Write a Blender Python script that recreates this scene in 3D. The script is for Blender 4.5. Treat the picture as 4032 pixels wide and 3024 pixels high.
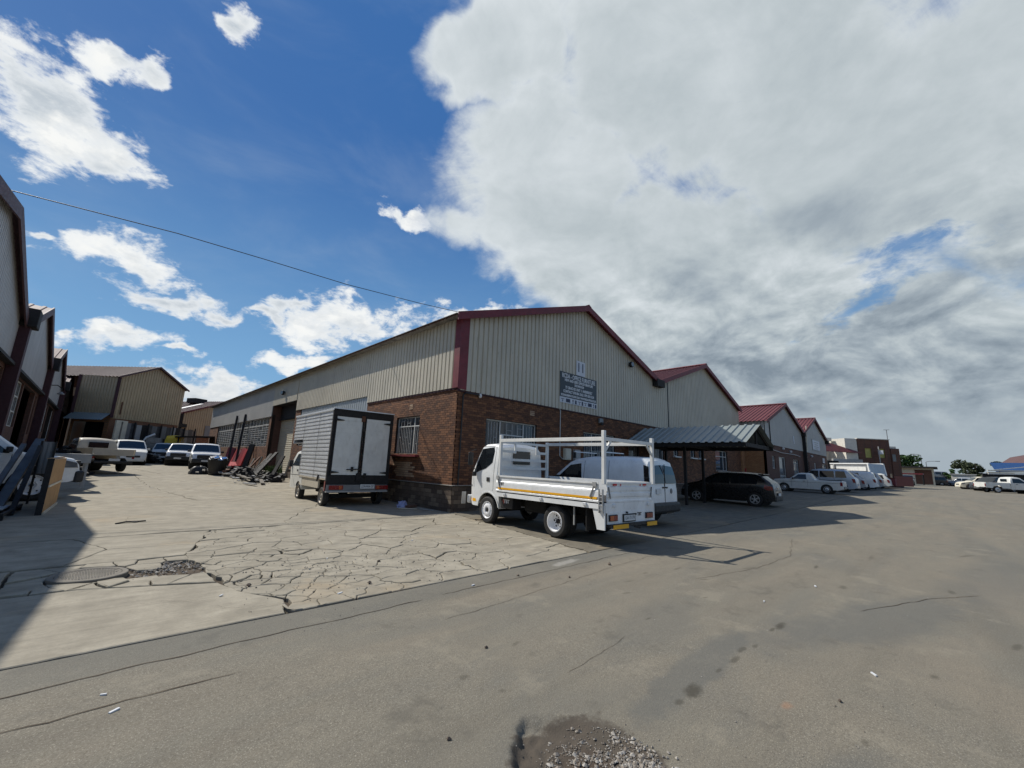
import bpy, bmesh, math, random
from mathutils import Vector, Matrix, noise as mnoise
import colorsys
R_ = math.radians
rnd = random.Random(7)
for o in list(bpy.data.objects): bpy.data.objects.remove(o)
scn = bpy.context.scene
COL = scn.collection

# ------------------------------------------------------------------ camera
cam = bpy.data.cameras.new('camera'); camo = bpy.data.objects.new('camera', cam); COL.objects.link(camo)
cam.sensor_fit = 'HORIZONTAL'; cam.sensor_width = 36; cam.lens = 36*1631.45/4032
cam.clip_start = 0.05; cam.clip_end = 9000
Rm = Matrix(((0.71164811, -0.1613572, -0.68375494), (-0.70153638, -0.11131389, -0.70388631), (0.0374657, 0.98059832, -0.19241426)))
# rows above are the world axes in camera space: X road direction, Y yard direction, Z up
camo.matrix_world = Matrix.Translation((0, 0, 1.7)) @ Rm.to_4x4()
scn.camera = camo

# ------------------------------------------------------------------ sun, sky, exposure
SUN = Vector((-0.250, 0.650, 0.714)).normalized()
sl = bpy.data.lights.new('sun', 'SUN'); sl.energy = 5.0; sl.angle = R_(0.53); sl.color = (1.0, 0.955, 0.87)
so = bpy.data.objects.new('sun', sl); COL.objects.link(so)
so.rotation_euler = SUN.to_track_quat('Z', 'Y').to_euler()
vs = scn.view_settings
vs.view_transform = 'Standard'; vs.look = 'None'; vs.exposure = 0.0; vs.gamma = 1.0; vs.use_curve_mapping = False

def px_dir(px, py):   # direction of a point of the sky seen in the photograph (for placing clouds)
    v = Vector((px-2016, -(py-1512), -1631.45)).normalized()
    return (Rm @ v).normalized()

def build_world():
    w = bpy.data.worlds.new('World'); scn.world = w; w.use_nodes = True
    nt = w.node_tree; N = nt.nodes; L = nt.links
    for n in list(N): N.remove(n)
    out = N.new('ShaderNodeOutputWorld'); bg = N.new('ShaderNodeBackground'); bg.inputs[1].default_value = 0.084
    L.new(bg.outputs[0], out.inputs[0])
    sky = N.new('ShaderNodeTexSky'); sky.sky_type = 'NISHITA'; sky.sun_disc = False
    sky.sun_elevation = math.asin(SUN.z); sky.sun_rotation = math.atan2(SUN.x, SUN.y)
    sky.air_density = 1.3; sky.dust_density = 0.6; sky.ozone_density = 3.0; sky.altitude = 1500
    tc = N.new('ShaderNodeTexCoord'); D = tc.outputs['Generated']
    def math_(op, a, b=None, c=None, clamp=False):
        n = N.new('ShaderNodeMath'); n.operation = op; n.use_clamp = clamp
        for i, v in enumerate((a, b, c)):
            if v is None: continue
            if isinstance(v, (int, float)): n.inputs[i].default_value = v
            else: L.new(v, n.inputs[i])
        return n.outputs[0]
    def warped(s1, a1, s2, a2, s3=None, a3=0, off=(0, 0, 0)):
        v = D
        for s_, a_ in ((s1, a1), (s2, a2), (s3, a3)):
            if s_ is None: continue
            mp = N.new('ShaderNodeMapping'); mp.inputs['Location'].default_value = off; L.new(D, mp.inputs[0])
            n = N.new('ShaderNodeTexNoise'); n.inputs['Scale'].default_value = s_; n.inputs['Detail'].default_value = 3; L.new(mp.outputs[0], n.inputs['Vector'])
            q = N.new('ShaderNodeVectorMath'); q.operation = 'SUBTRACT'; L.new(n.outputs['Color'], q.inputs[0]); q.inputs[1].default_value = (.5, .5, .5)
            w_ = N.new('ShaderNodeVectorMath'); w_.operation = 'MULTIPLY_ADD'; L.new(q.outputs[0], w_.inputs[0]); w_.inputs[1].default_value = (a_, a_, a_); L.new(v, w_.inputs[2]); v = w_.outputs[0]
        return v
    DV = [D]
    def lobe(px, py, a, b, ang=0.0):     # a, b in photo pixels; ang degrees, positive = falling to the right
        C = px_dir(px, py); ca, sa = math.cos(R_(ang)), math.sin(R_(ang))
        A = px_dir(px+a*ca, py+a*sa); B = px_dir(px-b*sa, py+b*ca)
        U = (A-C); U = (U-C*U.dot(C)); la = U.length; U.normalize()
        V = (B-C); V = (V-C*V.dot(C)); V = V-U*V.dot(U); lb = V.length; V.normalize()
        W = U.cross(V)
        m = N.new('ShaderNodeMapping'); m.vector_type = 'TEXTURE'
        M = Matrix((U, V, W)).transposed()
        m.inputs['Location'].default_value = C; m.inputs['Rotation'].default_value = M.to_euler('XYZ')
        m.inputs['Scale'].default_value = (la, lb, 1.0 if a > 700 else .45)
        L.new(DV[0], m.inputs[0])
        ln = N.new('ShaderNodeVectorMath'); ln.operation = 'LENGTH'; L.new(m.outputs[0], ln.inputs[0])
        return math_('SUBTRACT', 1.0, ln.outputs['Value'])
    def lobes(lst):
        r = None
        for l in lst:
            v = lobe(*l); r = v if r is None else math_('MAXIMUM', r, v)
        return r
    def noi(scale, detail=8, rough=.6, dist=.0, sz=1.0, off=(0, 0, 0), lac=2.0):
        mp = N.new('ShaderNodeMapping'); mp.inputs['Scale'].default_value = (1, 1, sz); mp.inputs['Location'].default_value = off
        L.new(D, mp.inputs[0])
        n = N.new('ShaderNodeTexNoise'); n.inputs['Scale'].default_value = scale; n.inputs['Detail'].default_value = detail
        n.inputs['Roughness'].default_value = rough; n.inputs['Distortion'].default_value = dist; n.inputs['Lacunarity'].default_value = lac
        L.new(mp.outputs[0], n.inputs['Vector']); return n.outputs[0]
    def ramp(v, a, b, smooth=True):
        n = N.new('ShaderNodeMapRange'); n.interpolation_type = 'SMOOTHSTEP' if smooth else 'LINEAR'
        n.inputs[1].default_value = a; n.inputs[2].default_value = b; L.new(v, n.inputs[0]); return n.outputs[0]
    def mix(f, a, b):
        n = N.new('ShaderNodeMix'); n.data_type = 'RGBA'
        if isinstance(f, float): n.inputs[0].default_value = f
        else: L.new(f, n.inputs[0])
        for i, v in ((6, a), (7, b)):
            if isinstance(v, tuple): n.inputs[i].default_value = (*v, 1)
            else: L.new(v, n.inputs[i])
        return n.outputs[2]
    k = 1.8228
    S = lambda *a: (a[0]*k, a[1]*k, a[2]*k, a[3]*k, a[4] if len(a) > 4 else 0)
    sx = N.new('ShaderNodeSeparateXYZ'); L.new(D, sx.inputs[0]); Z = sx.outputs[2]
    # puffy cumulus on the left
    DV[0] = warped(7, .13, 22, .05)
    puffs = lobes([S(60, 190, 165, 100, 15), S(215, 130, 62, 52, 0), S(245, 345, 120, 55, 20), S(110, 285, 120, 55, 20), S(310, 165, 75, 34, 20),
                   S(527, 35, 50, 48, 20), S(868, 458, 60, 22, 30), S(250, 556, 155, 34, 14), S(400, 652, 125, 38, 10), S(330, 640, 105, 36, 12), S(690, 715, 110, 36, 5), S(580, 690, 60, 18, 8), S(500, 690, 90, 26, 15),
                   S(620, 662, 70, 22, 5), S(770, 690, 145, 48, 5), S(1025, 682, 105, 28, -6), S(250, 742, 125, 30, 4),
                   S(392, 765, 50, 14, 4), S(440, 835, 120, 34, 5), S(1265, 690, 90, 40, 20), S(640, 785, 90, 18, -10), S(140, 722, 40, 14, 0), S(60, 495, 40, 16, 0)])
    n1 = noi(10.0, 10, .64, .25, 1.8); n1b = noi(34.0, 7, .65, .3, 1.8)
    nn = math_('ADD', math_('MULTIPLY', math_('SUBTRACT', n1, .5), 2.6), math_('MULTIPLY', math_('SUBTRACT', n1b, .5), 1.3))
    pd = math_('ADD', puffs, nn)
    pa = ramp(pd, -.10, .50)
    # the great cloud on the right; it also carries on over the part of the sky outside the frame
    DV[0] = warped(2.6, .24, 7, .13, 20, .05, (4, 2, 7))
    big = lobes([S(1500, 150, 560, 330, 5), S(1850, 320, 800, 330, 10), S(1200, 430, 255, 250, 0), S(1090, 140, 190, 150, 10),
                 S(1150, 540, 240, 90, 12), S(1500, 600, 460, 170, 15), S(2300, 250, 900, 500, 0), S(1900, 760, 620, 190, 10), S(2150, 900, 500, 170, 5), S(1125, 550, 140, 60, 16), S(1330, 640, 420, 130, 14), S(1450, 740, 420, 120, 14), S(1620, 800, 420, 110, 8), S(1950, 960, 420, 90, 3)])
    n2 = noi(3.3, 12, .62, .5, 1.3, (3, 1, 2)); n2b = noi(14.0, 8, .62, .6, 1.3, (1, 5, 2))
    nb = math_('ADD', math_('MULTIPLY', math_('SUBTRACT', n2, .5), 1.1), math_('MULTIPLY', math_('SUBTRACT', n2b, .5), .75))
    holes = lobes([S(1930, 560, 190, 46, -12), S(1850, 640, 150, 40, -25)])
    bd = math_('ADD', math_('MULTIPLY', big, 2.2), nb)
    fil = noi(4.5, 10, .72, 1.1, 1.5, (8, 4, 1)); bd2 = math_('ADD', bd, math_('MULTIPLY', math_('SUBTRACT', fil, .5), .9))
    ba = ramp(bd2, -.05, .75)
    hm = ramp(math_('ADD', math_('MAXIMUM', holes, -.5), math_('MULTIPLY', math_('SUBTRACT', noi(16, 8, .68, .4, 2.2, (2, 2, 6)), .5), 2.6)), .0, .9); ba = math_('MULTIPLY', ba, math_('SUBTRACT', 1.0, math_('MULTIPLY', hm, .85)))
    # added cloud out of view, its cover and tone set for fill light
    inframe = px_dir(2016, 1100)
    dt = N.new('ShaderNodeVectorMath'); dt.operation = 'DOT_PRODUCT'; L.new(D, dt.inputs[0]); dt.inputs[1].default_value = inframe
    away = ramp(dt.outputs['Value'], .50, .25)
    n3 = noi(2.2, 9, .6, .3, 1.5, (7, 2, 4))
    ea = math_('MULTIPLY', ramp(n3, .51, .63), away)
    # thin cirrus veil
    n4 = noi(3.0, 5, .6, .4, 2.5, (2, 9, 1))
    ci = math_('MULTIPLY', ramp(n4, .45, .85), .16)
    # colours (divided by the background strength of 0.1)
    blue = mix(ramp(Z, .66, .02), (.42, 1.75, 5.0), (2.3, 5.0, 8.2))
    skyc = mix(.82, sky.outputs[0], blue)
    skyc = mix(ci, skyc, (6.5, 7.4, 8.3))
    # cloud shading: soft relief from offset noise
    sh1 = noi(9.0, 6, .55, .25, 1.6, (.02, -.01, .035))
    rel = ramp(math_('SUBTRACT', n1, sh1), -.10, .12, False)
    pc = mix(rel, (6.3, 7.0, 7.7), (11.2, 11.3, 11.1))
    pc = mix(ramp(pd, .1, 1.1), (10.0, 10.4, 10.7), pc)
    n5 = noi(2.2, 5, .5, .3, 1.3, (5, 3, 8)); n6 = noi(7.0, 7, .58, .4, 1.7, (1, 3, 5))
    lump = math_('ADD', math_('MULTIPLY', n5, .6), math_('MULTIPLY', n6, .4))
    DV[0] = warped(3.5, .22, 9, .08, None, 0, (9, 1, 3))
    dark = lobes([S(1500, 580, 170, 60, 5), S(1900, 700, 200, 75, 0), S(2150, 820, 330, 110, 5), S(1650, 800, 250, 100, 5), S(2200, 560, 170, 120, 0), S(1750, 460, 240, 60, 10),
                  S(1780, 880, 160, 40, 3)])
    dk = math_('ADD', math_('MULTIPLY', ramp(lump, .72, .30, False), .24), math_('MULTIPLY', ramp(math_('ADD', dark, math_('MULTIPLY', math_('SUBTRACT', n6, .5), 1.9)), -.35, 1.0), .30))
    dk = math_('ADD', dk, math_('MULTIPLY', ramp(Z, .50, .12), .24))
    rt = N.new('ShaderNodeVectorMath'); rt.operation = 'DOT_PRODUCT'; L.new(D, rt.inputs[0]); rt.inputs[1].default_value = px_dir(4100, 700)
    dk = math_('ADD', dk, math_('MULTIPLY', ramp(rt.outputs['Value'], .60, 1.0), .16))
    r1 = noi(7.5, 7, .58, .3, 1.7, (4, 4, 4)); r2 = noi(7.5, 7, .58, .3, 1.7, (4.010, 3.995, 4.035))
    rl = math_('MULTIPLY', math_('SUBTRACT', r2, r1), math_('ADD', .35, math_('MULTIPLY', math_('MULTIPLY', ramp(Z, .55, .22), ramp(Z, .02, .20)), 2.0)))
    st_ = noi(3.2, 8, .62, .9, 1.0, (6, 6, 2)); dk = math_('ADD', dk, math_('MULTIPLY', math_('SUBTRACT', .50, st_), .55))
    dk = math_('ADD', dk, rl)
    edge = ramp(bd, 1.1, .2)
    dk = math_('SUBTRACT', dk, math_('MULTIPLY', edge, .22), clamp=True)
    cr = N.new('ShaderNodeValToRGB'); L.new(dk, cr.inputs[0])
    e = cr.color_ramp.elements
    e[0].position = .0; e[0].color = (.83, .89, .92, 1); e[1].position = 1.0; e[1].color = (.26, .32, .38, 1)
    x = cr.color_ramp.elements.new(.35); x.color = (.60, .67, .70, 1)
    x = cr.color_ramp.elements.new(.65); x.color = (.42, .49, .545, 1)
    mul = N.new('ShaderNodeVectorMath'); mul.operation = 'SCALE'; L.new(cr.outputs[0], mul.inputs[0]); mul.inputs['Scale'].default_value = 10.0
    bc = mul.outputs[0]
    c = mix(ea, skyc, (6.4, 6.3, 6.0))
    c = mix(math_('MULTIPLY', ba, .97), c, bc)
    c = mix(math_('MULTIPLY', pa, math_('SUBTRACT', 1.0, math_('MULTIPLY', ba, .8))), c, pc)
    hz = ramp(Z, .17, -.02)
    c = mix(math_('MULTIPLY', hz, .75), c, (4.3, 5.1, 5.8))
    L.new(c, bg.inputs[0])
    w.cycles.sampling_method = 'MANUAL'; w.cycles.sample_map_resolution = 512
build_world()

# ------------------------------------------------------------------ ground height
def interp(x, xs, ys):
    if x <= xs[0]: return ys[0]
    for i in range(1, len(xs)):
        if x <= xs[i]:
            t = (x-xs[i-1])/(xs[i]-xs[i-1]); return ys[i-1]+(ys[i]-ys[i-1])*t
    return ys[-1]
def g(x, y):
    d = .697*x+.7175*y; w = min(1, max(0, (y-x-8)/8))
    r = interp(d, [-10, 14, 21, 34.5, 68, 80, 4000], [0, 0, .07, .38, .74, .80, .80])
    l = interp(d, [-10, 14, 18, 23, 30, 34.5, 68, 80, 4000], [0, 0, .02, .15, .42, .50, .76, .80, .80])
    return r*(1-w)+l*w

# ------------------------------------------------------------------ materials
def new_mat(name):
    m = bpy.data.materials.new(name); m.use_nodes = True
    nt = m.node_tree; return m, nt, nt.nodes['Principled BSDF']
def tex_coord(nt, kind='Object'):
    if kind == 'World':
        n = nt.nodes.new('ShaderNodeNewGeometry'); return n.outputs['Position']
    n = nt.nodes.new('ShaderNodeTexCoord'); return n.outputs[kind]
def nnoise(nt, vec, scale, detail=4, rough=.55, stretch=(1, 1, 1), dist=0):
    mp = nt.nodes.new('ShaderNodeMapping'); mp.inputs['Scale'].default_value = stretch; nt.links.new(vec, mp.inputs[0])
    n = nt.nodes.new('ShaderNodeTexNoise'); n.inputs['Scale'].default_value = scale; n.inputs['Detail'].default_value = detail
    n.inputs['Roughness'].default_value = rough; n.inputs['Distortion'].default_value = dist
    nt.links.new(mp.outputs[0], n.inputs['Vector']); return n.outputs[0]
def nramp(nt, v, a, b, lo=0.0, hi=1.0, smooth=False):
    n = nt.nodes.new('ShaderNodeMapRange'); n.inputs[1].default_value = a; n.inputs[2].default_value = b
    n.inputs[3].default_value = lo; n.inputs[4].default_value = hi
    if smooth: n.interpolation_type = 'SMOOTHSTEP'
    nt.links.new(v, n.inputs[0]); return n.outputs[0]
def nmix(nt, f, a, b, mode='MIX'):
    n = nt.nodes.new('ShaderNodeMix'); n.data_type = 'RGBA'; n.blend_type = mode
    if isinstance(f, (int, float)): n.inputs[0].default_value = f
    else: nt.links.new(f, n.inputs[0])
    for i, v in ((6, a), (7, b)):
        if isinstance(v, tuple): n.inputs[i].default_value = (*v[:3], 1)
        else: nt.links.new(v, n.inputs[i])
    return n.outputs[2]
def nmath(nt, op, a, b=None, clamp=False):
    n = nt.nodes.new('ShaderNodeMath'); n.operation = op; n.use_clamp = clamp
    for i, v in enumerate((a, b)):
        if v is None: continue
        if isinstance(v, (int, float)): n.inputs[i].default_value = v
        else: nt.links.new(v, n.inputs[i])
    return n.outputs[0]
def nbump(nt, bsdf, h, strength=.3, dist=.01):
    b = nt.nodes.new('ShaderNodeBump'); b.inputs['Strength'].default_value = strength; b.inputs['Distance'].default_value = dist
    nt.links.new(h, b.inputs['Height']); nt.links.new(b.outputs[0], bsdf.inputs['Normal'])
def rand_val(nt):   # a random number per loose piece and per object
    gm = nt.nodes.new('ShaderNodeNewGeometry'); oi = nt.nodes.new('ShaderNodeObjectInfo')
    return nmath(nt, 'FRACT', nmath(nt, 'ADD', gm.outputs['Random Per Island'], oi.outputs['Random']))

def paint(name, col, rough=.45, metal=0.0, var=.06, dirt=.0, dirtcol=(.16, .12, .08), coat=0.0, bump=0.0, scale=3.0):
    m, nt, b = new_mat(name)
    v = tex_coord(nt); n = nnoise(nt, v, scale, 5)
    lo = tuple(c*(1-var*2) for c in col); hi = tuple(min(1, c*(1+var)) for c in col)
    c = nmix(nt, nramp(nt, n, .3, .7), lo, hi)
    if dirt > 0:
        n2 = nnoise(nt, v, scale*2.3, 8, .7, (1, 1, .45)); c = nmix(nt, nramp(nt, n2, .52, .78, 0, dirt), c, dirtcol)
    nt.links.new(c, b.inputs['Base Color']); b.inputs['Metallic'].default_value = metal
    rr = nramp(nt, nnoise(nt, v, scale*4, 4), .3, .7, max(0, rough-.08), min(1, rough+.12)); nt.links.new(rr, b.inputs['Roughness'])
    b.inputs['Coat Weight'].default_value = coat; b.inputs['Coat Roughness'].default_value = .06
    if bump: nbump(nt, b, nnoise(nt, v, 40, 4), bump, .01)
    return m
M = {}
M['white_paint'] = paint('white_paint', (.78, .79, .78), .32, dirt=.10, coat=.5, dirtcol=(.35, .30, .24))
M['white_dirty'] = paint('white_dirty', (.66, .66, .62), .45, dirt=.35, coat=.2, dirtcol=(.30, .25, .18))
M['white_steel'] = paint('white_steel', (.72, .72, .69), .5, dirt=.22, dirtcol=(.38, .34, .28))
M['silver_paint'] = paint('silver_paint', (.36, .38, .40), .32, metal=.35, coat=.5, dirt=.1)
M['grey_blue_paint'] = paint('grey_blue_paint', (.42, .46, .51), .32, metal=.3, coat=.5, dirt=.1)
M['black_paint'] = paint('black_paint', (.004, .004, .005), .28, coat=.35, dirt=.04, var=.02)
M['dark_paint'] = paint('dark_paint', (.03, .032, .036), .3, coat=.5, dirt=.1)
M['beige_paint'] = paint('beige_paint', (.50, .45, .36), .5, dirt=.2)
M['cream_paint'] = paint('cream_paint', (.62, .57, .45), .55, dirt=.2)
M['yellow_paint'] = paint('yellow_paint', (.80, .55, .04), .5, dirt=.12)
M['yellow_tape'] = paint('yellow_tape', (.85, .42, .01), .4, dirt=.03)
M['blue_paint'] = paint('blue_paint', (.010, .055, .17), .6)
M['blue_tape'] = paint('blue_tape', (.015, .02, .12), .4)
M['red_paint'] = paint('red_paint', (.34, .02, .025), .5, dirt=.25)
M['maroon_paint'] = paint('maroon_paint', (.155, .018, .026), .55, dirt=.25, dirtcol=(.10, .05, .05), var=.12)
M['purple_paint'] = paint('purple_paint', (.085, .040, .046), .6, dirt=.45, dirtcol=(.16, .11, .10), var=.15)
M['dark_steel'] = paint('dark_steel', (.012, .011, .011), .75, dirt=.3, dirtcol=(.045, .026, .016))
M['maroon_dark'] = paint('maroon_dark', (.045, .010, .014), .65, dirt=.2, dirtcol=(.03, .02, .02))
M['grey_steel'] = paint('grey_steel', (.20, .205, .21), .5, metal=.3, dirt=.3)
M['light_grey'] = paint('light_grey', (.36, .36, .35), .5, dirt=.2)
M['rust'] = paint('rust', (.13, .055, .03), .85, dirt=.5, dirtcol=(.05, .03, .02), var=.25, bump=.3)
M['rubber'] = paint('rubber', (.022, .021, .020), .85, dirt=.30, dirtcol=(.12, .10, .08))
M['black_plastic'] = paint('black_plastic', (.018, .018, .019), .55, dirt=.15)
M['under'] = paint('underbody_black', (.012, .012, .012), .9)
M['alu'] = paint('aluminium', (.70, .72, .74), .40, metal=.35, dirt=.15, dirtcol=(.3, .3, .3))
M['rim_silver'] = paint('rim_silver', (.62, .63, .64), .38, metal=.6, dirt=.2)
M['rim_white'] = paint('rim_white', (.80, .80, .80), .35, dirt=.08)
M['rim_dirty'] = paint('rim_dirty', (.42, .38, .32), .6, metal=.2, dirt=.4)
M['chrome'] = paint('chrome', (.75, .75, .76), .12, metal=1.0)
M['lamp_red'] = paint('lamp_red', (.20, .003, .006), .2, coat=.5)
M['lamp_orange'] = paint('lamp_orange', (.40, .06, .005), .2, coat=.8)
M['lamp_clear'] = paint('lamp_clear', (.55, .57, .58), .12, metal=.4, coat=.8)
M['reflector_red'] = paint('reflector_red', (.5, .01, .02), .3)
M['plate_white'] = paint('plate_white', (.66, .67, .66), .45, dirt=.15)
M['ink'] = paint('ink', (.03, .03, .035), .5)
M['print_white'] = paint('print_white', (.68, .69, .70), .5, dirt=.08)
M['sign_black'] = paint('sign_black', (.022, .026, .034), .35, dirt=.1)
M['sign_white'] = paint('sign_white', (.58, .60, .64), .45, dirt=.12)
M['navy'] = paint('navy_print', (.012, .02, .06), .5)
M['window_frame'] = paint('window_frame', (.60, .60, .57), .5, dirt=.25)
M['bars_white'] = paint('bars_white', (.50, .50, .49), .5, dirt=.2)
M['curtain'] = paint('curtain', (.26, .09, .09), .8, var=.15)
M['blind'] = paint('yellow_blind', (.40, .38, .12), .8, var=.1)
M['galv'] = paint('galvanised', (.34, .37, .40), .42, metal=.45, dirt=.2, dirtcol=(.22, .2, .18))
M['galv_light'] = paint('galvanised_light', (.50, .53, .53), .5, metal=.15, dirt=.15, dirtcol=(.3, .28, .24))
M['iron_old'] = paint('iron_old', (.17, .15, .12), .85, var=.15, dirt=.5)
M['iron_worn'] = paint('iron_worn', (.27, .24, .19), .7, var=.15, dirt=.4)
M['concrete_old'] = paint('concrete_old', (.30, .28, .25), .9, var=.15, dirt=.4, bump=.4)
M['mortar'] = paint('mortar', (.038, .026, .020), .95, var=.2)
M['hardboard'] = paint('hardboard', (.40, .235, .10), .8, var=.10, dirt=.2)
M['wood_grey'] = paint('weathered_wood', (.20, .18, .15), .9, var=.25, dirt=.4, bump=.4)
M['weed'] = paint('weed', (.08, .13, .03), .8, var=.3)
M['foam'] = paint('litter_white', (.62, .63, .64), .7)
M['bag_blue'] = paint('bag_blue', (.32, .36, .58), .6)
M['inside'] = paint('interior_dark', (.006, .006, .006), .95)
M['mesh_grey'] = paint('scrap_grey', (.075, .08, .085), .5, metal=.2, dirt=.4, var=.25)
M['wall_white'] = paint('white_wall', (.62, .59, .52), .85, dirt=.2)
M['wall_grey'] = paint('grey_wall', (.34, .34, .33), .85, dirt=.2)
M['red_roof_flat'] = paint('red_roof', (.17, .045, .042), .6, var=.15, dirt=.2)

def mk_glass(name, col, rough=.04, spec=.5):
    m, nt, b = new_mat(name)
    v = tex_coord(nt); n = nnoise(nt, v, 1.3, 3)
    nt.links.new(nmix(nt, n, tuple(c*.6 for c in col), tuple(c*1.4 for c in col)), b.inputs['Base Color'])
    b.inputs['Roughness'].default_value = rough; b.inputs['Specular IOR Level'].default_value = spec
    b.inputs['Coat Weight'].default_value = .3; b.inputs['Coat Roughness'].default_value = .02
    return m
M['glass'] = mk_glass('window_glass', (.035, .045, .055)); M['car_glass'] = mk_glass('car_glass', (.010, .013, .016), .03)
M['old_glass'] = mk_glass('old_glass', (.10, .11, .115), .25)
M['lens'] = mk_glass('headlight_lens', (.12, .13, .14), .05, .8)

def mk_clad(name, col, streak=(.20, .15, .09), amt=.3, metal=0.0, rough=.5):
    m, nt, b = new_mat(name)
    v = tex_coord(nt, 'World')
    big = nnoise(nt, v, .6, 4, .6); st = nnoise(nt, v, 2.2, 6, .65, (1.6, 1.6, .12)); fine = nnoise(nt, v, 9, 5, .6, (2.2, 2.2, .22))
    c = nmix(nt, nramp(nt, big, .3, .7), tuple(x*.86 for x in col), tuple(x*1.06 for x in col))
    rv = rand_val(nt); c = nmix(nt, nramp(nt, rv, 0, 1, 0, .16), c, tuple(x*.72 for x in col))
    c = nmix(nt, nramp(nt, st, .56, .80, 0, amt), c, streak)
    c = nmix(nt, nramp(nt, fine, .63, .72, 0, min(1, amt*2.2)), c, tuple(x*.30 for x in streak))
    nt.links.new(c, b.inputs['Base Color']); b.inputs['Roughness'].default_value = rough; b.inputs['Metallic'].default_value = metal
    nbump(nt, b, nnoise(nt, v, 5, 3), .12, .02)
    return m
M['clad_beige'] = mk_clad('cladding_beige', (.51, .468, .375))
M['clad_grey'] = mk_clad('cladding_grey', (.40, .39, .365), amt=.15)
M['clad_left'] = mk_clad('cladding_faded', (.42, .41, .40), amt=.12)
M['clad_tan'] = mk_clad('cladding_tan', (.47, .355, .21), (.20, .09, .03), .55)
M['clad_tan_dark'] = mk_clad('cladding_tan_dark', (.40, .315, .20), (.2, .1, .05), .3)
M['roof_red'] = mk_clad('roof_red', (.125, .022, .027), (.07, .035, .035), .35, rough=.65)
M['roof_faded'] = mk_clad('roof_faded', (.105, .052, .050), (.17, .13, .12), .35, rough=.7)
M['roof_metal'] = mk_clad('roof_metal', (.25, .28, .27), (.22, .2, .18), .2, metal=.2, rough=.45)
M['shutter'] = mk_clad('shutter_cream', (.50, .45, .34), (.18, .13, .08), .3)
M['translucent'] = mk_clad('translucent_sheet', (.33, .36, .38), (.2, .2, .2), .25, rough=.3)

def mk_brick(name, c1, c2, c3):
    m, nt, b = new_mat(name)
    rv = rand_val(nt); v = tex_coord(nt, 'World')
    cr = nt.nodes.new('ShaderNodeValToRGB'); nt.links.new(rv, cr.inputs[0]); e = cr.color_ramp.elements
    e[0].color = (*c1, 1); e[1].color = (*c2, 1); e[1].position = .9; x = e.new(.5); x.color = (*c3, 1)
    c = nmix(nt, nramp(nt, nnoise(nt, v, 26, 5, .65), .35, .75, 0, .45), cr.outputs[0], tuple(x*.45 for x in c1))
    c = nmix(nt, nramp(nt, nnoise(nt, v, .7, 4), .45, .75, 0, .35), c, tuple(x*.5 for x in c1))
    nt.links.new(c, b.inputs['Base Color']); b.inputs['Roughness'].default_value = .85
    nbump(nt, b, nnoise(nt, v, 60, 4), .35, .006)
    return m
M['brick'] = mk_brick('brick', (.090, .039, .021), (.240, .104, .046), (.156, .066, .031))
M['brick_old'] = mk_brick('brick_old', (.10, .06, .042), (.24, .14, .085), (.16, .09, .06))
M['brick_pale'] = mk_brick('brick_pale', (.36, .24, .15), (.50, .36, .24), (.42, .28, .18))
M['stone'] = mk_brick('plinth_stone', (.07, .05, .038), (.22, .17, .12), (.13, .095, .07))

def mk_brickwall(name, c1, c2, mortar):    # far walls, too small to pick the bricks apart
    m, nt, b = new_mat(name)
    pos = tex_coord(nt, 'World'); sp = nt.nodes.new('ShaderNodeSeparateXYZ'); nt.links.new(pos, sp.inputs[0])
    cb = nt.nodes.new('ShaderNodeCombineXYZ'); nt.links.new(nmath(nt, 'ADD', sp.outputs[0], sp.outputs[1]), cb.inputs[0]); nt.links.new(sp.outputs[2], cb.inputs[1])
    br = nt.nodes.new('ShaderNodeTexBrick'); nt.links.new(cb.outputs[0], br.inputs[0])
    br.inputs['Color1'].default_value = (*c1, 1); br.inputs['Color2'].default_value = (*c2, 1); br.inputs['Mortar'].default_value = (*mortar, 1)
    br.inputs['Scale'].default_value = 1; br.inputs['Brick Width'].default_value = .234; br.inputs['Row Height'].default_value = .085
    br.inputs['Mortar Size'].default_value = .012; br.inputs['Bias'].default_value = -.1
    c = nmix(nt, nramp(nt, nnoise(nt, pos, 1.1, 5), .35, .75, 0, .4), br.outputs[0], tuple(x*.5 for x in c1))
    nt.links.new(c, b.inputs['Base Color']); b.inputs['Roughness'].default_value = .9
    nbump(nt, b, br.outputs['Fac'], .4, -.01)
    return m
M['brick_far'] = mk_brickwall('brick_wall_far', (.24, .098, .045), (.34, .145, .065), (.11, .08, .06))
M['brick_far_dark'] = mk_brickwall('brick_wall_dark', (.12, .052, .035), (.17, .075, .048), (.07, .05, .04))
M['brick_warm'] = mk_brickwall('brick_wall_warm', (.34, .15, .06), (.44, .21, .085), (.16, .11, .07))

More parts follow.
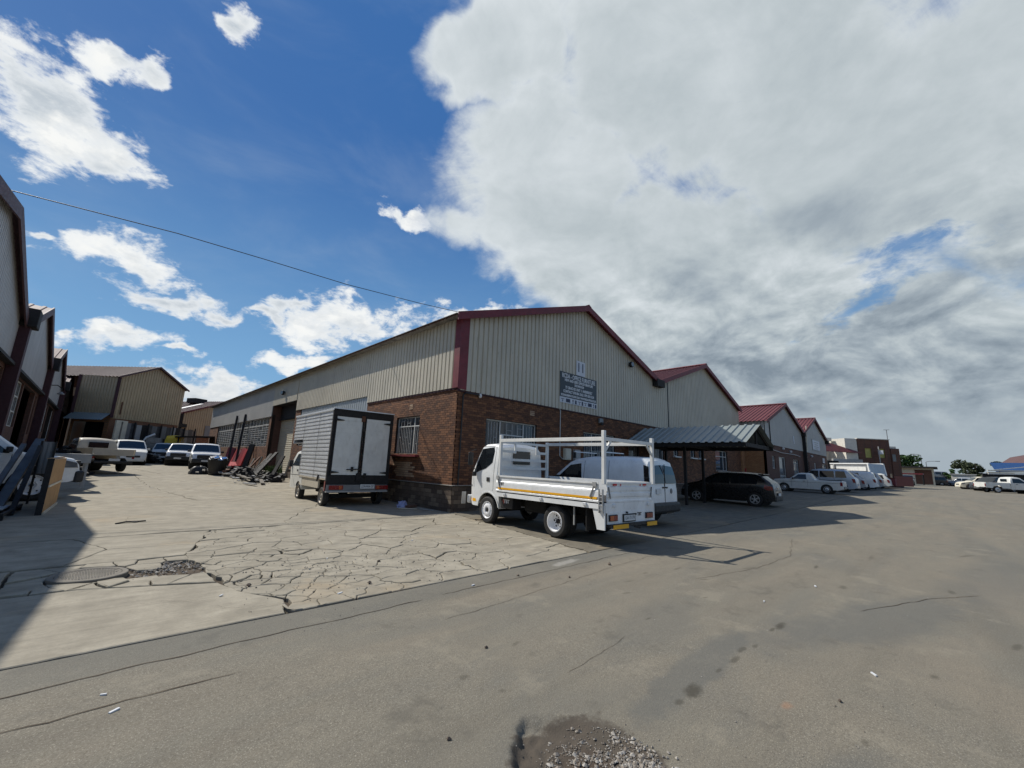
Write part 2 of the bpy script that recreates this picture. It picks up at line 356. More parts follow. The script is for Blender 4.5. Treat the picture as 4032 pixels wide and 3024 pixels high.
def mk_concrete(name, c1, c2, crackcol=(.07, .06, .05), streaks=True):
    m, nt, b = new_mat(name)
    v = tex_coord(nt, 'World')
    big = nnoise(nt, v, .35, 5, .6); med = nnoise(nt, v, 2.3, 6, .62); fine = nnoise(nt, v, 28, 6, .7)
    c = nmix(nt, nramp(nt, big, .32, .68), c1, c2)
    c = nmix(nt, nramp(nt, med, .42, .68, 0, .75), c, tuple(x*.66 for x in c1))
    c = nmix(nt, nramp(nt, med, .42, .28, 0, .45), c, tuple(min(1, x*1.22) for x in c2))
    c = nmix(nt, nramp(nt, fine, .42, .70, 0, .30), c, tuple(x*.58 for x in c1))
    if streaks:
        st = nnoise(nt, v, 1.8, 8, .75, (.14, 2.8, 1)); c = nmix(nt, nramp(nt, st, .50, .66, 0, .55), c, tuple(x*.58 for x in c1)); c = nmix(nt, nramp(nt, st, .45, .34, 0, .35), c, tuple(min(1, x*1.25) for x in c2))
    tan = nnoise(nt, v, .55, 5, .6, (1, 1, 1), .6); c = nmix(nt, nramp(nt, tan, .58, .72, 0, .40), c, (.40, .29, .165))
    oil = nnoise(nt, v, 1.7, 6, .62); c = nmix(nt, nramp(nt, oil, .60, .72, 0, .55), c, (.095, .080, .062))
    rv = rand_val(nt); c = nmix(nt, nramp(nt, rv, 0, 1, 0, .22), c, tuple(x*.74 for x in c1))
    nt.links.new(c, b.inputs['Base Color']); b.inputs['Roughness'].default_value = .93; b.inputs['Specular IOR Level'].default_value = .25
    h = nmath(nt, 'ADD', nmath(nt, 'MULTIPLY', med, .6), nmath(nt, 'MULTIPLY', fine, .4)); nbump(nt, b, h, .55, .012)
    return m
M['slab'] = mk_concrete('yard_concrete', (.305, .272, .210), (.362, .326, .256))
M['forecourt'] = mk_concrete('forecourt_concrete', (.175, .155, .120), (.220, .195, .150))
M['dirt'] = mk_concrete('crack_dirt', (.062, .048, .034), (.10, .075, .052), streaks=False)

def mk_asphalt():
    m, nt, b = new_mat('worn_asphalt')
    v = tex_coord(nt, 'World')
    big = nnoise(nt, v, .22, 5, .6, (1, 1, 1), .4); big2 = nnoise(nt, v, .55, 6, .6, (.5, 1.3, 1), .8)
    med = nnoise(nt, v, 4, 6, .65); fine = nnoise(nt, v, 42, 5, .8); agg = nnoise(nt, v, 120, 3, .6)
    c = nmix(nt, nramp(nt, big, .35, .65), (.196, .172, .130), (.172, .160, .127))
    c = nmix(nt, nramp(nt, big2, .48, .66, 0, .65), c, (.218, .186, .138))
    c = nmix(nt, nramp(nt, big2, .46, .32, 0, .55), c, (.124, .122, .108))
    trk = nnoise(nt, v, .8, 6, .65, (.22, 1.5, 1)); c = nmix(nt, nramp(nt, trk, .50, .66, 0, .38), c, (.108, .096, .074))
    c = nmix(nt, nramp(nt, trk, .44, .32, 0, .30), c, (.225, .195, .145))
    c = nmix(nt, nramp(nt, med, .45, .75, 0, .35), c, (.135, .118, .095))
    c = nmix(nt, nramp(nt, fine, .48, .68, 0, .5), c, (.095, .080, .058))
    c = nmix(nt, nramp(nt, fine, .44, .30, 0, .35), c, (.32, .28, .215))
    c = nmix(nt, nramp(nt, agg, .58, .68, 0, .75), c, (.38, .35, .28))
    c = nmix(nt, nramp(nt, agg, .40, .30, 0, .75), c, (.055, .047, .036))
    pol = nnoise(nt, v, .45, 4, .6, (.18, 1.6, 1)); c = nmix(nt, nramp(nt, pol, .52, .64, 0, .35), c, (.138, .132, .112))
    pat = nnoise(nt, v, 1.3, 7, .7); c = nmix(nt, nmath(nt, 'MULTIPLY', nramp(nt, pat, .56, .64), nramp(nt, agg, .40, .60, .2, .9)), c, (.25, .222, .168)); c = nmix(nt, nmath(nt, 'MULTIPLY', nramp(nt, pat, .42, .34), nramp(nt, agg, .40, .60, .2, .9)), c, (.115, .104, .083))
    # grey resurfaced band beside the concrete edge
    sp = nt.nodes.new('ShaderNodeSeparateXYZ'); nt.links.new(v, sp.inputs[0])
    wob = nmath(nt, 'MULTIPLY', nmath(nt, 'SUBTRACT', nnoise(nt, v, .9, 5), .5), .35)
    y = nmath(nt, 'ADD', sp.outputs[1], wob)
    band = nmath(nt, 'MULTIPLY', nramp(nt, y, 4.55, 4.78, 0, 1), nramp(nt, sp.outputs[0], 10, 7))
    c = nmix(nt, nmath(nt, 'MULTIPLY', band, .38), c, (.118, .118, .104))
    # stains and old patches, each with a place of its own
    cache = {}
    def spot(x, yy, a, bb, ang, col, amt, soft=.5, nsc=5.0):
        nonlocal c
        if nsc not in cache: cache[nsc] = nmath(nt, 'MULTIPLY', nmath(nt, 'SUBTRACT', nnoise(nt, v, nsc, 6, .65), .5), 1.5)
        mp = nt.nodes.new('ShaderNodeMapping'); mp.vector_type = 'TEXTURE'
        mp.inputs['Location'].default_value = (x, yy, 0); mp.inputs['Rotation'].default_value = (0, 0, R_(ang)); mp.inputs['Scale'].default_value = (a, bb, 100)
        nt.links.new(v, mp.inputs[0]); ln = nt.nodes.new('ShaderNodeVectorMath'); ln.operation = 'LENGTH'; nt.links.new(mp.outputs[0], ln.inputs[0])
        d = nmath(nt, 'ADD', ln.outputs['Value'], cache[nsc])
        c = nmix(nt, nramp(nt, d, 1.0, 1.0-soft, 0, amt, True), c, col)
    grey = (.116, .114, .101); dk = (.055, .048, .034)
    spot(7.2, .75, 2.6, .55, -18, grey, .55, .4, 1.5); spot(4.1, 1.7, 1.5, .22, 2, grey, .6, .4, 2.5); spot(3.2, .6, .8, .18, -10, grey, .4, .5, 3)
    spot(5.0, 2.5, 1.4, .5, 8, grey, .35, .6, 1.5); spot(12, -.5, 4, .8, -8, grey, .4, .6, 1.0)
    spot(5.9, 1.50, .20, .06, 0, dk, .8, .7, 9); spot(5.7, 1.53, .10, .03, 0, dk, .6); spot(3.67, 1.58, .19, .075, 8, dk, .8, .7, 9); spot(3.42, 1.58, .09, .04, 0, dk, .6, .8, 9)
    spot(4.55, 1.55, .14, .04, 0, dk, .55, .6, 9); spot(4.85, 1.58, .12, .035, 0, dk, .55, .6, 9); spot(5.05, 1.52, .10, .03, 0, dk, .5, .6, 9); spot(4.2, 1.57, .08, .025, 0, dk, .5)
    for (sx_, sy_, a_, b_) in ((6.2, 3.6, .16, .05), (6.9, 3.7, .12, .04), (7.7, 3.5, .2, .05), (5.6, 3.3, .11, .04), (7.3, 2.9, .13, .04), (8.9, 2.7, .35, .06), (4.9, 2.6, .10, .03), (6.3, 2.5, .12, .03),
                               (10.2, 1.9, .3, .05), (8.73, 1.3, .22, .08), (3.2, 3.1, .1, .03), (2.4, 2.9, .07, .05), (2.5, 2.55, .05, .04), (5.6, .25, .10, .05), (7.3, -.35, .2, .05), (9.9, .1, .25, .06), (12.5, 1.3, .5, .07), (15, -.2, .6, .08), (3.9, .55, .06, .03)):
        spot(sx_, sy_, a_, b_, rnd.uniform(-20, 20), dk, rnd.uniform(.35, .65), .8, 9)
    spot(4.0, 1.02, .10, .05, 0, (.34, .17, .09), .4, .9, 6)
    spot(6.4, 5.0, .5, .13, 5, (.36, .34, .30), .55, .6, 4)
    # earth in the pothole
    spot(2.36, 1.70, .47, .47, 0, (.076, .061, .046), .93, .22, 4)
    spot(2.68, 1.74, .20, .18, -10, (.085, .072, .055), .6, .9, 5); spot(2.35, 1.60, .20, .30, 0, (.062, .042, .028), .7, .7, 5)
    nt.links.new(c, b.inputs['Base Color']); b.inputs['Roughness'].default_value = .9; b.inputs['Specular IOR Level'].default_value = .3
    h = nmath(nt, 'ADD', nmath(nt, 'MULTIPLY', fine, .6), nmath(nt, 'MULTIPLY', agg, .35)); h = nmath(nt, 'ADD', h, nmath(nt, 'MULTIPLY', med, .8))
    nbump(nt, b, h, .75, .012)
    return m
M['asphalt'] = mk_asphalt()
M['gravel'] = mk_brick('gravel_stone', (.16, .13, .10), (.42, .39, .34), (.27, .24, .20))

# ------------------------------------------------------------------ mesh helpers
class MB:
    def __init__(s): s.v = []; s.f = []; s.m = []
    def add(s, vs_, fs, mi=0):
        o = len(s.v); s.v.extend([tuple(p) for p in vs_]); s.f.extend([tuple(i+o for i in f) for f in fs]); s.m.extend([mi]*len(fs)); return s
    def box(s, x0, x1, y0, y1, z0, z1, mi=0):
        return s.add([(x, y, z) for z in (z0, z1) for y in (y0, y1) for x in (x0, x1)],
                     [(0, 2, 3, 1), (4, 5, 7, 6), (0, 1, 5, 4), (2, 6, 7, 3), (0, 4, 6, 2), (1, 3, 7, 5)], mi)
    def obox(s, c, hx, hy, hz, mi=0):     # centre and three half axes (vectors)
        c = Vector(c); hx = Vector(hx); hy = Vector(hy); hz = Vector(hz)
        return s.add([c+a*hx+b*hy+d*hz for d in (-1, 1) for b in (-1, 1) for a in (-1, 1)],
                     [(0, 2, 3, 1), (4, 5, 7, 6), (0, 1, 5, 4), (2, 6, 7, 3), (0, 4, 6, 2), (1, 3, 7, 5)], mi)
    def beam(s, a, b, w, h, mi=0, up=(0, 0, 1)):
        a = Vector(a); b = Vector(b); d = (b-a); L_ = d.length; d.normalize(); up = Vector(up)
        if abs(d.dot(up)) > .98: up = Vector((1, 0, 0))
        sd = d.cross(up).normalized(); u = sd.cross(d).normalized()
        return s.obox((a+b)/2, d*L_/2, sd*w/2, u*h/2, mi)
    def tube(s, pts, r, n=8, mi=0):
        pts = [Vector(p) for p in pts]; rings = []; ref = Vector((0.13, .31, .94))
        for i, p in enumerate(pts):
            d = (pts[min(i+1, len(pts)-1)]-pts[max(i-1, 0)]).normalized()
            a = d.cross(ref)
            if a.length < .05: a = d.cross(Vector((1, 0, 0)))
            a.normalize(); b = d.cross(a); rr = r[i] if isinstance(r, (list, tuple)) else r
            rings.append([p+(a*math.cos(2*math.pi*k/n)+b*math.sin(2*math.pi*k/n))*rr for k in range(n)])
        vs_ = [q for rg in rings for q in rg]; fs = []
        for i in range(len(pts)-1):
            for k in range(n): fs.append((i*n+k, i*n+(k+1) % n, (i+1)*n+(k+1) % n, (i+1)*n+k))
        fs.append(tuple(range(n-1, -1, -1))); fs.append(tuple((len(pts)-1)*n+k for k in range(n)))
        return s.add(vs_, fs, mi)
    def lathe(s, prof, c=(0, 0, 0), ax='y', n=24, mi=0, cap=True):   # prof: (radius, along)
        c = Vector(c); vs_ = []; fs = []
        for r, t in prof:
            for k in range(n):
                a = 2*math.pi*k/n; p = (r*math.cos(a), r*math.sin(a))
                q = {'y': (p[0], t, p[1]), 'x': (t, p[0], p[1]), 'z': (p[0], p[1], t)}[ax]; vs_.append(c+Vector(q))
        for i in range(len(prof)-1):
            for k in range(n): fs.append((i*n+k, i*n+(k+1) % n, (i+1)*n+(k+1) % n, (i+1)*n+k))
        if cap: fs.append(tuple(range(n))); fs.append(tuple((len(prof)-1)*n+k for k in range(n-1, -1, -1)))
        return s.add(vs_, fs, mi)
    def prism(s, poly, f0, f1, mi=0):     # poly: 2D points, f0/f1 map a 2D point to the two faces
        n = len(poly); vs_ = [f0(*p) for p in poly]+[f1(*p) for p in poly]
        fs = [tuple(range(n)), tuple(range(2*n-1, n-1, -1))]+[(i, i+n, (i+1) % n+n, (i+1) % n) for i in range(n)]
        return s.add(vs_, fs, mi)
    def mesh(s, name, mats, smooth=None, fix=True):
        me = bpy.data.meshes.new(name); me.from_pydata(s.v, [], s.f); me.update()
        for mt in (mats if isinstance(mats, (list, tuple)) else [mats]): me.materials.append(M[mt] if isinstance(mt, str) else mt)
        if any(s.m): me.polygons.foreach_set('material_index', s.m)
        if fix:
            bm = bmesh.new(); bm.from_mesh(me); bmesh.ops.recalc_face_normals(bm, faces=bm.faces); bm.to_mesh(me); bm.free()
        if smooth is not None:
            me.polygons.foreach_set('use_smooth', [True]*len(me.polygons)); me.update()
            if smooth < 180: me.set_sharp_from_angle(angle=R_(smooth))
        return me
    def build(s, name, mats, parent=None, smooth=None, bevel=0, loc=None, rotz=0, fix=True):
        o = link(name, s.mesh(name, mats, smooth, fix), parent)
        if loc is not None: o.location = loc
        if rotz: o.rotation_euler = (0, 0, rotz)
        if bevel:
            b = o.modifiers.new('bevel', 'BEVEL'); b.width = bevel; b.segments = 2; b.limit_method = 'ANGLE'; b.angle_limit = R_(40)
        return o
def link(name, me, parent=None, loc=None, rot=None):
    o = bpy.data.objects.new(name, me); COL.objects.link(o)
    if parent is not None: o.parent = parent
    if loc is not None: o.location = loc
    if rot is not None: o.rotation_euler = rot
    return o
def thing(name, label, cat, loc=(0, 0, 0), rotz=0, group=None):
    o = bpy.data.objects.new(name, None); COL.objects.link(o); o.location = loc; o.rotation_euler = (0, 0, rotz)
    o.empty_display_size = .2; return tag(o, label, cat, group)
def tag(o, label=None, cat=None, group=None, kind=None):
    if label: o['label'] = label
    if cat: o['category'] = cat
    if group: o['group'] = group
    if kind: o['kind'] = kind
    return o
def fbm(p, oct_=4):
    v = 0; a = .5
    for i in range(oct_): v += a*mnoise.noise(Vector(p)*(2**i)); a *= .5
    return v
def corr(name, P0, U, V, Nn, u0, u1, v0, v1, mat, parent, sheet=.75, pitch=.25, dep=.046, single=False, thick=0, groove=None):
    """ribbed metal sheet(s): ribs run along V, profile along U, out of the plane along Nn"""
    P0 = Vector(P0); U = Vector(U); V = Vector(V); Nn = Vector(Nn)
    if groove is None: groove = abs(V.z) > .95
    f0 = v0 if callable(v0) else (lambda u: v0); f1 = v1 if callable(v1) else (lambda u: v1)
    prof = [(0, 0), (.16, 0), (.24, 1), (.92, 1)] if groove else [(0, 0), (.55, 0), (.65, 1), (.90, 1)]
    pts = []; k = 0
    while True:
        base = u0+k*pitch
        if base >= u1: break
        for a, d in prof:
            u = base+a*pitch
            if u < u1: pts.append((u, d*dep))
        k += 1
    pts.append((u1, 0)); objs = []
    per = int(round(sheet/pitch))*4
    groups = [pts] if single else [pts[i:i+per+1] for i in range(0, len(pts)-1, per)]
    for gi, gp in enumerate(groups):
        lift = 0 if single else rnd.uniform(0, .006)
        vs_ = []; fs = []
        for u, d in gp:
            for fv in (f0(u), f1(u)): vs_.append(P0+U*u+V*fv+Nn*(d+lift))
        for i in range(len(gp)-1): fs.append((2*i, 2*i+2, 2*i+3, 2*i+1))
        objs.append(MB().add(vs_, fs).build(name, mat, parent, fix=False))
    return objs
def text_mesh(txt, size, mat, parent, loc, rot, name='lettering', extrude=.002, align='CENTER', width=None, bold=0.0):
    cu = bpy.data.curves.new('txt', 'FONT'); cu.body = txt; cu.size = size; cu.align_x = align; cu.align_y = 'CENTER'; cu.extrude = extrude; cu.offset = bold; cu.resolution_u = 3
    t = bpy.data.objects.new('txt', cu); COL.objects.link(t)
    dg = bpy.context.evaluated_depsgraph_get(); me = bpy.data.meshes.new_from_object(t.evaluated_get(dg)); bpy.data.objects.remove(t)
    if width:
        xs = [v.co.x for v in me.vertices]; w = max(xs)-min(xs); s_ = width/w
        for v in me.vertices: v.co.x *= s_
    me.materials.clear(); me.materials.append(M[mat])
    return link(name, me, parent, loc, rot)

# ================================================================== GROUND
def grid_sheet(xs, ys, zf, skip=None):
    mb = MB(); nx = len(xs); mb.v = [(x, y, zf(x, y)) for y in ys for x in xs]
    for j in range(len(ys)-1):
        for i in range(nx-1):
            if skip and skip((xs[i]+xs[i+1])/2, (ys[j]+ys[j+1])/2): continue
            mb.f.append((j*nx+i, j*nx+i+1, (j+1)*nx+i+1, (j+1)*nx+i)); mb.m.append(0)
    return mb
def fr(a, b, st): 
    n = max(1, int(round((b-a)/st))); return [a+(b-a)*i/n for i in range(n)]
def pothole_depth(x, y):
    dx = (x-2.36)/.45; dy = (y-1.70)/.47; a = math.atan2(dy, dx)
    r = math.hypot(dx, dy)*(1+.06*math.sin(3*a+1)+.03*math.sin(7*a))+fbm((x*9, y*9, 3), 3)*.13
    left = max(0, min(1, .42-.95*dx+.50*dy))           # the broken rim is steep on the left and far side
    wdt = .13+.60*(1-left)
    t = max(0, min(1, (1.0-r)/wdt)); t = t*t*(3-2*t)
    return -t*(.028+.022*left)+(t*fbm((x*16, y*16, 9), 3)*.028)
xs = [-3000, -600, -150, -60, -30, -15, -8, -4, -2]+fr(-1, 1.7, .3)+fr(1.7, 3.2, .02)+fr(3.2, 6, .35)+fr(6, 20, 1.5)+fr(20, 100, 5)+[100, 150, 300, 800, 3000]
ys = [-3000, -600, -150, -60, -30, -15, -6, -3, -1]+fr(0, 1.05, .2)+fr(1.05, 2.3, .022)+fr(2.3, 5.245, .4)+[5.245]
asph = grid_sheet(xs, ys, lambda x, y: g(x, y)+(pothole_depth(x, y) if 1.69 < x < 3.3 and .9 < y < 2.4 else fbm((x*.35, y*.35, 0), 2)*.012))
road = asph.build('road', 'asphalt', smooth=180, fix=False); tag(road, 'wide worn asphalt road surface with dark stains and a pothole', kind='structure')
sk = MB()
ex = [x for x in xs if -60 <= x <= 300]
for a, b_ in zip(ex[:-1], ex[1:]):
    sk.add([(a, 5.245, g(a, 5.245)), (b_, 5.245, g(b_, 5.245)), (b_, 5.245, g(b_, 5.245)-.09), (a, 5.245, g(a, 5.245)-.09)], [(0, 1, 2, 3)])
sk.build('road_edge', 'dirt', road, fix=False)
yb = grid_sheet([-3000, -600, -100, -40, -10]+fr(-10, 12, 2)+fr(12, 100, 6)+[100, 200, 600, 3000], [5.245]+fr(5.3, 100, 5)+[100, 200, 600, 3000], lambda x, y: g(x, y)-(.055 if x < 110 and y < 110 else .0))
yb = yb.build('ground', 'dirt', smooth=180, fix=False); tag(yb, 'dark earth bed under the concrete slabs and the land beyond', kind='structure')

# thin cracks and joints in the road: dark ribbons just above it in place of shaded grooves
def crack_strip(pts, w, name='crack', parent=None, seed=0, z=.004, jag=.035):
    P = []
    for (a, b_) in zip(pts[:-1], pts[1:]):
        n = max(2, int(math.dist(a, b_)/.09))
        for i in range(n): t = i/n; P.append((a[0]+(b_[0]-a[0])*t, a[1]+(b_[1]-a[1])*t))
    P.append(pts[-1]); Q = []
    for i, p in enumerate(P):
        dx = P[min(i+1, len(P)-1)][0]-P[max(i-1, 0)][0]; dy = P[min(i+1, len(P)-1)][1]-P[max(i-1, 0)][1]; L_ = math.hypot(dx, dy) or 1
        nx_, ny_ = -dy/L_, dx/L_; o = fbm((p[0]*3, p[1]*3, seed), 4)*jag*2
        ww = w*(.45+1.2*abs(fbm((p[0]*2.1, p[1]*2.1, seed+5), 3)))*(1 if 0 < i < len(P)-1 else .2)
        Q.append((p[0]+nx_*(o-ww), p[1]+ny_*(o-ww))); Q.append((p[0]+nx_*(o+ww), p[1]+ny_*(o+ww)))
    mb = MB(); mb.v = [(x, y, g(x, y)+z+fbm((x*.35, y*.35, 0), 2)*.012) for x, y in Q]
    mb.f = [(2*i, 2*i+2, 2*i+3, 2*i+1) for i in range(len(P)-1)]; mb.m = [0]*len(mb.f)
    return mb.build(name, 'dirt', parent, fix=False)
for i, (pts, w) in enumerate([([(-2, 4.62), (0, 4.70), (2, 4.74), (3.2, 4.76)], .011), ([(3.5, 4.80), (5, 4.76), (7.5, 4.78), (9, 4.75)], .009), ([(-1.5, 4.18), (.6, 4.12), (1.1, 4.1)], .008),
                              ([(3.0, 4.02), (5.2, 4.15), (7.0, 4.3), (9.5, 4.35)], .004), ([(7.2, 3.0), (9, 2.6), (11, 2.5), (14, 3.1)], .006), ([(3.1, 2.4), (4.2, 2.5)], .003),
                              ([(7.4, .95), (9.0, .35), (10, -.2)], .008)]):
    crack_strip(pts, w, parent=road, seed=i)

# concrete slab pieces: Voronoi cells with wandering edges, real gaps between them
def clip(poly, a, b_, c):      # keep a*x+b*y<=c
    out = []
    for i in range(len(poly)):
        p = poly[i]; q = poly[(i+1) % len(poly)]; dp = a*p[0]+b_*p[1]-c; dq = a*q[0]+b_*q[1]-c
        if dp <= 0: out.append(p)
        if dp*dq < 0: t = dp/(dp-dq); out.append((p[0]+(q[0]-p[0])*t, p[1]+(q[1]-p[1])*t))
    return out
def voronoi(domain, seeds):
    cells = []
    for i, s_ in enumerate(seeds):
        p = list(domain)
        for j, t_ in enumerate(seeds):
            if i == j: continue
            a = t_[0]-s_[0]; b_ = t_[1]-s_[1]; c = (t_[0]**2+t_[1]**2-s_[0]**2-s_[1]**2)/2
            p = clip(p, a, b_, c)
            if len(p) < 3: break
        if len(p) >= 3: cells.append(p)
    return cells
def warp(x, y, amp=.10):
    return (x+amp*fbm((x*1.3, y*1.3, 11), 3)+amp*.45*fbm((x*5, y*5, 31), 3), y+amp*fbm((x*1.3, y*1.3, 57), 3)+amp*.45*fbm((x*5, y*5, 77), 3))
def slab(poly, parent, mat='slab', gap=.010, top=.0, name='slab', amp=.10, seg=.14, tilt=.004, thick=.07, lock=None, fine=0):
    cx = sum(p[0] for p in poly)/len(poly); cy = sum(p[1] for p in poly)/len(poly); P = []
    for i in range(len(poly)):
        a = poly[i]; b_ = poly[(i+1) % len(poly)]; n = max(1, int(math.dist(a, b_)/seg))
        for k in range(n):
            t = k/n; P.append((a[0]+(b_[0]-a[0])*t, a[1]+(b_[1]-a[1])*t))
    W_ = [warp(*p, amp) for p in P]
    if lock:
        W_ = [(x if not lock(P[i]) else x, (y if not lock(P[i]) else P[i][1]+.012*fbm((P[i][0]*4, 2, 2), 3))) for i, (x, y) in enumerate(W_)]
    out = []; inn = []
    n = len(W_)
    area = sum(W_[i][0]*W_[(i+1) % n][1]-W_[(i+1) % n][0]*W_[i][1] for i in range(n))
    sg = 1 if area > 0 else -1
    for i in range(n):
        a = W_[i-1]; b_ = W_[(i+1) % n]; dx, dy = b_[0]-a[0], b_[1]-a[1]; L_ = math.hypot(dx, dy) or 1
        nx_, ny_ = -dy/L_*sg, dx/L_*sg; gp = gap*(.35+1.3*abs(fbm((W_[i][0]*3.3, W_[i][1]*3.3, 91), 3)*2)+(3.6*max(0, fbm((W_[i][0]*.9, W_[i][1]*.9, 15), 2)*2-.12) if fine else 0)+(.9*fbm((W_[i][0]*19, W_[i][1]*19, 5), 2) if fine else 0)); gp = max(.0012, gp)
        out.append((W_[i][0]+nx_*gp, W_[i][1]+ny_*gp)); inn.append((W_[i][0]+nx_*(gp+.012), W_[i][1]+ny_*(gp+.012)))
    ta, tb = rnd.uniform(-tilt, tilt), rnd.uniform(-tilt, tilt); dz = rnd.uniform(-tilt, tilt)+top
    zt = lambda x, y: g(x, y)+dz+ta*(x-cx)+tb*(y-cy)
    mb = MB(); mb.v = [(x-cx, y-cy, zt(x, y)) for x, y in inn]+[(x-cx, y-cy, zt(x, y)-.007) for x, y in out]+[(x-cx, y-cy, g(x, y)-thick) for x, y in out]
    mb.f = [tuple(range(n))]+[(i, i+n, (i+1) % n+n, (i+1) % n) for i in range(n)]+[(i+n, i+2*n, (i+1) % n+2*n, (i+1) % n+n) for i in range(n)]
    mb.m = [0]*len(mb.f)
    return mb.build(name, mat, parent, loc=(cx, cy, 0))
yard = thing('yard_pavement', None, None); tag(yard, 'pale cracked concrete paving of the yard and its entrance', kind='structure')
kerb = lambda p: abs(p[1]-5.3) < .01
slab([(-6, 5.3), (1.75, 5.3), (1.9, 5.8), (1.65, 6.3), (1.42, 7.05), (.1, 7.62), (-6, 7.72)], yard, gap=.012, amp=.06, lock=kerb)
rv = random.Random(21)
seeds = []
def poisson(domain_test, n, dmin, tries=6000):
    k = 0
    while k < n and tries:
        tries -= 1; x = rv.uniform(-6.5, 9.5); y = rv.uniform(5.2, 12)
        if not domain_test(x, y): continue
        dm = dmin(x, y)
        if all(math.hypot((x-a)*.85, (y-b_)*1.25) > dm for a, b_ in seeds): seeds.append((x, y)); k += 1
poisson(lambda x, y: 1.3 < x < 9.2 and 5.3 < y < 11.8, 190, lambda x, y: rv.choice([.10, .16, .28, .5, .9])+.13*max(0, x-2.6)+.07*abs(y-6.8))
for c in voronoi([(1.78, 5.3), (7.55, 5.3), (9.0, 11.8), (2.1, 11.8), (1.38, 9.2), (1.42, 7.05), (1.65, 6.3), (1.9, 5.8)], seeds):
    slab(c, yard, gap=.0068, amp=.24, lock=kerb, tilt=.006, name='slab_fragment', seg=.07, fine=1)
# broken ring round the manhole
ring = [(-.36, 8.86), (-.35, 8.42), (-.36, 8.0), (.0, 7.86), (.42, 7.78), (.95, 7.6), (.28, 9.02), (.85, 8.95), (1.2, 8.7), (1.1, 8.2), (.78, 8.72), (-.02, 9.05), (.18, 8.42), (.7, 8.1), (-.45, 7.80), (-.18, 7.78), (.18, 7.72), (.62, 7.60), (.72, 7.85), (-.50, 8.62), (1.22, 7.4), (1.05, 7.9), (.55, 8.98), (1.28, 8.95)]
for i, c in enumerate(voronoi([(-.58, 7.72), (.1, 7.65), (1.40, 7.08), (1.37, 9.18), (-.58, 9.15)], ring)):
    cx = sum(p[0] for p in c)/len(c); cy = sum(p[1] for p in c)/len(c)
    if math.hypot(cx-.18, cy-8.42) < .25: continue
    poly = []
    for p in c:        # pull the corners out of the circle of the cover
        d = math.hypot(p[0]-.18, p[1]-8.42)
        poly.append(p if d > .50 else (.18+(p[0]-.18)*.50/d, 8.42+(p[1]-8.42)*.50/d))
    if i in (9, 13, 8, 21): continue
    slab(poly, yard, gap=.016, amp=.07, tilt=.018, top=-.004, name='slab_fragment', seg=.06)
slab([(-6, 7.75), (-.6, 7.75), (-.6, 9.15), (-6, 9.15)], yard, gap=.02, amp=.04)
for c in voronoi([(-6, 9.2), (1.35, 9.2), (2.08, 11.8), (-6, 11.8)], [(-4, 10.4), (-.6, 10.3), (1.25, 10.9), (1.0, 9.6)]): slab(c, yard, gap=.012, amp=.10)
rows = [(11.85, 19.4), (19.4, 27.2), (27.2, 35), (35, 43), (43, 52), (52, 62), (62, 75)]
for (a, b_) in rows:
    sd = [(-5+rv.uniform(-.5, .5), (a+b_)/2), (-.4+rv.uniform(-.8, .8), (a+b_)/2+rv.uniform(-1, 1)), (4.2+rv.uniform(-1, 1), (a+b_)/2+rv.uniform(-2, 2)), (8+rv.uniform(-1, 1), (a+b_)/2+rv.uniform(-1, 1))]
    for c in voronoi([(-8, a), (9.5, a), (9.5, b_), (-8, b_)], sd): slab(c, yard, gap=.012, amp=.22 if a < 30 else .1, seg=.3, tilt=.002)
for (a, b_, x1) in ((75, 100, 60), (52, 75, 60)):
    slab([(9.6 if a == 52 else -8, a), (x1, a), (x1, b_), (9.6 if a == 52 else -8, b_)], yard, gap=.02, amp=.1, seg=4, tilt=0)
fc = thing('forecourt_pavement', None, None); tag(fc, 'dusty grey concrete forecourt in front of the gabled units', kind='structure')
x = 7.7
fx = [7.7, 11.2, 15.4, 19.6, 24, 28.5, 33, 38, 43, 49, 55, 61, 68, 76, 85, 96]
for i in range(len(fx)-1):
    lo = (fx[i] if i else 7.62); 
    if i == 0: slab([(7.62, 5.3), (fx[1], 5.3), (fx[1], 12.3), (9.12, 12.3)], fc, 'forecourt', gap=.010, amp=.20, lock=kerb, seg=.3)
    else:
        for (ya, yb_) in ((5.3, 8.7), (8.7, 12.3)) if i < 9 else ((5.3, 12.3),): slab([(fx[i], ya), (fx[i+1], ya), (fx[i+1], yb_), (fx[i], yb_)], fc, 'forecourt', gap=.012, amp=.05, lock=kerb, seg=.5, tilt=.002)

for k in range(34):      # hairline cracks running across the bigger slabs
    x_, y_ = rv.uniform(-.4, 7), rv.uniform(5.6, 11.5); a_ = rv.uniform(0, 3.14); L_ = rv.uniform(.5, 1.6)
    if k > 22: x_, y_, L_ = rv.uniform(0, 8), rv.uniform(12, 26), rv.uniform(1.5, 4)
    pts_ = [(x_, y_)]
    for q_ in range(4): a_ += rv.uniform(-.6, .6); pts_.append((pts_[-1][0]+math.cos(a_)*L_/4, pts_[-1][1]+math.sin(a_)*L_/4*.7))
    crack_strip(pts_, .0028, parent=yard, seed=k+40, z=.009, jag=.05)
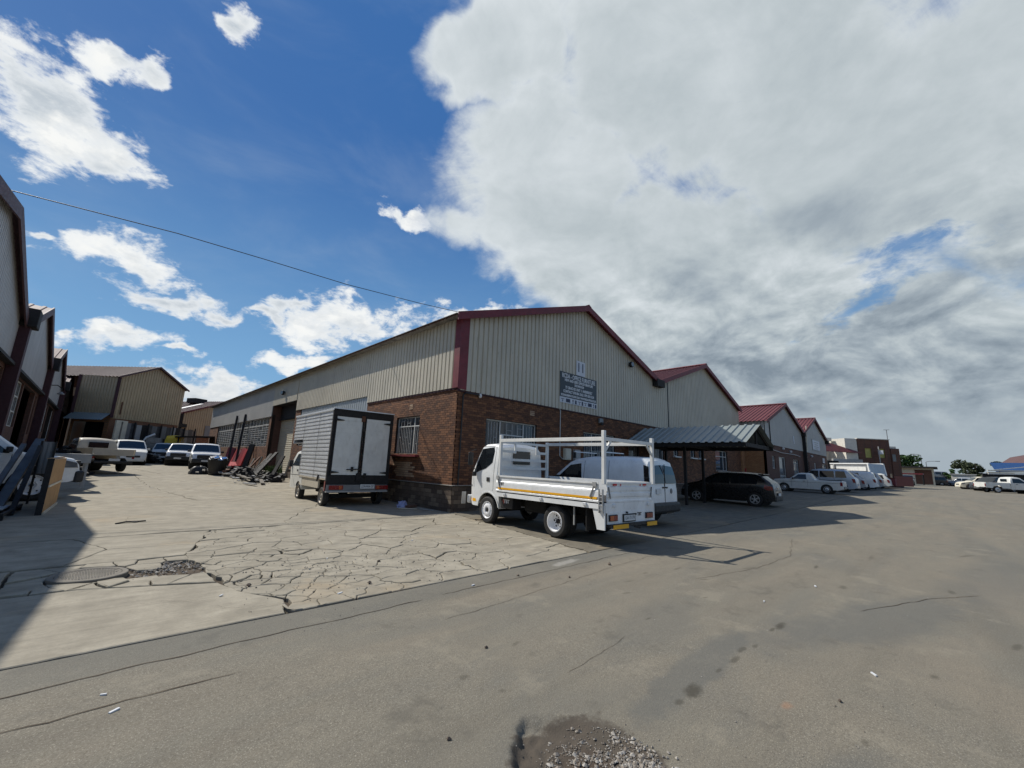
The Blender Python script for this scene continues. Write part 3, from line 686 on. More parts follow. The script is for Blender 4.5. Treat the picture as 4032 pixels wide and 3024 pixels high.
# crack filling grit, rubble and weeds
grit = MB()
def pebble(mb, x, y, z, r, rr=rnd):
    vs_ = []
    a0 = rr.uniform(0, 6.28); ex_, ey_, ez_ = r*rr.uniform(.7, 1.35), r*rr.uniform(.6, 1.0), r*rr.uniform(.35, .75); ca, sa = math.cos(a0), math.sin(a0)
    for (px_, py_, pz_) in ((1, 0, 0), (.45, .85, .1), (-.5, .8, -.1), (-1, .05, 0), (-.4, -.85, .1), (.55, -.8, 0), (.2, .1, 1), (-.25, -.15, .9), (0, 0, -1)):
        px_, py_, pz_ = px_*ex_*rr.uniform(.8, 1.15), py_*ey_*rr.uniform(.8, 1.15), pz_*ez_
        vs_.append((x+px_*ca-py_*sa, y+px_*sa+py_*ca, z+pz_))
    fs = [(0, 1, 6), (1, 2, 6), (2, 7, 6), (2, 3, 7), (3, 4, 7), (4, 5, 7), (5, 6, 7), (5, 0, 6)]+[(i, (i+5) % 6, 8) for i in range(6)]
    mb.add(vs_, fs)
for i in range(2600):
    a = rv.uniform(0, 6.283); r = math.sqrt(rv.random())*.38; x = 2.39+r*math.cos(a)*1.0; y = 1.60+r*math.sin(a)
    keep = .18+.70*(fbm((x*4, y*4, 2), 3) > -.05)*(1 if (y < 1.72 or x < 2.45) else .3)
    if rv.random() > keep: continue
    big = rv.random() < .10
    pebble(grit, x, y, pothole_depth(x, y)+.003, rv.uniform(.010, .020) if big else rv.uniform(.003, .008), rv)
for i in range(420):
    a = rv.gauss(0, 1); x = 2.50+rv.gauss(0, .10); y = 1.42+rv.gauss(0, .07)
    if 1.2 < y < 1.6: pebble(grit, x, y, pothole_depth(x, y)+.005, rv.uniform(.007, .015), rv)
gv = grit.build('gravel', 'gravel', fix=True); tag(gv, 'loose pale gravel and earth lying in the pothole of the road', 'gravel', kind='stuff')
rub = MB()
for i in range(900):
    t = rv.random()
    if t < .45: x = rv.gauss(1.0, .30); y = rv.gauss(8.45, .34)
    elif t < .6: x = rv.uniform(-.5, 1.3); y = rv.choice([7.72, 9.17])+rv.gauss(0, .04)
    else: x = rv.uniform(1.4, 8.5); y = rv.uniform(5.4, 11.7); 
    if math.hypot(x-.18, y-8.42) < .46: continue
    pebble(rub, x, y, g(x, y)+(-.03 if t < .6 else .002), rv.uniform(.006, .034) if t < .45 else rv.uniform(.003, .012), rv)
for i in range(500):      # crumbs along the open joints of the broken paving
    x = rv.gauss(3.2, 1.3); y = rv.gauss(6.6, .8)
    if 5.4 < y < 11 and x > 1.5: pebble(rub, x, y, g(x, y)+.003, rv.uniform(.004, .016), rv)
for i in range(1300):
    x = rv.uniform(-1.2, 16)**1.0; y = rv.uniform(.0, 5.2); pebble(rub, x, y, g(x, y)+.002, rv.uniform(.002, .007), rv)
tag(rub.build('rubble', 'gravel', fix=True), 'small stones and crumbs of concrete scattered over yard and road', 'rubble', kind='stuff')
# manhole cover
mh = thing('manhole_cover', 'round cast iron manhole cover set among broken concrete in the yard', 'manhole cover', (.18, 8.42, .004))
MB().lathe([(.41, -.06), (.41, .0), (.40, .008), (.345, .008), (.34, .0), (.34, -.06)], ax='z', n=48).build('frame', 'iron_old', mh, smooth=30)
MB().lathe([(.335, -.05), (.335, .003), (.325, .006), (.30, .006), (.298, 0.0), (0.001, 0.0)], ax='z', n=48).build('lid', 'iron_old', mh, smooth=30)
st = MB()
for i in range(-9, 10):
    for j in range(-9, 10):
        x_, y_ = i*.031, j*.031
        if math.hypot(x_, y_) < .285: st.box(x_-.011, x_+.011, y_-.004, y_+.004, 0, .007) if (i+j) % 2 else st.box(x_-.004, x_+.004, y_-.011, y_+.011, 0, .007)
tag(st.build('tread_stud', 'iron_worn', mh), kind='stuff')

# ================================================================== MAIN WAREHOUSE
X0, Y0 = 9.09, 12.22; Y1 = 60.8; EAVE = 7.2; RIDGE = 9.80; BT = 4.42
RX = [X0, 24.6, 40.1]      # two gables
wh = thing('warehouse', 'brick and beige ribbed metal warehouse with two maroon edged gables, unit 11', 'warehouse', (0, 0, 0))
def cells_minus(u0, u1, z0, z1, ops):
    us = sorted({u0, u1, *[min(max(o[0], u0), u1) for o in ops], *[min(max(o[1], u0), u1) for o in ops]})
    zs = sorted({z0, z1, *[min(max(o[2], z0), z1) for o in ops], *[min(max(o[3], z0), z1) for o in ops]})
    for i in range(len(us)-1):
        for j in range(len(zs)-1):
            um, zm = (us[i]+us[i+1])/2, (zs[j]+zs[j+1])/2
            if not any(o[0] < um < o[1] and o[2] < zm < o[3] for o in ops): yield us[i], us[i+1], zs[j], zs[j+1]
BR_ALL = []
def brick_wall(parent, P0, U, Nn, u0, u1, z0, ztop, ops, mat='brick', name='brick_wall', thick=.22, bl=.222, bh=.073, joint=.012, pick=None, gathers=None):
    P0 = Vector(P0); U = Vector(U); Nn = Vector(Nn); zt_ = ztop
    mb = MB()
    for a, b_, c, d in cells_minus(u0, u1, z0-.6, zt_, ops):
        ctr = P0+U*(a+b_)/2+Vector((0, 0, (c+d)/2))-Nn*(thick/2); mb.obox(ctr, U*(b_-a)/2, Nn*thick/2, Vector((0, 0, (d-c)/2)))
    wall = mb.build(name, 'mortar', parent)
    rows_ = int((zt_-z0)/(bh+joint)); pitch = bl+joint
    for r in range(rows_):
        za = z0+r*(bh+joint); zb = za+bh; off = (pitch/2 if r % 2 else 0)
        iv = [(u0, u1)]
        for o in ops:
            if o[2] < (za+zb)/2 < o[3]:
                niv = []
                for a, b_ in iv:
                    if o[0] > a: niv.append((a, min(b_, o[0])))
                    if o[1] < b_: niv.append((max(a, o[1]), b_))
                iv = [(a, b_) for a, b_ in niv if b_-a > .03]
        k0 = int((u0-off)/pitch)-1; k1 = int((u1-off)/pitch)+1
        for k in range(k0, k1+1):
            a0 = k*pitch+off; b0 = a0+bl
            for a, b_ in iv:
                aa, bb_ = max(a0, a), min(b0, b_)
                if bb_-aa > .03: gathers.append((P0+U*(aa+bb_)/2+Vector((0, 0, (za+zb)/2)), U, Nn, (bb_-aa)/2, bh/2, wall, mat))
    return wall
def flush_bricks(gathers, nsingle, mats_key):
    """the nearest bricks become parts of their own, the others one joined part per wall"""
    cp = Vector((0, 0, 1.7)); gathers.sort(key=lambda b_: (b_[0]-cp).length)
    cache_ = {}
    for b_ in gathers[:nsingle]:
        key = (round(b_[3], 3), round(b_[4], 3), b_[6])
        if key not in cache_:
            mb = MB(); mb.obox((0, 0, 0), (b_[3], 0, 0), (0, .014, 0), (0, 0, b_[4])); cache_[key] = mb.mesh('brick', b_[6])
        ang = math.atan2(b_[1].y, b_[1].x)
        link('brick' if b_[6] != 'stone' else 'plinth_stone', cache_[key], b_[5], b_[0]+b_[2]*rnd.uniform(-.003, .003), (0, 0, ang))
    rest = {}
    for b_ in gathers[nsingle:]: rest.setdefault((b_[5].name, b_[6]), []).append(b_)
    for (wn, mt), lst in rest.items():
        mb = MB()
        for b_ in lst: mb.obox(b_[0]+b_[2]*rnd.uniform(-.003, .003), b_[1]*b_[3], b_[2]*.014, Vector((0, 0, b_[4])))
        tag(mb.build('bricks', mt, lst[0][5], fix=False), kind='stuff')
GA = []; ST = []
W_A = (14.64, 16.48, 1.98, 3.54)                               # (Y, Y, z, z) windows of the yard side
W_B = (19.5, 29.2, 2.42, 4.82); DOOR = (30.2, 35.7, -.6, 5.5); W_C = (36.25, 56.0, 2.42, 4.72)
PL = .92
brick_wall(wh, (X0, 0, 0), (0, 1, 0), (-1, 0, 0), Y0, 19.5, PL, BT, [W_A], gathers=GA)
brick_wall(wh, (X0, 0, 0), (0, 1, 0), (-1, 0, 0), 19.5, Y1, PL, 4.82, [W_B, DOOR, W_C], gathers=GA)
# gable front: openings (X, X, z, z)
FW = [(10.55, 13.47, 1.75, 3.46), (16.91, 19.79, 1.75, 3.46), (26.9, 27.6, 2.7, 3.55), (29.6, 30.3, 2.7, 3.55), (31.0, 31.7, 2.7, 3.55), (34.2, 36.8, 1.9, 3.45)]
FD = [(21.2, 22.3, .0, 3.1), (24.2, 25.5, .0, 3.15)]
brick_wall(wh, (0, Y0, 0), (1, 0, 0), (0, -1, 0), X0, RX[2], PL, BT, FW+FD, gathers=GA)
# plinths, of coarse blocks, standing a little proud
brick_wall(wh, (X0-.05, 0, 0), (0, 1, 0), (-1, 0, 0), Y0-.09, 30.2, -.02, PL-.01, [], name='plinth', mat='stone', bl=.34, bh=.14, joint=.012, gathers=ST)
brick_wall(wh, (X0-.05, 0, 0), (0, 1, 0), (-1, 0, 0), 35.7, Y1, -.02, PL-.01, [], name='plinth', mat='stone', bl=.34, bh=.14, joint=.012, gathers=ST)
brick_wall(wh, (0, Y0-.09, 0), (1, 0, 0), (0, -1, 0), X0-.05, RX[2], -.02, PL-.01, FD, name='plinth', mat='stone', bl=.34, bh=.14, joint=.012, gathers=ST)
# patch of paler bricks below the office window
for b_ in GA:
    if b_[2].x < -.5 and 14.95 < b_[0].y+.14*math.sin(b_[0].z*23) < 16.3 and 1.05 < b_[0].z < 1.72:
        i_ = GA.index(b_); GA[i_] = b_[:6]+('brick_pale',)
flush_bricks(GA, 300, 0); flush_bricks(ST, 120, 0)
MB().box(X0-.12, X0+.03, Y0-.16, 30.2, PL-.012, PL+.012).box(X0+.03, RX[2], Y0-.16, Y0+.03, PL-.012, PL+.012).build('plinth_ledge', 'concrete_old', wh)

def roofline(u, segs=RX):
    for a, b_ in zip(segs[:-1], segs[1:]):
        if u <= b_+1e-6:
            m_ = (a+b_)/2; return EAVE+(RIDGE-EAVE)*(1-abs(u-m_)/((b_-a)/2))
    return EAVE
corr('cladding_sheet', (0, Y0-.03, 0), (1, 0, 0), (0, 0, 1), (0, -1, 0), X0+.02, RX[2], lambda u: BT-.05, lambda u: roofline(u)+.0, 'clad_beige', wh)
lowc = lambda y: BT+.03 if y < 19.49 else (4.78 if y < 30.19 else (5.5 if y < 35.71 else 4.70))
for a, b_ in ((Y0+.02, 19.5), (19.5, 30.2), (30.2, 35.7), (35.7, Y1)):
    z_ = lowc((a+b_)/2); corr('cladding_sheet', (X0-.03, 0, 0), (0, 1, 0), (0, 0, 1), (-1, 0, 0), a, b_, z_, EAVE+.02, 'clad_beige' if b_ < 50 else 'clad_grey', wh)
# dark soffit gap flashing below the cladding
MB().box(X0-.06, RX[2], Y0-.05, Y0-.02, BT-.10, BT-.02).box(X0-.05, X0-.028, Y0, 19.5, BT-.04, BT+.03).build('flashing', 'maroon_dark', wh)
# corner flashing, front and side face
MB().box(X0-.095, X0-.08, Y0-.10, Y0+.24, BT+.02, EAVE+.12).box(X0-.08, X0+.32, Y0-.10, Y0-.085, BT-.02, EAVE+.12).build('corner_flashing', 'maroon_paint', wh)
# roofs with real ribs; the eave hangs out over the yard
def pitched(parent, xa, xb, ya, yb_, eave, ridge, mat, over=.5, front=.32, name='roof_sheet', single=False, pitch=.25, sheet=.75, sides=(1, 1)):
    xm = (xa+xb)/2; sl_ = Vector((xm-xa, 0, ridge-eave)); L_ = sl_.length; d = sl_/L_; up = Vector((-d.z, 0, d.x))
    if sides[0]: corr(name, (xa, 0, eave+.06), (0, 1, 0), d, up, ya-front, yb_+.2, -over, L_, mat, parent, sheet, pitch, .05, single)
    d2 = Vector((-d.x, 0, d.z)); up2 = Vector((d.z, 0, d.x))
    if sides[1]: corr(name, (xb, 0, eave+.06), (0, 1, 0), d2, up2, ya-front, yb_+.2, -over if not sides[1] == 2 else -.1, L_, mat, parent, sheet, pitch, .05, single)
pitched(wh, RX[0], RX[1], Y0, Y1, EAVE, RIDGE, 'roof_faded', over=.52)
pitched(wh, RX[1], RX[2], Y0, Y1, EAVE, RIDGE, 'roof_red', over=-.02)
uw = MB()   # purlins and soffit at the eave
uw.box(X0-.50, X0-.03, Y0-.3, Y1+.2, EAVE-.055, EAVE-.035)
uw.build('eave_lining', 'wood_grey', wh)
def barge(parent, xa, xb, y, eave, ridge, h=.31, t=.05, mat='maroon_paint', ov=.35, name='barge_board'):
    xm = (xa+xb)/2; k_ = (ridge-eave)/(xm-xa)
    for x1_, x2_, sgn in ((xa-ov, xm, 1), (xm, xb+.0, -1)):
        z1_ = (eave-ov*k_) if sgn > 0 else ridge; z2_ = ridge if sgn > 0 else eave
        MB().prism([(x1_, z1_-h+.16), (x2_, z2_-h+.16), (x2_, z2_+.16), (x1_, z1_+.16)], lambda a, b_: (a, y, b_), lambda a, b_: (a, y-t, b_)).build(name, mat, parent)
    rc = MB().prism([(xm-.22, ridge+.10), (xm, ridge+.21), (xm+.22, ridge+.10), (xm, ridge+.15)], lambda a, b_: (a, y-t-.01, b_), lambda a, b_: (a, Y1, b_)); rc.build('ridge_cap', mat, parent)
barge(wh, RX[0], RX[1], Y0-.33, EAVE, RIDGE, ov=.45); barge(wh, RX[1], RX[2], Y0-.33, EAVE, RIDGE, ov=0)
# soffit strip behind the barge boards
for a, b_ in zip(RX[:-1], RX[1:]):
    m_ = (a+b_)/2
    MB().prism([(a, EAVE-.02), (m_, RIDGE-.02), (b_, EAVE-.02), (b_, EAVE+.04), (m_, RIDGE+.04), (a, EAVE+.04)], lambda p, q: (p, Y0-.33, q), lambda p, q: (p, Y0-.07, q)).build('verge_lining', 'maroon_paint', wh)
# valley gutter, box outlet and the dark expansion slit
MB().box(RX[1]-.5, RX[1]+.5, Y0-.42, Y0-.05, EAVE-.28, EAVE+.16).build('valley_gutter', 'dark_steel', wh)
MB().box(26.10, 26.20, Y0-.10, Y0-.055, BT, 7.75).build('downpipe', 'black_plastic', wh)  # black strip standing for the expansion slit
# closing walls (right side and back) and floor of the roof space so that light does not leak
MB().box(RX[2]-.2, RX[2]-.02, Y0, Y1, -.2, EAVE).build('side_wall', 'brick_far', wh)
bw = MB().prism([(RX[0], -.2), (RX[2]-.2, -.2), (RX[2]-.2, EAVE), ((RX[1]+RX[2])/2, RIDGE), (RX[1], EAVE), ((RX[0]+RX[1])/2, RIDGE), (RX[0], EAVE)], lambda a, b_: (a, Y1-.2, b_), lambda a, b_: (a, Y1, b_)); bw.build('rear_wall', 'brick_far', wh)
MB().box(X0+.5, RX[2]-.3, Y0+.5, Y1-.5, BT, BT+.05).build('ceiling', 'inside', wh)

def steel_window(parent, P0, U, Nn, u0, u1, z0, z1, mull, trans, bars=None, glass='glass', inset=.10, fw=.045, back=None, sill=None, framemat='window_frame', hbars=None):
    P0 = Vector(P0); U = Vector(U); Nn = Vector(Nn)
    def pt(u, z, d): return P0+U*u+Vector((0, 0, z))+Nn*d
    def bar(mb, ua, ub, za, zb, d, t=.03): mb.obox((pt(ua, za, d)+pt(ub, zb, d))/2, U*(ub-ua)/2, Nn*t/2, Vector((0, 0, (zb-za)/2)))
    fmb = MB()
    bar(fmb, u0, u0+fw, z0, z1, -inset); bar(fmb, u1-fw, u1, z0, z1, -inset); bar(fmb, u0+fw, u1-fw, z0, z0+fw, -inset); bar(fmb, u0+fw, u1-fw, z1-fw, z1, -inset)
    for m_ in mull: bar(fmb, m_-fw/2, m_+fw/2, z0+fw, z1-fw, -inset+.003)
    for (ta, tb, tz) in trans: bar(fmb, ta, tb, tz-fw/2, tz+fw/2, -inset+.006)
    w = fmb.build('window', framemat, parent)
    ed = [u0]+sorted(mull)+[u1]
    for a, b_ in zip(ed[:-1], ed[1:]):
        p = MB(); bar(p, a+.01, b_-.01, z0+.01, z1-.01, -inset-.03, .006); p.build('pane', glass, w)
    if bars:
        bm_ = MB()
        for (ba, bb_, za, zb, step) in bars:
            n = max(1, int((bb_-ba)/step)); 
            for i in range(1, n): 
                u = ba+(bb_-ba)*i/n; bar(bm_, u-.007, u+.007, za, zb, -inset+.035, .010)
                if i % 2: 
                    zc = za+(zb-za)*(.35 if i % 4 == 1 else .62); bar(bm_, u, min(bb_, u+step), zc-.006, zc+.006, -inset+.035, .008)
        bm_.build('burglar_bars', 'bars_white', w)
    if hbars:
        bm_ = MB()
        for (ba, bb_, z_) in hbars: bar(bm_, ba, bb_, z_-.012, z_+.012, -inset+.045, .02)
        bm_.build('burglar_bars', 'bars_white', w)
    if back:
        bk = MB(); bar(bk, u0, u1, z0, z1, -inset-.16, .01); bk.build('curtain', back, w)
    if sill:
        s_ = MB(); bar(s_, u0-.12, u1+.12, z0-.085, z0-.01, .04, .28); s_.build('sill', sill, w)
    # reveals
    rv_ = MB(); bar(rv_, u0-.02, u0-.002, z0, z1, -.13, .24); bar(rv_, u1+.002, u1+.02, z0, z1, -.13, .24); bar(rv_, u0-.02, u1+.02, z1+.002, z1+.02, -.13, .24); rv_.build('reveal', 'mortar', w)
    return w
SX = ((X0, 0, 0), (0, 1, 0), (-1, 0, 0)); SY = ((0, Y0, 0), (1, 0, 0), (0, -1, 0))
wa = W_A; steel_window(wh, *SX, *wa, [15.15], [(wa[0], 15.15, 3.15), (15.15, wa[1], 3.15)], [(14.7, 15.12, 2.05, 3.1, .12), (15.2, 16.42, 2.05, 3.1, .13), (15.2, 16.42, 3.18, 3.48, .22)], back='curtain', glass='glass')
MB().box(X0-.20, X0+.02, wa[0]-.15, wa[1]+.2, 1.89, 1.965).build('sill', 'maroon_paint', wh)
for (a, b_, c, d) in FW[:2]:
    steel_window(wh, *SY, a, b_, c, d, [a+.82, b_-.75], [(a+.82, b_-.75, d-.56)], [(a+.05, a+.78, c+.05, d-.1, .13), (a+.86, b_-.8, c+.05, d-.6, .14), (a+.86, b_-.8, d-.53, d-.08, .28), (b_-.71, b_-.06, c+.05, d-.1, .13)], back='curtain')
for (a, b_, c, d) in FW[2:5]: steel_window(wh, *SY, a, b_, c, d, [], [], None, glass='glass', sill='window_frame')
a, b_, c, d = FW[5]; steel_window(wh, *SY, a, b_, c, d, [b_-.75], [(a, b_-.75, d-.45), (b_-.75, b_, d-.45)], None, glass='glass', sill='concrete_old')
# big yard windows
a, b_, c, d = W_C
mul = [a+1.04*i for i in range(1, 19)]
hb = []
for i, z_ in enumerate([2.62, 2.80, 2.98, 3.16, 3.34, 3.52, 3.70, 3.88, 4.06]):
    for k in range(19):
        if rv.random() < (.16 if z_ < 3.4 else .04): continue
        hb.append((a+1.04*k, a+1.04*(k+1), z_))
steel_window(wh, *SX, a, b_, c, d, mul, [(a, b_, 4.14)], None, glass='old_glass', hbars=hb, fw=.04)
corr('translucent_sheet', (X0+.20, 0, 0), (0, 1, 0), (0, 0, 1), (-1, 0, 0), a, b_, c, d, 'translucent', wh, single=True)
a, b_, c, d = W_B
steel_window(wh, *SX, a, b_, c, d, [a+.97*i for i in range(1, 10)], [(a, b_, 4.14)], None, glass='glass', fw=.04, hbars=[(a, b_, c+.18*i) for i in range(1, 9)])
corr('translucent_sheet', (X0+.04, 0, 0), (0, 1, 0), (0, 0, 1), (-1, 0, 0), a, b_, 4.0, d, 'translucent', wh, single=True)
# roller door in its deep recess
for ya_ in (35.7, 29.95): MB().box(X0+.002, X0+.75, ya_, ya_+.25, -.2, 5.5).build('door_reveal', 'brick_far_dark', wh)
MB().box(X0+.0, X0+.7, 30.2, 35.7, 5.5, 5.7).build('door_lintel', 'dark_steel', wh)
MB().box(X0+.60, X0+.66, 30.2, 35.7, 4.45, 5.5).build('door_hood', 'dark_steel', wh)
rd = MB().box(X0+.70, X0+.74, 30.2, 35.7, .35, 4.5).build('roller_door', 'shutter', wh)
sm_ = MB().box(-.012, .012, -2.75, 2.75, -.062, .062).mesh('slat', 'shutter')
sm2 = MB().prism([(.0, -.066), (-.022, -.03), (-.022, .03), (0, .066)], lambda a, b_: (a, -2.74, b_), lambda a, b_: (a, 2.74, b_)).mesh('slat', 'shutter')
for i in range(30): link('slat', sm2, rd, (X0+.70, 32.95, .42+.137*i))
MB().box(X0-.3, X0+.7, 30.2, 35.7, .0, .62).build('loading_step', 'concrete_old', wh)
# front doors
def sec_door(parent, P0, U, Nn, u0, u1, z0, z1, mat='window_frame', mesh=True):
    P0 = Vector(P0); U = Vector(U); Nn = Vector(Nn)
    def bar(mb, ua, ub, za, zb, d, t=.03): mb.obox(P0+U*(ua+ub)/2+Vector((0, 0, (za+zb)/2))+Nn*d, U*(ub-ua)/2, Nn*t/2, Vector((0, 0, (zb-za)/2)))
    mb = MB(); bar(mb, u0, u0+.07, z0, z1, -.08); bar(mb, u1-.07, u1, z0, z1, -.08); bar(mb, u0+.07, u1-.07, z1-.07, z1, -.08); bar(mb, u0+.07, u1-.07, (z0+z1)*.42, (z0+z1)*.42+.06, -.08); bar(mb, u0+.07, u1-.07, z0, z0+.5, -.08, .02)
    d_ = mb.build('door', mat, parent)
    b2 = MB(); n = 7
    for i in range(1, n): u = u0+(u1-u0)*i/n; bar(b2, u-.01, u+.01, z0+.5, z1-.07, -.07, .015)
    b2.build('door_bars', 'bars_white', d_)
    b3 = MB(); bar(b3, u0, u1, z0, z1, -.16, .02); b3.build('door_panel', 'glass', d_)
for (a, b_, c, d) in FD: sec_door(wh, *SY, a, b_, g(a, Y0)+.1, d)
# air bricks, conduit, meter boxes, lamps
for (x_, z_) in ((13.15, 3.95), (27.8, 3.9)):
    vt = MB()
    for i in range(3): vt.box(x_-.14, x_+.14, Y0-.022, Y0-.012, z_-.10+.075*i, z_-.05+.075*i)
    vt.build('air_brick', 'brick_pale', wh)
vt = MB()
for i in range(3): vt.box(X0-.022, X0-.012, 15.25, 15.5, 3.85+.075*i, 3.9+.075*i)
vt.build('air_brick', 'brick_pale', wh)
MB().tube([(15.05, Y0-.04, 4.3), (14.95, Y0-.04, 4.38)], .02).tube([(15.05, Y0-.04, 4.3), (15.05, Y0-.04, 2.2), (15.25, Y0-.04, 2.08), (15.5, Y0-.04, 2.1)], .022).build('conduit', 'bars_white', wh, smooth=40)
for nm, x_, c_, z_ in (('cream', 15.52, 'cream_paint', 2.30), ('grey', 16.25, 'light_grey', 2.28)):
    t = thing('meter_box', f'small {nm} electrical box on the brick wall behind the dropside truck', 'meter box', (x_, Y0-.02, z_))
    MB().box(-.21, .21, -.16, 0, -.26, .26).build('case', c_, t, bevel=.015); MB().box(-.17, .17, -.175, -.165, -.21, .21).build('lid', c_, t)
t = thing('pipe', 'black downpipe and conduit at the front corner of the brick wall', 'pipe', (X0+.22, Y0-.06, 0))
MB().tube([(0, 0, .0), (0, 0, 4.2), (.1, 0, 4.3), (.9, .0, 4.3)], .028).build('pipe', 'black_plastic', t, smooth=40)
t = thing('wall_lamp', 'small white bulkhead lamp under the cladding near the warehouse corner', 'lamp', (X0+1.05, Y0-.05, 4.22))
MB().lathe([(.02, -.02), (.05, 0), (.07, .05), (.06, .11), (.03, .15)], ax='z', n=12).build('globe', 'foam', t, smooth=40)
def floodlight(loc, rz, lab, mat='dark_steel'):
    t = thing('floodlight', lab, 'floodlight', loc, rz)
    MB().lathe([(.10, 0), (.16, .04), (.17, .16), (.14, .20)], ax='x', n=16).build('housing', mat, t, smooth=40)
    MB().lathe([(.135, .201), (.13, .205)], ax='x', n=16).build('lens', 'lens', t); MB().beam((-.15, 0, .12), (.05, 0, .05), .04, .04).build('bracket', mat, t)
floodlight((X0-.15, 33.0, 6.25), R_(200), 'round black floodlight on the cladding above the roller door')
floodlight((21.3, Y0-.12, 7.72), R_(-95), 'round dark floodlight high under the right slope of the front gable')
t = thing('security_light', 'small grey twin light box on the brick band between the two front windows', 'light', (18.3, Y0-.05, 4.1))
MB().box(-.17, .17, -.1, 0, -.1, .16).build('housing', 'grey_steel', t, bevel=.01); MB().box(-.1, .1, -.16, -.1, -.2, -.05).build('sensor', 'dark_steel', t)
# signs
sg = thing('sign_board', 'black office furniture showroom board with white lettering on the gable', 'sign', (16.42, Y0-.10, 5.44))
MB().box(-1.5, 1.5, 0, .03, -.47, .74).build('panel', 'sign_black', sg)
MB().box(-1.5, 1.5, -.0, .028, -.75, -.473).build('picture_strip', 'sign_white', sg)
for z_, tx, sz, wd in ((.56, 'RCDA - OFFICE FURNITURE', .30, 2.70), (.36, 'NEW AND USED OFFICE FURNITURE', .17, 2.30), (.19, 'SHOWROOM', .16, .76), (.0, '77 CRAIG RD UNIT 11 ANDERBOLT', .18, 2.2), (-.19, 'CONTACT 078 804 3362 / 079 050 0134', .18, 2.5), (-.375, 'RCDASALES@OUTLOOK.COM / WWW.RCDAOFFICE.CO.ZA', .13, 2.85)):
    text_mesh(tx, sz, 'print_white', sg, (0, -.004, z_), (R_(90), 0, 0), width=wd, bold=.007)
ic = MB()
for i, x_ in enumerate([-1.30, -.88, -.50, -.27, .02, .27, .52, .90, 1.21, 1.40]):
    t_ = 'dbcfdsdbcf'[i]
    if t_ == 'd': ic.box(x_-.12, x_+.12, -.006, 0, -.585, -.56).box(x_-.012, x_+.012, -.006, 0, -.66, -.585).box(x_-.05, x_+.05, -.006, 0, -.69, -.665)
    elif t_ == 'b': ic.box(x_-.16, x_+.16, -.006, 0, -.70, -.53)
    elif t_ == 'c': ic.box(x_-.035, x_+.035, -.006, 0, -.62, -.53).box(x_-.012, x_+.012, -.006, 0, -.69, -.62).box(x_-.045, x_+.045, -.006, 0, -.71, -.69)
    elif t_ == 'f': ic.box(x_-.06, x_+.06, -.006, 0, -.72, -.53)
    else: ic.box(x_-.055, x_+.055, -.006, 0, -.72, -.52)
ic.build('furniture_pictures', 'navy', sg)
s11 = thing('number_sign', 'white number 11 plate above the black office furniture board', 'sign', (16.52, Y0-.115, 6.56))
MB().box(-.36, .36, 0, .02, -.37, .37).build('plate', 'sign_white', s11); text_mesh('11', .66, 'navy', s11, (0, -.003, .02), (R_(90), 0, 0), bold=.006)

# ================================================================== UNITS FURTHER ALONG THE ROAD (gables three and four)
Y3 = 10.43; R3 = [41.0, 54.9, 68.4]; E3, K3, B3 = 6.35, 8.62, 4.38
un = thing('gabled_units', 'pair of grey clad gabled units with red ribbed roofs past the carport', 'warehouse')
def rl3(u):
    for a, b in zip(R3[:-1], R3[1:]):
        if u <= b+1e-6: return E3+(K3-E3)*(1-abs(u-(a+b)/2)/((b-a)/2))
    return E3
corr('cladding_sheet', (0, Y3-.03, 0), (1, 0, 0), (0, 0, 1), (0, -1, 0), R3[0]+.02, R3[2], lambda u: B3, rl3, 'clad_grey', un, pitch=.25, dep=.02)
ops3 = [(42.67, 43.7, 2.3, 3.41), (44.9, 47.2, .3, 3.41), (50.3, 52.5, 1.75, 3.36), (56.0, 57.5, 1.9, 3.38), (60.3, 61.3, .4, 3.29), (64.99, 67.6, 1.9, 3.29)]
def plain_wall(parent, P0, U, Nn, u0, u1, z0, z1, ops, mat, name='wall', thick=.22):
    P0 = Vector(P0); U = Vector(U); Nn = Vector(Nn); mb = MB()
    for a, b, c, d in cells_minus(u0, u1, z0, z1, ops): mb.obox(P0+U*(a+b)/2+Vector((0, 0, (c+d)/2))-Nn*(thick/2), U*(b-a)/2, Nn*thick/2, Vector((0, 0, (d-c)/2)))
    return mb.build(name, mat, parent)
S3 = ((0, Y3, 0), (1, 0, 0), (0, -1, 0))
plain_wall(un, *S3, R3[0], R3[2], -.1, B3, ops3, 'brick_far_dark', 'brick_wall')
for i, (a, b, c, d) in enumerate(ops3):
    if i in (1, 4): sec_door(un, *S3, a, b, c+.2, d)
    else: steel_window(un, *S3, a, b, c, d, [(a+b)/2], [(a, b, d-.4)], [(a+.05, b-.05, c+.05, d-.05, .18)])
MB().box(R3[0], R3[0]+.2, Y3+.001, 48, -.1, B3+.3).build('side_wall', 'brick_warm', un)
MB().box(R3[2]-.2, R3[2], Y3+.001, 48, -.1, E3).build('side_wall', 'brick_far', un)
corr('cladding_sheet', (R3[0]-.03, 0, 0), (0, 1, 0), (0, 0, 1), (-1, 0, 0), Y3, 48, B3, E3, 'clad_grey', un, single=True)
for i in (0, 1): pitched(un, R3[i], R3[i+1], Y3, 48, E3, K3, 'roof_red', over=.02 if i else .3, front=.28, pitch=.35, sheet=1.05)
_Y1 = Y1; Y1 = 48
barge(un, R3[0], R3[1], Y3-.28, E3, K3, h=.30, ov=.2, mat='roof_red'); barge(un, R3[1], R3[2], Y3-.28, E3, K3, h=.30, ov=0, mat='roof_red'); Y1 = _Y1
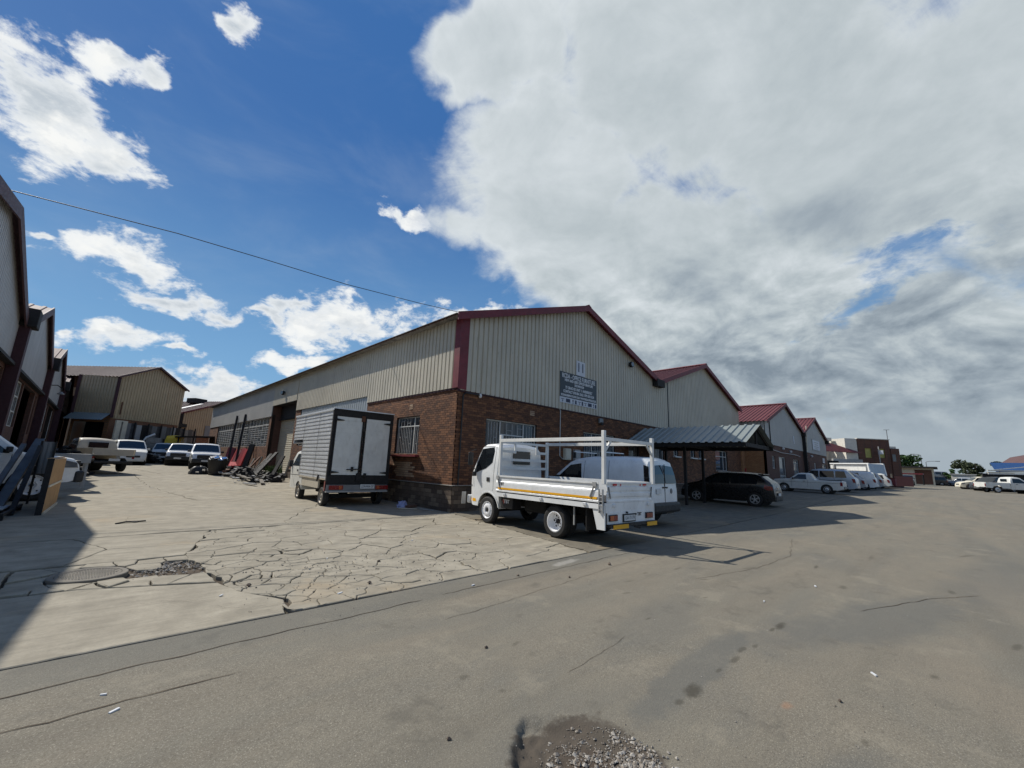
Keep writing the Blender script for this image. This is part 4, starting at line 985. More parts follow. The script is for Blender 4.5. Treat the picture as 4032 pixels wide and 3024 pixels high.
bw = MB().prism([(R3[0], -.2), (R3[2]-.2, -.2), (R3[2]-.2, E3), ((R3[1]+R3[2])/2, K3), (R3[1], E3), ((R3[0]+R3[1])/2, K3), (R3[0], E3)], lambda a, b: (a, 47.8, b), lambda a, b: (a, 48, b)); bw.build('rear_wall', 'brick_far', un)
MB().box(R3[0]+.3, R3[2]-.3, Y3+.5, 47, B3, B3+.05).build('ceiling', 'inside', un)
for x_ in (R3[1], R3[2]-.1):
    MB().box(x_-.3, x_+.3, Y3-.42, Y3-.05, E3-.35, E3+.05).build('gutter_box', 'dark_steel', un)
MB().beam((R3[1]+.05, Y3-.2, E3-.3), (R3[1]+.1, Y3-.2, .4), .3, .25).build('downpipe', 'dark_steel', un)
MB().tube([(42.3, Y3-.08, 6.9), (42.3, Y3-.08, 4.4)], .05).build('conduit', 'dark_steel', un)
MB().tube([(56.2, Y3-.3, 7.3), (56.25, Y3-.15, 4.5)], .055).build('vent_pipe', 'cream_paint', un)
MB().tube([(42.5, Y3-.07, 3.95), (46, Y3-.07, 3.8), (50.5, Y3-.07, 3.85), (53, Y3-.07, 3.75)], .03).build('conduit', 'bars_white', un)
for (x_, z_) in ((50.9, 5.35),): MB().box(x_-.17, x_+.17, Y3-.09, Y3-.07, z_-.4, z_+.4).build('notice', 'sign_white', un)
t = thing('sign_board', 'faded pale company board on the last grey gable before the tipper', 'sign', (61.9, Y3-.1, 5.35))
MB().box(-2.1, 2.1, 0, .04, -.55, .75).build('panel', 'light_grey', t); MB().box(-2.0, 2.0, -.01, 0, -.45, .65).build('face', 'sign_white', t)
for i, (z_, w_) in enumerate(((.4, 2.4), (.15, 1.9), (-.1, 2.6), (-.32, 1.4))): MB().box(-w_/2, w_/2, -.016, -.01, z_-.05, z_+.05).build('faded_line', 'light_grey', t)
for lab, x_, z_ in (('white round lamp head above the door of the grey gabled unit', 46.2, 4.1), ('small white lamp above the window of the grey gabled unit', 49.0, 3.95), ('small white lamp on the last gabled unit', 58.6, 3.9)):
    t = thing('wall_lamp', lab, 'lamp', (x_, Y3-.12, z_)); MB().lathe([(.05, 0), (.12, .05), (.13, .18), (.06, .22)], ax='z', n=10).build('globe', 'foam', t); MB().beam((0, .12, .1), (0, 0, .1), .04, .04).build('bracket', 'dark_steel', t)
t = thing('gas_sign', 'small white notice board at the end of the last gabled unit', 'sign', (65.8, Y3-.08, 3.75)); MB().box(-.6, .6, 0, .04, -.3, .3).build('panel', 'sign_white', t); MB().box(-.4, .4, -.01, 0, .02, .12).box(-.3, .3, -.01, 0, -.15, -.05).build('print', 'light_grey', t)
# sunlit brick return wall between the second gable and the units
t = thing('brick_screen_wall', 'warm sunlit orange brick wall behind the carport and black hatchback', 'wall', (0, 0, 0))
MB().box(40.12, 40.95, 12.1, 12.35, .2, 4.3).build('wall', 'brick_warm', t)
MB().box(40.3, 40.36, 11.9, 12.0, .2, 2.2).build('gate_post', 'red_paint', t)

# ================================================================== CARPORT
cpX, cpR, cpE, cpN, cpF = 20.54, 22.75, 24.9, 5.95, 12.1
cz = 3.15; rz_ = 4.10
cpt = thing('carport', 'open carport with ribbed grey metal gable roof on thin black posts', 'carport')
d = Vector((cpR-cpX, 0, rz_-cz)); L_ = d.length; d /= L_
corr('roof_sheet', (cpX, 0, cz), (0, 1, 0), d, (-d.z, 0, d.x), cpN, cpF, -.12, L_, 'roof_metal', cpt, .75, .36, .05)
d2 = Vector((cpR-cpE, 0, rz_-cz)); L2 = d2.length; d2 /= L2
corr('roof_sheet', (cpE, 0, cz), (0, 1, 0), d2, (d2.z*1, 0, -d2.x), cpN, cpF, -.12, L2, 'roof_metal', cpt, .75, .36, .05)
for y_ in (cpN+.25, 9.1, 11.7):
    tr = MB().beam((cpX, y_, cz-.1), (cpE, y_, cz-.1), .10, .18).beam((cpX, y_, cz-.06), (cpR, y_, rz_-.08), .08, .12).beam((cpE, y_, cz-.06), (cpR, y_, rz_-.08), .08, .12).beam((cpR, y_, cz-.1), (cpR, y_, rz_-.1), .08, .08)
    tr.build('truss', 'dark_steel', cpt)
MB().beam((cpX+.02, cpN+.05, cz-.12), (cpX+.02, cpF, cz-.12), .08, .20).build('eave_beam', 'dark_steel', cpt); MB().beam((cpE-.02, cpN+.05, cz-.12), (cpE-.02, cpF, cz-.12), .08, .20).build('eave_beam', 'dark_steel', cpt)
for x_, y_ in ((21.3, 9.1), (23.6, 9.1), (21.3, 11.7), (24.7, 11.7)):
    MB().box(x_-.06, x_+.06, y_-.06, y_+.06, g(x_, y_)-.1, cz-.1).build('post', 'dark_steel', cpt)

# ================================================================== LEFT UNITS (gables facing the yard)
XL = -3.52; LY = [12.0, 28.5, 42.9, 57.3, 71.9]; EL, KL, BL = 7.12, 9.66, 5.32
lu = thing('left_units', 'long row of grey gabled units with purple brown trim left of the yard', 'warehouse')
def rll(u):
    for a, b in zip(LY[:-1], LY[1:]):
        if u <= b+1e-6:
            m_ = 21.3 if a < 14 else (a+b)/2
            if a < 14 and u < m_: return 7.95+(KL-7.95)*(u-a)/(m_-a)  # unseen near slope raised to shape the shadow cast on the yard
            return EL+(KL-EL)*(1-(m_-u)/(m_-a) if u < m_ else 1-(u-m_)/(b-m_))
    return EL
opl = []
for i, (a, b) in enumerate(zip(LY[:-1], LY[1:])):
    b0 = b-14.4
    opl += [(b0+2.7, b0+6.2, 2.45, 5.0), (b0+6.7, b0+11.4, .2, 5.0), (b0+11.9, b0+13.6, 2.45, 5.0)]
opl[1] = (18.7, 23.9, .0, 5.0); opl[2] = (24.4, 28.0, 2.45, 5.0); opl[3] = (31.25, 34.9, 2.7, 5.1); opl[4] = (35.2, 40.5, .2, 5.1); opl[5] = (41.0, 41.9, 2.5, 5.0)
opl[6] = (44.6, 50.6, 2.9, 5.1); opl[7] = (51.0, 55.5, .2, 5.1)
SL = ((XL, 0, 0), (0, 1, 0), (1, 0, 0))
plain_wall(lu, *SL, LY[0], LY[-1], -.1, BL, opl, 'brick_far_dark', 'brick_wall')
corr('cladding_sheet', (XL+.03, 0, 0), (0, 1, 0), (0, 0, 1), (1, 0, 0), LY[0], LY[-1], lambda u: BL, rll, 'clad_left', lu)
for o in opl:
    if o[2] > 1: steel_window(lu, *SL, *o, [o[0]+(o[1]-o[0])*k/3 for k in (1, 2)] if o[1]-o[0] > 2 else [], [(o[0], o[1], o[2]+(o[3]-o[2])*k/3) for k in (1, 2)], None, glass='old_glass', fw=.07)
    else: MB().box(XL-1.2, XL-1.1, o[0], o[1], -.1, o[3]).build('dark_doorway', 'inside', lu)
for i, (a, b) in enumerate(zip(LY[:-1], LY[1:])):
    m_ = 21.3 if i == 0 else (a+b)/2
    for ya, yb_, za, zb in ((a, m_, EL if i else 7.95, KL), (m_, b, KL, EL)):
        MB().prism([(ya, za-.28), (yb_, zb-.28), (yb_, zb+.16), (ya, za+.16)], lambda p, q: (XL+.32, p, q), lambda p, q: (XL+.26, p, q)).build('barge_board', 'purple_paint', lu)
        MB().prism([(ya, za), (yb_, zb), (yb_, zb+.05), (ya, za+.05)], lambda p, q: (XL+.30, p, q), lambda p, q: (XL-.1, p, q)).build('verge_lining', 'purple_paint', lu)
        sl_ = Vector((0, yb_-ya, zb-za)); Ls = sl_.length; sl_ /= Ls
        corr('roof_slope', (0, ya, za+.1), (-1, 0, 0), sl_, (0, -sl_.z, sl_.y), -XL-.31, 27, 0, Ls, 'roof_faded', lu, single=True, pitch=.5)
    # big box outlet and downpipe at each valley
    MB().box(XL+.02, XL+.62, b-.45, b+.45, EL-.1, EL+.75).build('rainwater_box', 'dark_steel', lu, bevel=.03)
    MB().box(XL+.02, XL+.42, b-.28, b+.28, -.1, EL-.1).build('downpipe', 'maroon_dark', lu)
    MB().box(XL+.0, XL+.10, b+.5, b+1.6, -.1, BL).build('pier', 'maroon_dark', lu)
MB().box(XL+.05, XL+.32, LY[0]+.02, LY[0]+.3, EL-.1, EL+.3).build('barge_end', 'purple_paint', lu)
MB().box(XL+.02, XL+.28, LY[0], LY[-1], BL-.12, BL).build('drip_flashing', 'dark_steel', lu)
MB().box(-27, XL-.001, LY[0]-.001, LY[0]+.2, -.1, 7.9).build('side_wall', 'brick_far', lu)
MB().box(-27, -26.8, LY[0]+.2, LY[-1], -.1, EL).build('rear_wall', 'brick_far', lu)
MB().box(-26.8, XL-.3, LY[-1]-.2, LY[-1], -.1, EL).build('side_wall', 'brick_far', lu)
MB().box(-26.5, XL-.4, LY[0]+.5, LY[-1]-.5, BL, BL+.05).build('ceiling', 'inside', lu)
t = thing('wall_lamp', 'swan neck lamp bracket on the cladding of the left units', 'lamp', (XL+.08, 45.2, 5.7))
MB().tube([(0, 0, .2), (.1, 0, .5), (.5, 0, .55), (.75, 0, .35), (.75, 0, .1)], .035).build('bracket', 'dark_steel', t, smooth=40); MB().lathe([(.03, .1), (.2, -.05), (.2, -.1)], (.75, 0, 0), ax='z', n=12).build('lamp_shade', 'grey_steel', t)

# ================================================================== BUILDINGS AT THE END OF THE YARD
def yawed(Cc, Dd):  # unit vectors of a wall from C towards D
    v = Vector((Dd[0]-Cc[0], Dd[1]-Cc[1], 0)); return v.length, v.normalized()
bb = thing('tall_shed', 'tall tan ribbed metal shed with rust streaks closing the yard', 'shed')
C_ = Vector((.28, 58.0, 0)); Rr = Vector((6.19, 63.1, 0)); Ll = Vector((-2.48, 60.58, 0)); Le, gu = yawed(C_, Rr); Ls, su = yawed(C_, Ll)
gn = Vector((gu.y, -gu.x, 0)); sn = Vector((-su.y, su.x, 0)); sn = sn if sn.y < 0 else -sn
EB, KB, BB = 9.14, 10.95, 4.85
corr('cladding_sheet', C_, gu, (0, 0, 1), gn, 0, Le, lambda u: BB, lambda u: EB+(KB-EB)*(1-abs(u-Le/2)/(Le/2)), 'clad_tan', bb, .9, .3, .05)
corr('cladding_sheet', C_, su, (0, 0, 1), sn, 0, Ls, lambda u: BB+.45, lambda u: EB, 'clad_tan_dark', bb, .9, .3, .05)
plain_wall(bb, C_, gu, gn, 0, Le, 0, BB, [], 'brick_far', 'brick_wall'); plain_wall(bb, C_, su, sn, 0, Ls, 0, BB+.45, [(.45, Ls-.1, 0, 4.4)], 'brick_warm', 'brick_wall')
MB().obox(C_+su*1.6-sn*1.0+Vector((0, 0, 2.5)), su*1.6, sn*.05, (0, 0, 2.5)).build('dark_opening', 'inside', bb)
dp = -gn*18
apx = C_+gu*Le/2+Vector((0, 0, KB))
for P_, Q_ in ((C_+Vector((0, 0, EB)), apx), (apx, Rr+Vector((0, 0, EB)))):
    d_ = (Q_-P_); l_ = d_.length; d_.normalize(); up = d_.cross(gn); up = up if up.z > 0 else -up
    corr('roof_slope', P_+up*.05, -gn, d_, up, -.35, 18, -.3 if P_.z < 10 else 0, l_+(.35 if Q_.z < 10 else 0), 'roof_faded', bb, single=True, pitch=.4)
    a_ = P_-d_*(.3 if P_.z < 10 else 0)+gn*.38; b_ = Q_+d_*(.35 if Q_.z < 10 else 0)+gn*.38
    MB().beam(a_+Vector((0, 0, .03)), b_+Vector((0, 0, .03)), .05, .18).build('barge_board', 'purple_paint', bb)
MB().beam(C_+gn*.12+Vector((0, 0, 4.9)), C_+gn*.12+Vector((0, 0, EB)), .30, .26).build('downpipe', 'maroon_dark', bb)
MB().beam(Ll+sn*.1+Vector((0, 0, 4.9)), Ll+sn*.1+Vector((0, 0, EB)), .26, .24).build('downpipe', 'maroon_dark', bb)
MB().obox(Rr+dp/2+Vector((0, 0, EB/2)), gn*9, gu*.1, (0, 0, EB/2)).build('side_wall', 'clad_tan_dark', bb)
MB().beam(C_+gu*.8+gn*.08+Vector((0, 0, 5.3)), C_+gu*.8+gn*.08+Vector((0, 0, 6.6)), .12, .1).build('rusty_bracket', 'rust', bb)
# corrugated awning over the opening
a_ = C_+sn*.05+Vector((0, 0, BB+.45)); corr('awning_sheet', a_, su, (sn*.75+Vector((0, 0, -.66))).normalized(), (sn*.66+Vector((0, 0, .75))).normalized(), 0, Ls, 0, 1.1, 'roof_metal', bb, single=True, pitch=.25)
b2 = thing('low_shed', 'lower tan shed with faded red roof, skylight strip and roof vent', 'shed')
P2 = Vector((6.75, 67.5, 0)); g2 = Vector((.86, .51, 0)).normalized(); n2 = Vector((g2.y, -g2.x, 0)); L2_ = 6.3
e2_, k2_ = 6.75, 9.1
corr('cladding_sheet', P2, g2, (0, 0, 1), n2, 0, 12, lambda u: 4.0, lambda u: e2_+(k2_-e2_)*(1-abs(u-L2_)/L2_), 'clad_tan', b2, .9, .3, .05)
plain_wall(b2, P2, g2, n2, 0, 12, 0, 4.0, [], 'brick_far', 'brick_wall')
ap2 = P2+g2*L2_+Vector((0, 0, k2_)); d_ = ap2-(P2+Vector((0, 0, e2_))); l_ = d_.length; d_.normalize(); up = d_.cross(n2); up = up if up.z > 0 else -up
corr('roof_slope', P2+Vector((0, 0, e2_))+up*.05, -n2, d_, up, -.3, 14, -.3, l_, 'roof_faded', b2, single=True, pitch=.4)
MB().obox(P2+Vector((0, 0, e2_))+up*.13-n2*2.6+d_*2.9, d_*1.9, n2*.35, up*.015).build('skylight', 'white_steel', b2)
MB().beam(P2+Vector((0, 0, e2_))-d_*.3+n2*.34, ap2+n2*.34, .06, .2).build('barge_board', 'roof_red', b2)
MB().obox(ap2-n2*4.5-d_*1.2+Vector((0, 0, .35)), g2*.9, n2*.8, (0, 0, .35)).build('roof_vent', 'dark_steel', b2, bevel=.05)
MB().beam(P2+n2*.2+Vector((0, 0, 2.5)), P2+n2*.2+Vector((0, 0, 6.7)), .35, .3).build('downpipe', 'dark_steel', b2); MB().obox(P2+n2*.3+Vector((0, 0, 5.1)), g2*.6, n2*.25, (0, 0, .22)).build('rainwater_box', 'dark_steel', b2)
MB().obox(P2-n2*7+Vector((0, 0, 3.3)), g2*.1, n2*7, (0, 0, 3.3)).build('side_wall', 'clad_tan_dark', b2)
MB().obox(P2+g2*4.0+n2*.08+Vector((0, 0, 4.6)), g2*.6, n2*.04, (0, 0, .8)).build('cowl', 'grey_steel', b2)

# ================================================================== RIGHT FAR BUILDINGS
A_ = Vector((77.9, 8.1, 0)); B_ = Vector((81.6, 4.9, 0)); fl, fu = yawed(A_, B_); fn = Vector((fu.y, -fu.x, 0)); fn = fn if fn.x < 0 else -fn
fb = thing('brick_office', 'two storey dark brick office block with white parapet past the units', 'building')
wops = [(1.05, 2.0, 4.7, 6.05), (3.05, 4.05, 4.75, 6.05)]
plain_wall(fb, A_, fu, fn, 0, fl, 0, 7.35, wops, 'brick_far_dark', 'brick_wall')
for a, b, c, d in wops: steel_window(fb, A_, fu, fn, a, b, c, d, [], [], None, glass='blind', framemat='blind')
MB().obox(A_+fu*fl/2+fn*(-.1)+Vector((0, 0, 7.40)), fu*(fl/2+.05), fn*.2, (0, 0, .05)).build('coping', 'wall_white', fb)
MB().obox(A_-fn*6-fu*1.0+Vector((0, 0, 3.9)), fu*.9, fn*6, (0, 0, 3.45)).build('side_wall', 'wall_white', fb)
bwl = Vector((-fn.x, -fn.y, 0))
MB().obox(A_-fu*2.4+bwl*3.0+Vector((0, 0, 3.6)), fu*2.4, fn*.12, (0, 0, 3.6)).build('parapet_wall', 'wall_white', fb)
MB().obox(A_-fu*4.3+bwl*2.2+Vector((0, 0, 7.3)), fu*.45, fn*.5, (0, 0, .55)).build('chimney', 'wall_white', fb); MB().obox(A_-fu*2.9+bwl*2.2+Vector((0, 0, 7.25)), fu*.6, fn*.4, (0, 0, .25)).build('chimney', 'wall_white', fb)
MB().obox(B_+fu*.65+Vector((0, 0, 3.1))-fn*.4, fu*.65, fn*.5, (0, 0, 3.05)).build('annex_wall', 'brick_far_dark', fb); MB().obox(B_+fu*.5+Vector((0, 0, 6.25))-fn*.4, fu*.5, fn*.35, (0, 0, .2)).build('annex_parapet', 'wall_white', fb)
MB().obox(B_+fu*.35+Vector((0, 0, 4.8))+fn*.12, fu*.25, fn*.03, (0, 0, .5)).build('window', 'old_glass', fb)
MB().obox(A_+fu*fl/2-fn*5+Vector((0, 0, 3.65)), fu*(fl/2-.05), fn*4.8, (0, 0, 3.65)).build('core', 'brick_far_dark', fb)
t = thing('flag_sign', 'white sign on a grey post in front of the dark brick office', 'sign', A_+fu*2.35+fn*.8)
MB().tube([(0, 0, 0), (0, 0, 6.3)], .07).build('post', 'light_grey', t); MB().box(.0, .5, -.45, .1, 5.2, 5.75).build('panel', 'sign_white', t)
rs = thing('red_roof_store', 'low white walled store with plain red roof beside the brick office', 'building')
q0 = A_-fu*4.6+fn*.4; 
MB().obox(q0+fu*2.4+Vector((0, 0, 2.4)), fu*2.2, fn*.15, (0, 0, 1.95)).build('wall', 'wall_grey', rs)
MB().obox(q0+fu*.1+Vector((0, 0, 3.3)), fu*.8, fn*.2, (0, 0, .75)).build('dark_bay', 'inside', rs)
rf = MB(); e_ = [q0-fu*.5+Vector((0, 0, 5.4)), q0+fu*4.75+Vector((0, 0, 5.4)), q0+fu*.2-fn*4+Vector((0, 0, 7.2)), q0-fu*3.5-fn*4+Vector((0, 0, 7.2))]
e_ = [q0-fu*.9+Vector((0, 0, 5.4)), q0+fu*4.7+Vector((0, 0, 5.35)), q0-fu*.2-fn*1.2+Vector((0, 0, 7.0)), q0-fu*1.2-fn*1.2+Vector((0, 0, 7.0))]
rf.add([*e_, *[p-Vector((0, 0, .08)) for p in e_]], [(0, 1, 2, 3), (4, 7, 6, 5), (0, 4, 5, 1), (1, 5, 6, 2), (2, 6, 7, 3), (3, 7, 4, 0)]); rf.build('roof', 'red_roof_flat', rs)
MB().obox((e_[0]*.35+e_[3]*.65)+fu*.9+Vector((0, 0, .1)), fu*.7, (e_[3]-e_[0]).normalized()*.15, (0, 0, .02)).build('skylight', 'wall_white', rs)

# low building and clutter at the end of the road
t = thing('low_workshop', 'long low ochre workshop with dark flat roof edge at the road end', 'building', (0, 0, 0))
MB().box(136, 146, 1.3, 7.0, .5, 4.6).build('wall', 'cream_paint', t); MB().box(134.5, 147, .6, 8.3, 4.6, 4.95).build('roof', 'dark_steel', t); MB().box(135.9, 135.99, 1.6, 4.4, 1, 4.2).build('door', 'brick_far_dark', t)
t = thing('shelter', 'dark red lean-to shelter beside the parked cars at the road end', 'shelter', (112, 3.0, .97))
MB().box(-2, 3, -.5, 4.0, 1.9, 2.1).build('roof', 'maroon_paint', t)
for x_, y_ in ((-1.9, -.4), (2.9, -.4), (2.9, 3.9), (-1.9, 3.9)): MB().box(x_-.08, x_+.08, y_-.08, y_+.08, 0, 1.9).build('post', 'dark_steel', t)
t = thing('panel_wall', 'brown panel wall between the dark wheelie area and the lean-to', 'wall', (78, 3.9, .9)); MB().box(-.1, .1, -1.1, 1.1, 0, 1.3).build('panel', 'maroon_dark', t); MB().box(-.16, -.1, .9, 1.1, 0, 1.6).build('post', 'wood_grey', t)
t = thing('red_skip', 'dull red metal skip standing by the brick office wall', 'skip', (74.5, 5.2, .9)); MB().box(-1.2, 1.2, -.9, .9, .1, 1.0).build('body', 'maroon_paint', t, bevel=.03); MB().box(-1.25, 1.25, -.95, .95, 1.0, 1.08).build('rim', 'rust', t)
def street_lamp(x, y, h, arm, lab, armdir=(0, 1, 0)):
    t = thing('street_lamp', lab, 'street lamp', (x, y, .9)); MB().tube([(0, 0, 0), (0, 0, h)], [.16, .09]).build('pole', 'grey_steel', t)
    a = Vector(armdir); MB().tube([(0, 0, h), a*.3*arm+Vector((0, 0, h+.25)), a*arm+Vector((0, 0, h+.3))], .07).build('arm', 'grey_steel', t); MB().obox(a*arm+Vector((0, 0, h+.28)), a*.5, a.cross(Vector((0, 0, 1)))*.18, (0, 0, .1)).build('lamp_head', 'grey_steel', t)
street_lamp(181, 4.0, 8.6, 1.8, 'tall grey street lamp beyond the low workshop at the road end', (.1, 1, 0))
street_lamp(183, 4.1-1.0, 6.6, 2.6, 'shorter street lamp with a long arm reaching right beyond the workshop', (.1, -1, 0))
t = thing('mast', 'thin roof mast above the end of the brick office', 'mast', (88, 5.4, 0)); MB().tube([(0, 0, 5), (0, 0, 9.4)], .05).build('pole', 'grey_steel', t); MB().beam((-.1, .35, 9.4), (.1, -.35, 9.4), .06, .06).build('antenna', 'grey_steel', t)
# building on the right with red roof, blue canopy
rb = thing('right_workshop', 'workshop with purple red sloping roof and white gable at the right edge', 'building')
vv = Vector((.45, -.89, 0)).normalized()   # runs to the right across the view
nv = Vector((-.89, -.45, 0)).normalized()
o_ = Vector((97.8, -9.9, .5))
P_ = [o_+Vector((0, 0, 4.0)), o_+vv*2.0+Vector((0, 0, 5.5)), o_+vv*6.5+Vector((0, 0, 6.6)), o_+vv*6.5+Vector((0, 0, 4.3))]
MB().add([*P_, *[p-nv*8 for p in P_]], [(0, 1, 2, 3), (4, 7, 6, 5), (0, 4, 5, 1), (1, 5, 6, 2), (2, 6, 7, 3), (3, 7, 4, 0)]).build('roof', 'roof_faded', rb)
MB().obox(o_+vv*4+Vector((0, 0, 2.2))-nv*1, vv*4, nv*.2, (0, 0, 2.2)).build('wall', 'wall_white', rb)
MB().obox(o_+vv*2.4+Vector((0, 0, 4.5))+nv*.1, vv*.35, nv*.05, (0, 0, .35)).build('gable_panel', 'white_steel', rb); MB().obox(o_+vv*3.6+Vector((0, 0, 4.55))+nv*.1, vv*.35, nv*.05, (0, 0, .45)).build('gable_panel', 'white_steel', rb)
for k_ in (3.0, 4.1): MB().beam(o_+vv*k_+nv*.15+Vector((0, 0, 4.0)), o_+vv*k_+nv*.15+Vector((0, 0, 5.6)), .15, .15).build('column', 'maroon_paint', rb)
cn = thing('blue_canopy', 'sloping blue fabric canopy in front of the right hand workshop', 'canopy')
o2 = Vector((93.8, -5.4, .75))
C4 = [o2+vv*.2+Vector((0, 0, 2.75)), o2+vv*8+Vector((0, 0, 3.1)), o2+vv*8-nv*3+Vector((0, 0, 4.2)), o2+vv*1.4-nv*3+Vector((0, 0, 4.1))]
MB().add([*C4, *[p-Vector((0, 0, .1)) for p in C4]], [(0, 1, 2, 3), (4, 7, 6, 5), (0, 4, 5, 1), (1, 5, 6, 2), (2, 6, 7, 3), (3, 7, 4, 0)]).build('cover', 'blue_paint', cn)
for k_ in (.6, 4, 7.5): MB().beam(o2+vv*k_, o2+vv*k_+Vector((0, 0, 2.8)), .1, .1).build('post', 'dark_steel', cn)
fr_ = thing('steel_trailer_frame', 'stacked long cream steel trailer frames above the parked cars at right', 'frame')
o3 = Vector((89.0, -4.7, .75))
for z_, m_ in ((2.75, 'cream_paint'), (2.48, 'cream_paint'), (2.30, 'white_steel')): MB().beam(o3+vv*-.2+Vector((0, 0, z_)), o3+vv*8+Vector((0, 0, z_+.12)), .12, .13).build('rail', m_, fr_)
MB().beam(o3+Vector((0, 0, 2.75)), o3+vv*6+Vector((0, 0, 3.7)), .10, .10).build('brace', 'white_steel', fr_); MB().beam(o3+vv*4.6+Vector((0, 0, 2.8)), o3+vv*4.6+Vector((0, 0, 3.6)), .15, .12).build('upright', 'white_steel', fr_)
for k_ in (2.5, 6.5): MB().beam(o3+vv*k_, o3+vv*k_+Vector((0, 0, 2.3)), .12, .12).build('support', 'dark_steel', fr_)
MB().obox(o3+vv*4-nv*1.5+Vector((0, 0, 1.5)), vv*4, nv*.1, (0, 0, .85)).build('backing', 'dark_steel', fr_)
for i, (x_, y_, w_, h_, m_, lab) in enumerate(((150, -3.5, 4, 3.0, 'wall_white', 'distant white shed beyond the junk yard, left of the round tree'), (190, -12, 5, 4.3, 'wall_white', 'distant pale roofed shed right of the round tree'), (165, .6, 2, 3.2, 'white_paint', 'distant white container beside the far workshop'))):
    t = thing('far_shed', lab, 'shed', (x_, y_, .9)); MB().box(-2, 2, -w_/2, w_/2, 0, h_-.4).build('wall', m_, t); MB().box(-2.2, 2.2, -w_/2-.2, w_/2+.2, h_-.4, h_-.2).build('roof', 'light_grey', t)

# ------------------------------------------------------------------ trees and distant country
M['leaf'] = None
def mk_leaf(name, c1, c2):
    m, nt, b = new_mat(name); rv_ = rand_val(nt)
    nt.links.new(nmix(nt, rv_, c1, c2), b.inputs['Base Color']); b.inputs['Roughness'].default_value = .7; b.inputs['Specular IOR Level'].default_value = .2
    return m
M['leaf_green'] = mk_leaf('leaf_green', (.025, .055, .018), (.07, .13, .04)); M['leaf_dull'] = mk_leaf('leaf_dull', (.035, .05, .028), (.085, .10, .055)); M['bark'] = paint('bark', (.07, .05, .035), .9, bump=.5)
def tree(loc, h, rx, rz, trunk_h, lab, mat, n=2600, seed=1, lf=.35):
    t = thing('tree', lab, 'tree', loc); r = random.Random(seed); mb = MB()
    br = [(r.uniform(-.5, .5)*rx, r.uniform(-.5, .5)*rx, trunk_h+r.uniform(.25, .8)*(h-trunk_h)) for i in range(6)]
    tk = MB().tube([(0, 0, 0), (.05, .03, trunk_h*.6), (0, .1, trunk_h)], [.3, .24, .2])
    for b in br: tk.tube([(0, .1, trunk_h*.95), (b[0]*.5, b[1]*.5, (trunk_h+b[2])/2), b], [.15, .1, .04], 6)
    tk.build('trunk', 'bark', t, smooth=40)
    cl = [(r.gauss(0, .42)*rx, r.gauss(0, .42)*rx, trunk_h+(h-trunk_h)*(.5+r.uniform(-.42, .36)), r.uniform(.22, .42)*rx) for i in range(16)]
    for i in range(n):
        c = cl[r.randrange(len(cl))]; a = r.uniform(0, 6.283); e = math.asin(r.uniform(-1, 1)); q = c[3]*r.uniform(.6, 1.05)
        p = Vector((c[0]+q*math.cos(a)*math.cos(e), c[1]+q*math.sin(a)*math.cos(e), c[2]+q*math.sin(e)*rz/rx)); s_ = lf*r.uniform(.5, 1.2)
        u = Vector((r.gauss(0, 1), r.gauss(0, 1), r.gauss(0, .6))).normalized(); v = u.cross(Vector((r.gauss(0, 1), r.gauss(0, 1), r.gauss(0, 1)))).normalized()
        mb.add([p-u*s_, p+v*s_*.6, p+u*s_, p-v*s_*.6], [(0, 1, 2, 3)])
    mb.build('crown', mat, t, fix=False)
tree((178, 7.6, .8), 9.0, 3.0, 2.6, 3.0, 'green leafy tree showing beyond the end of the brick office', 'leaf_green', seed=3)
tree((193, -7.3, .5), 8.6, 4.4, 3.0, .9, 'wide round dull green tree at the end of the road', 'leaf_dull', 5200, seed=5)
tree((150, -1.9, .7), 4.4, 1.3, 1.2, 1.0, 'small slim dark tree left of the round tree at the road end', 'leaf_green', 900, seed=8, lf=.25)
hl = MB(); hp = []
for i in range(60):
    a = R_(-70+i*4.2); r = 1900; hp.append((r*math.sin(a), r*math.cos(a), 14+14*abs(fbm((i*.17, 1, 1), 3))*2))
hl.v = [(x, y, -2) for x, y, z in hp]+[(x, y, z) for x, y, z in hp]; n_ = len(hp); hl.f = [(i, i+1, n_+i+1, n_+i) for i in range(n_-1)]; hl.m = [0]*len(hl.f)
M['hill'] = paint('far_hills', (.12, .16, .19), 1.0); hl.v += [(x*1.4, y*1.4, z*.9) for x, y, z in hp]; hl.f += [(n_+i, n_+i+1, 2*n_+i+1, 2*n_+i) for i in range(n_-1)]; hl.m = [0]*len(hl.f)
tag(hl.build('hills', 'hill', fix=False), 'low far line of country on the horizon', kind='structure')

# power line across the sky
pl = thing('power_line', 'long thin black overhead cable sagging across the sky over the yard', 'cable')
pts = [(-40, 8.6), (-22, 9.5), (-10, 10.2), (-3.9, 10.56), (.9, 10.98), (4.3, 11.1), (8.3, 11.2), (13, 11.55), (18.9, 12.15), (28, 12.5), (40, 12.6), (55, 12.45), (68, 12.4), (80, 12.9), (110, 14)]
MB().tube([(x, 22, z) for x, z in pts], .019, 5).build('cable', 'black_plastic', pl, smooth=60)

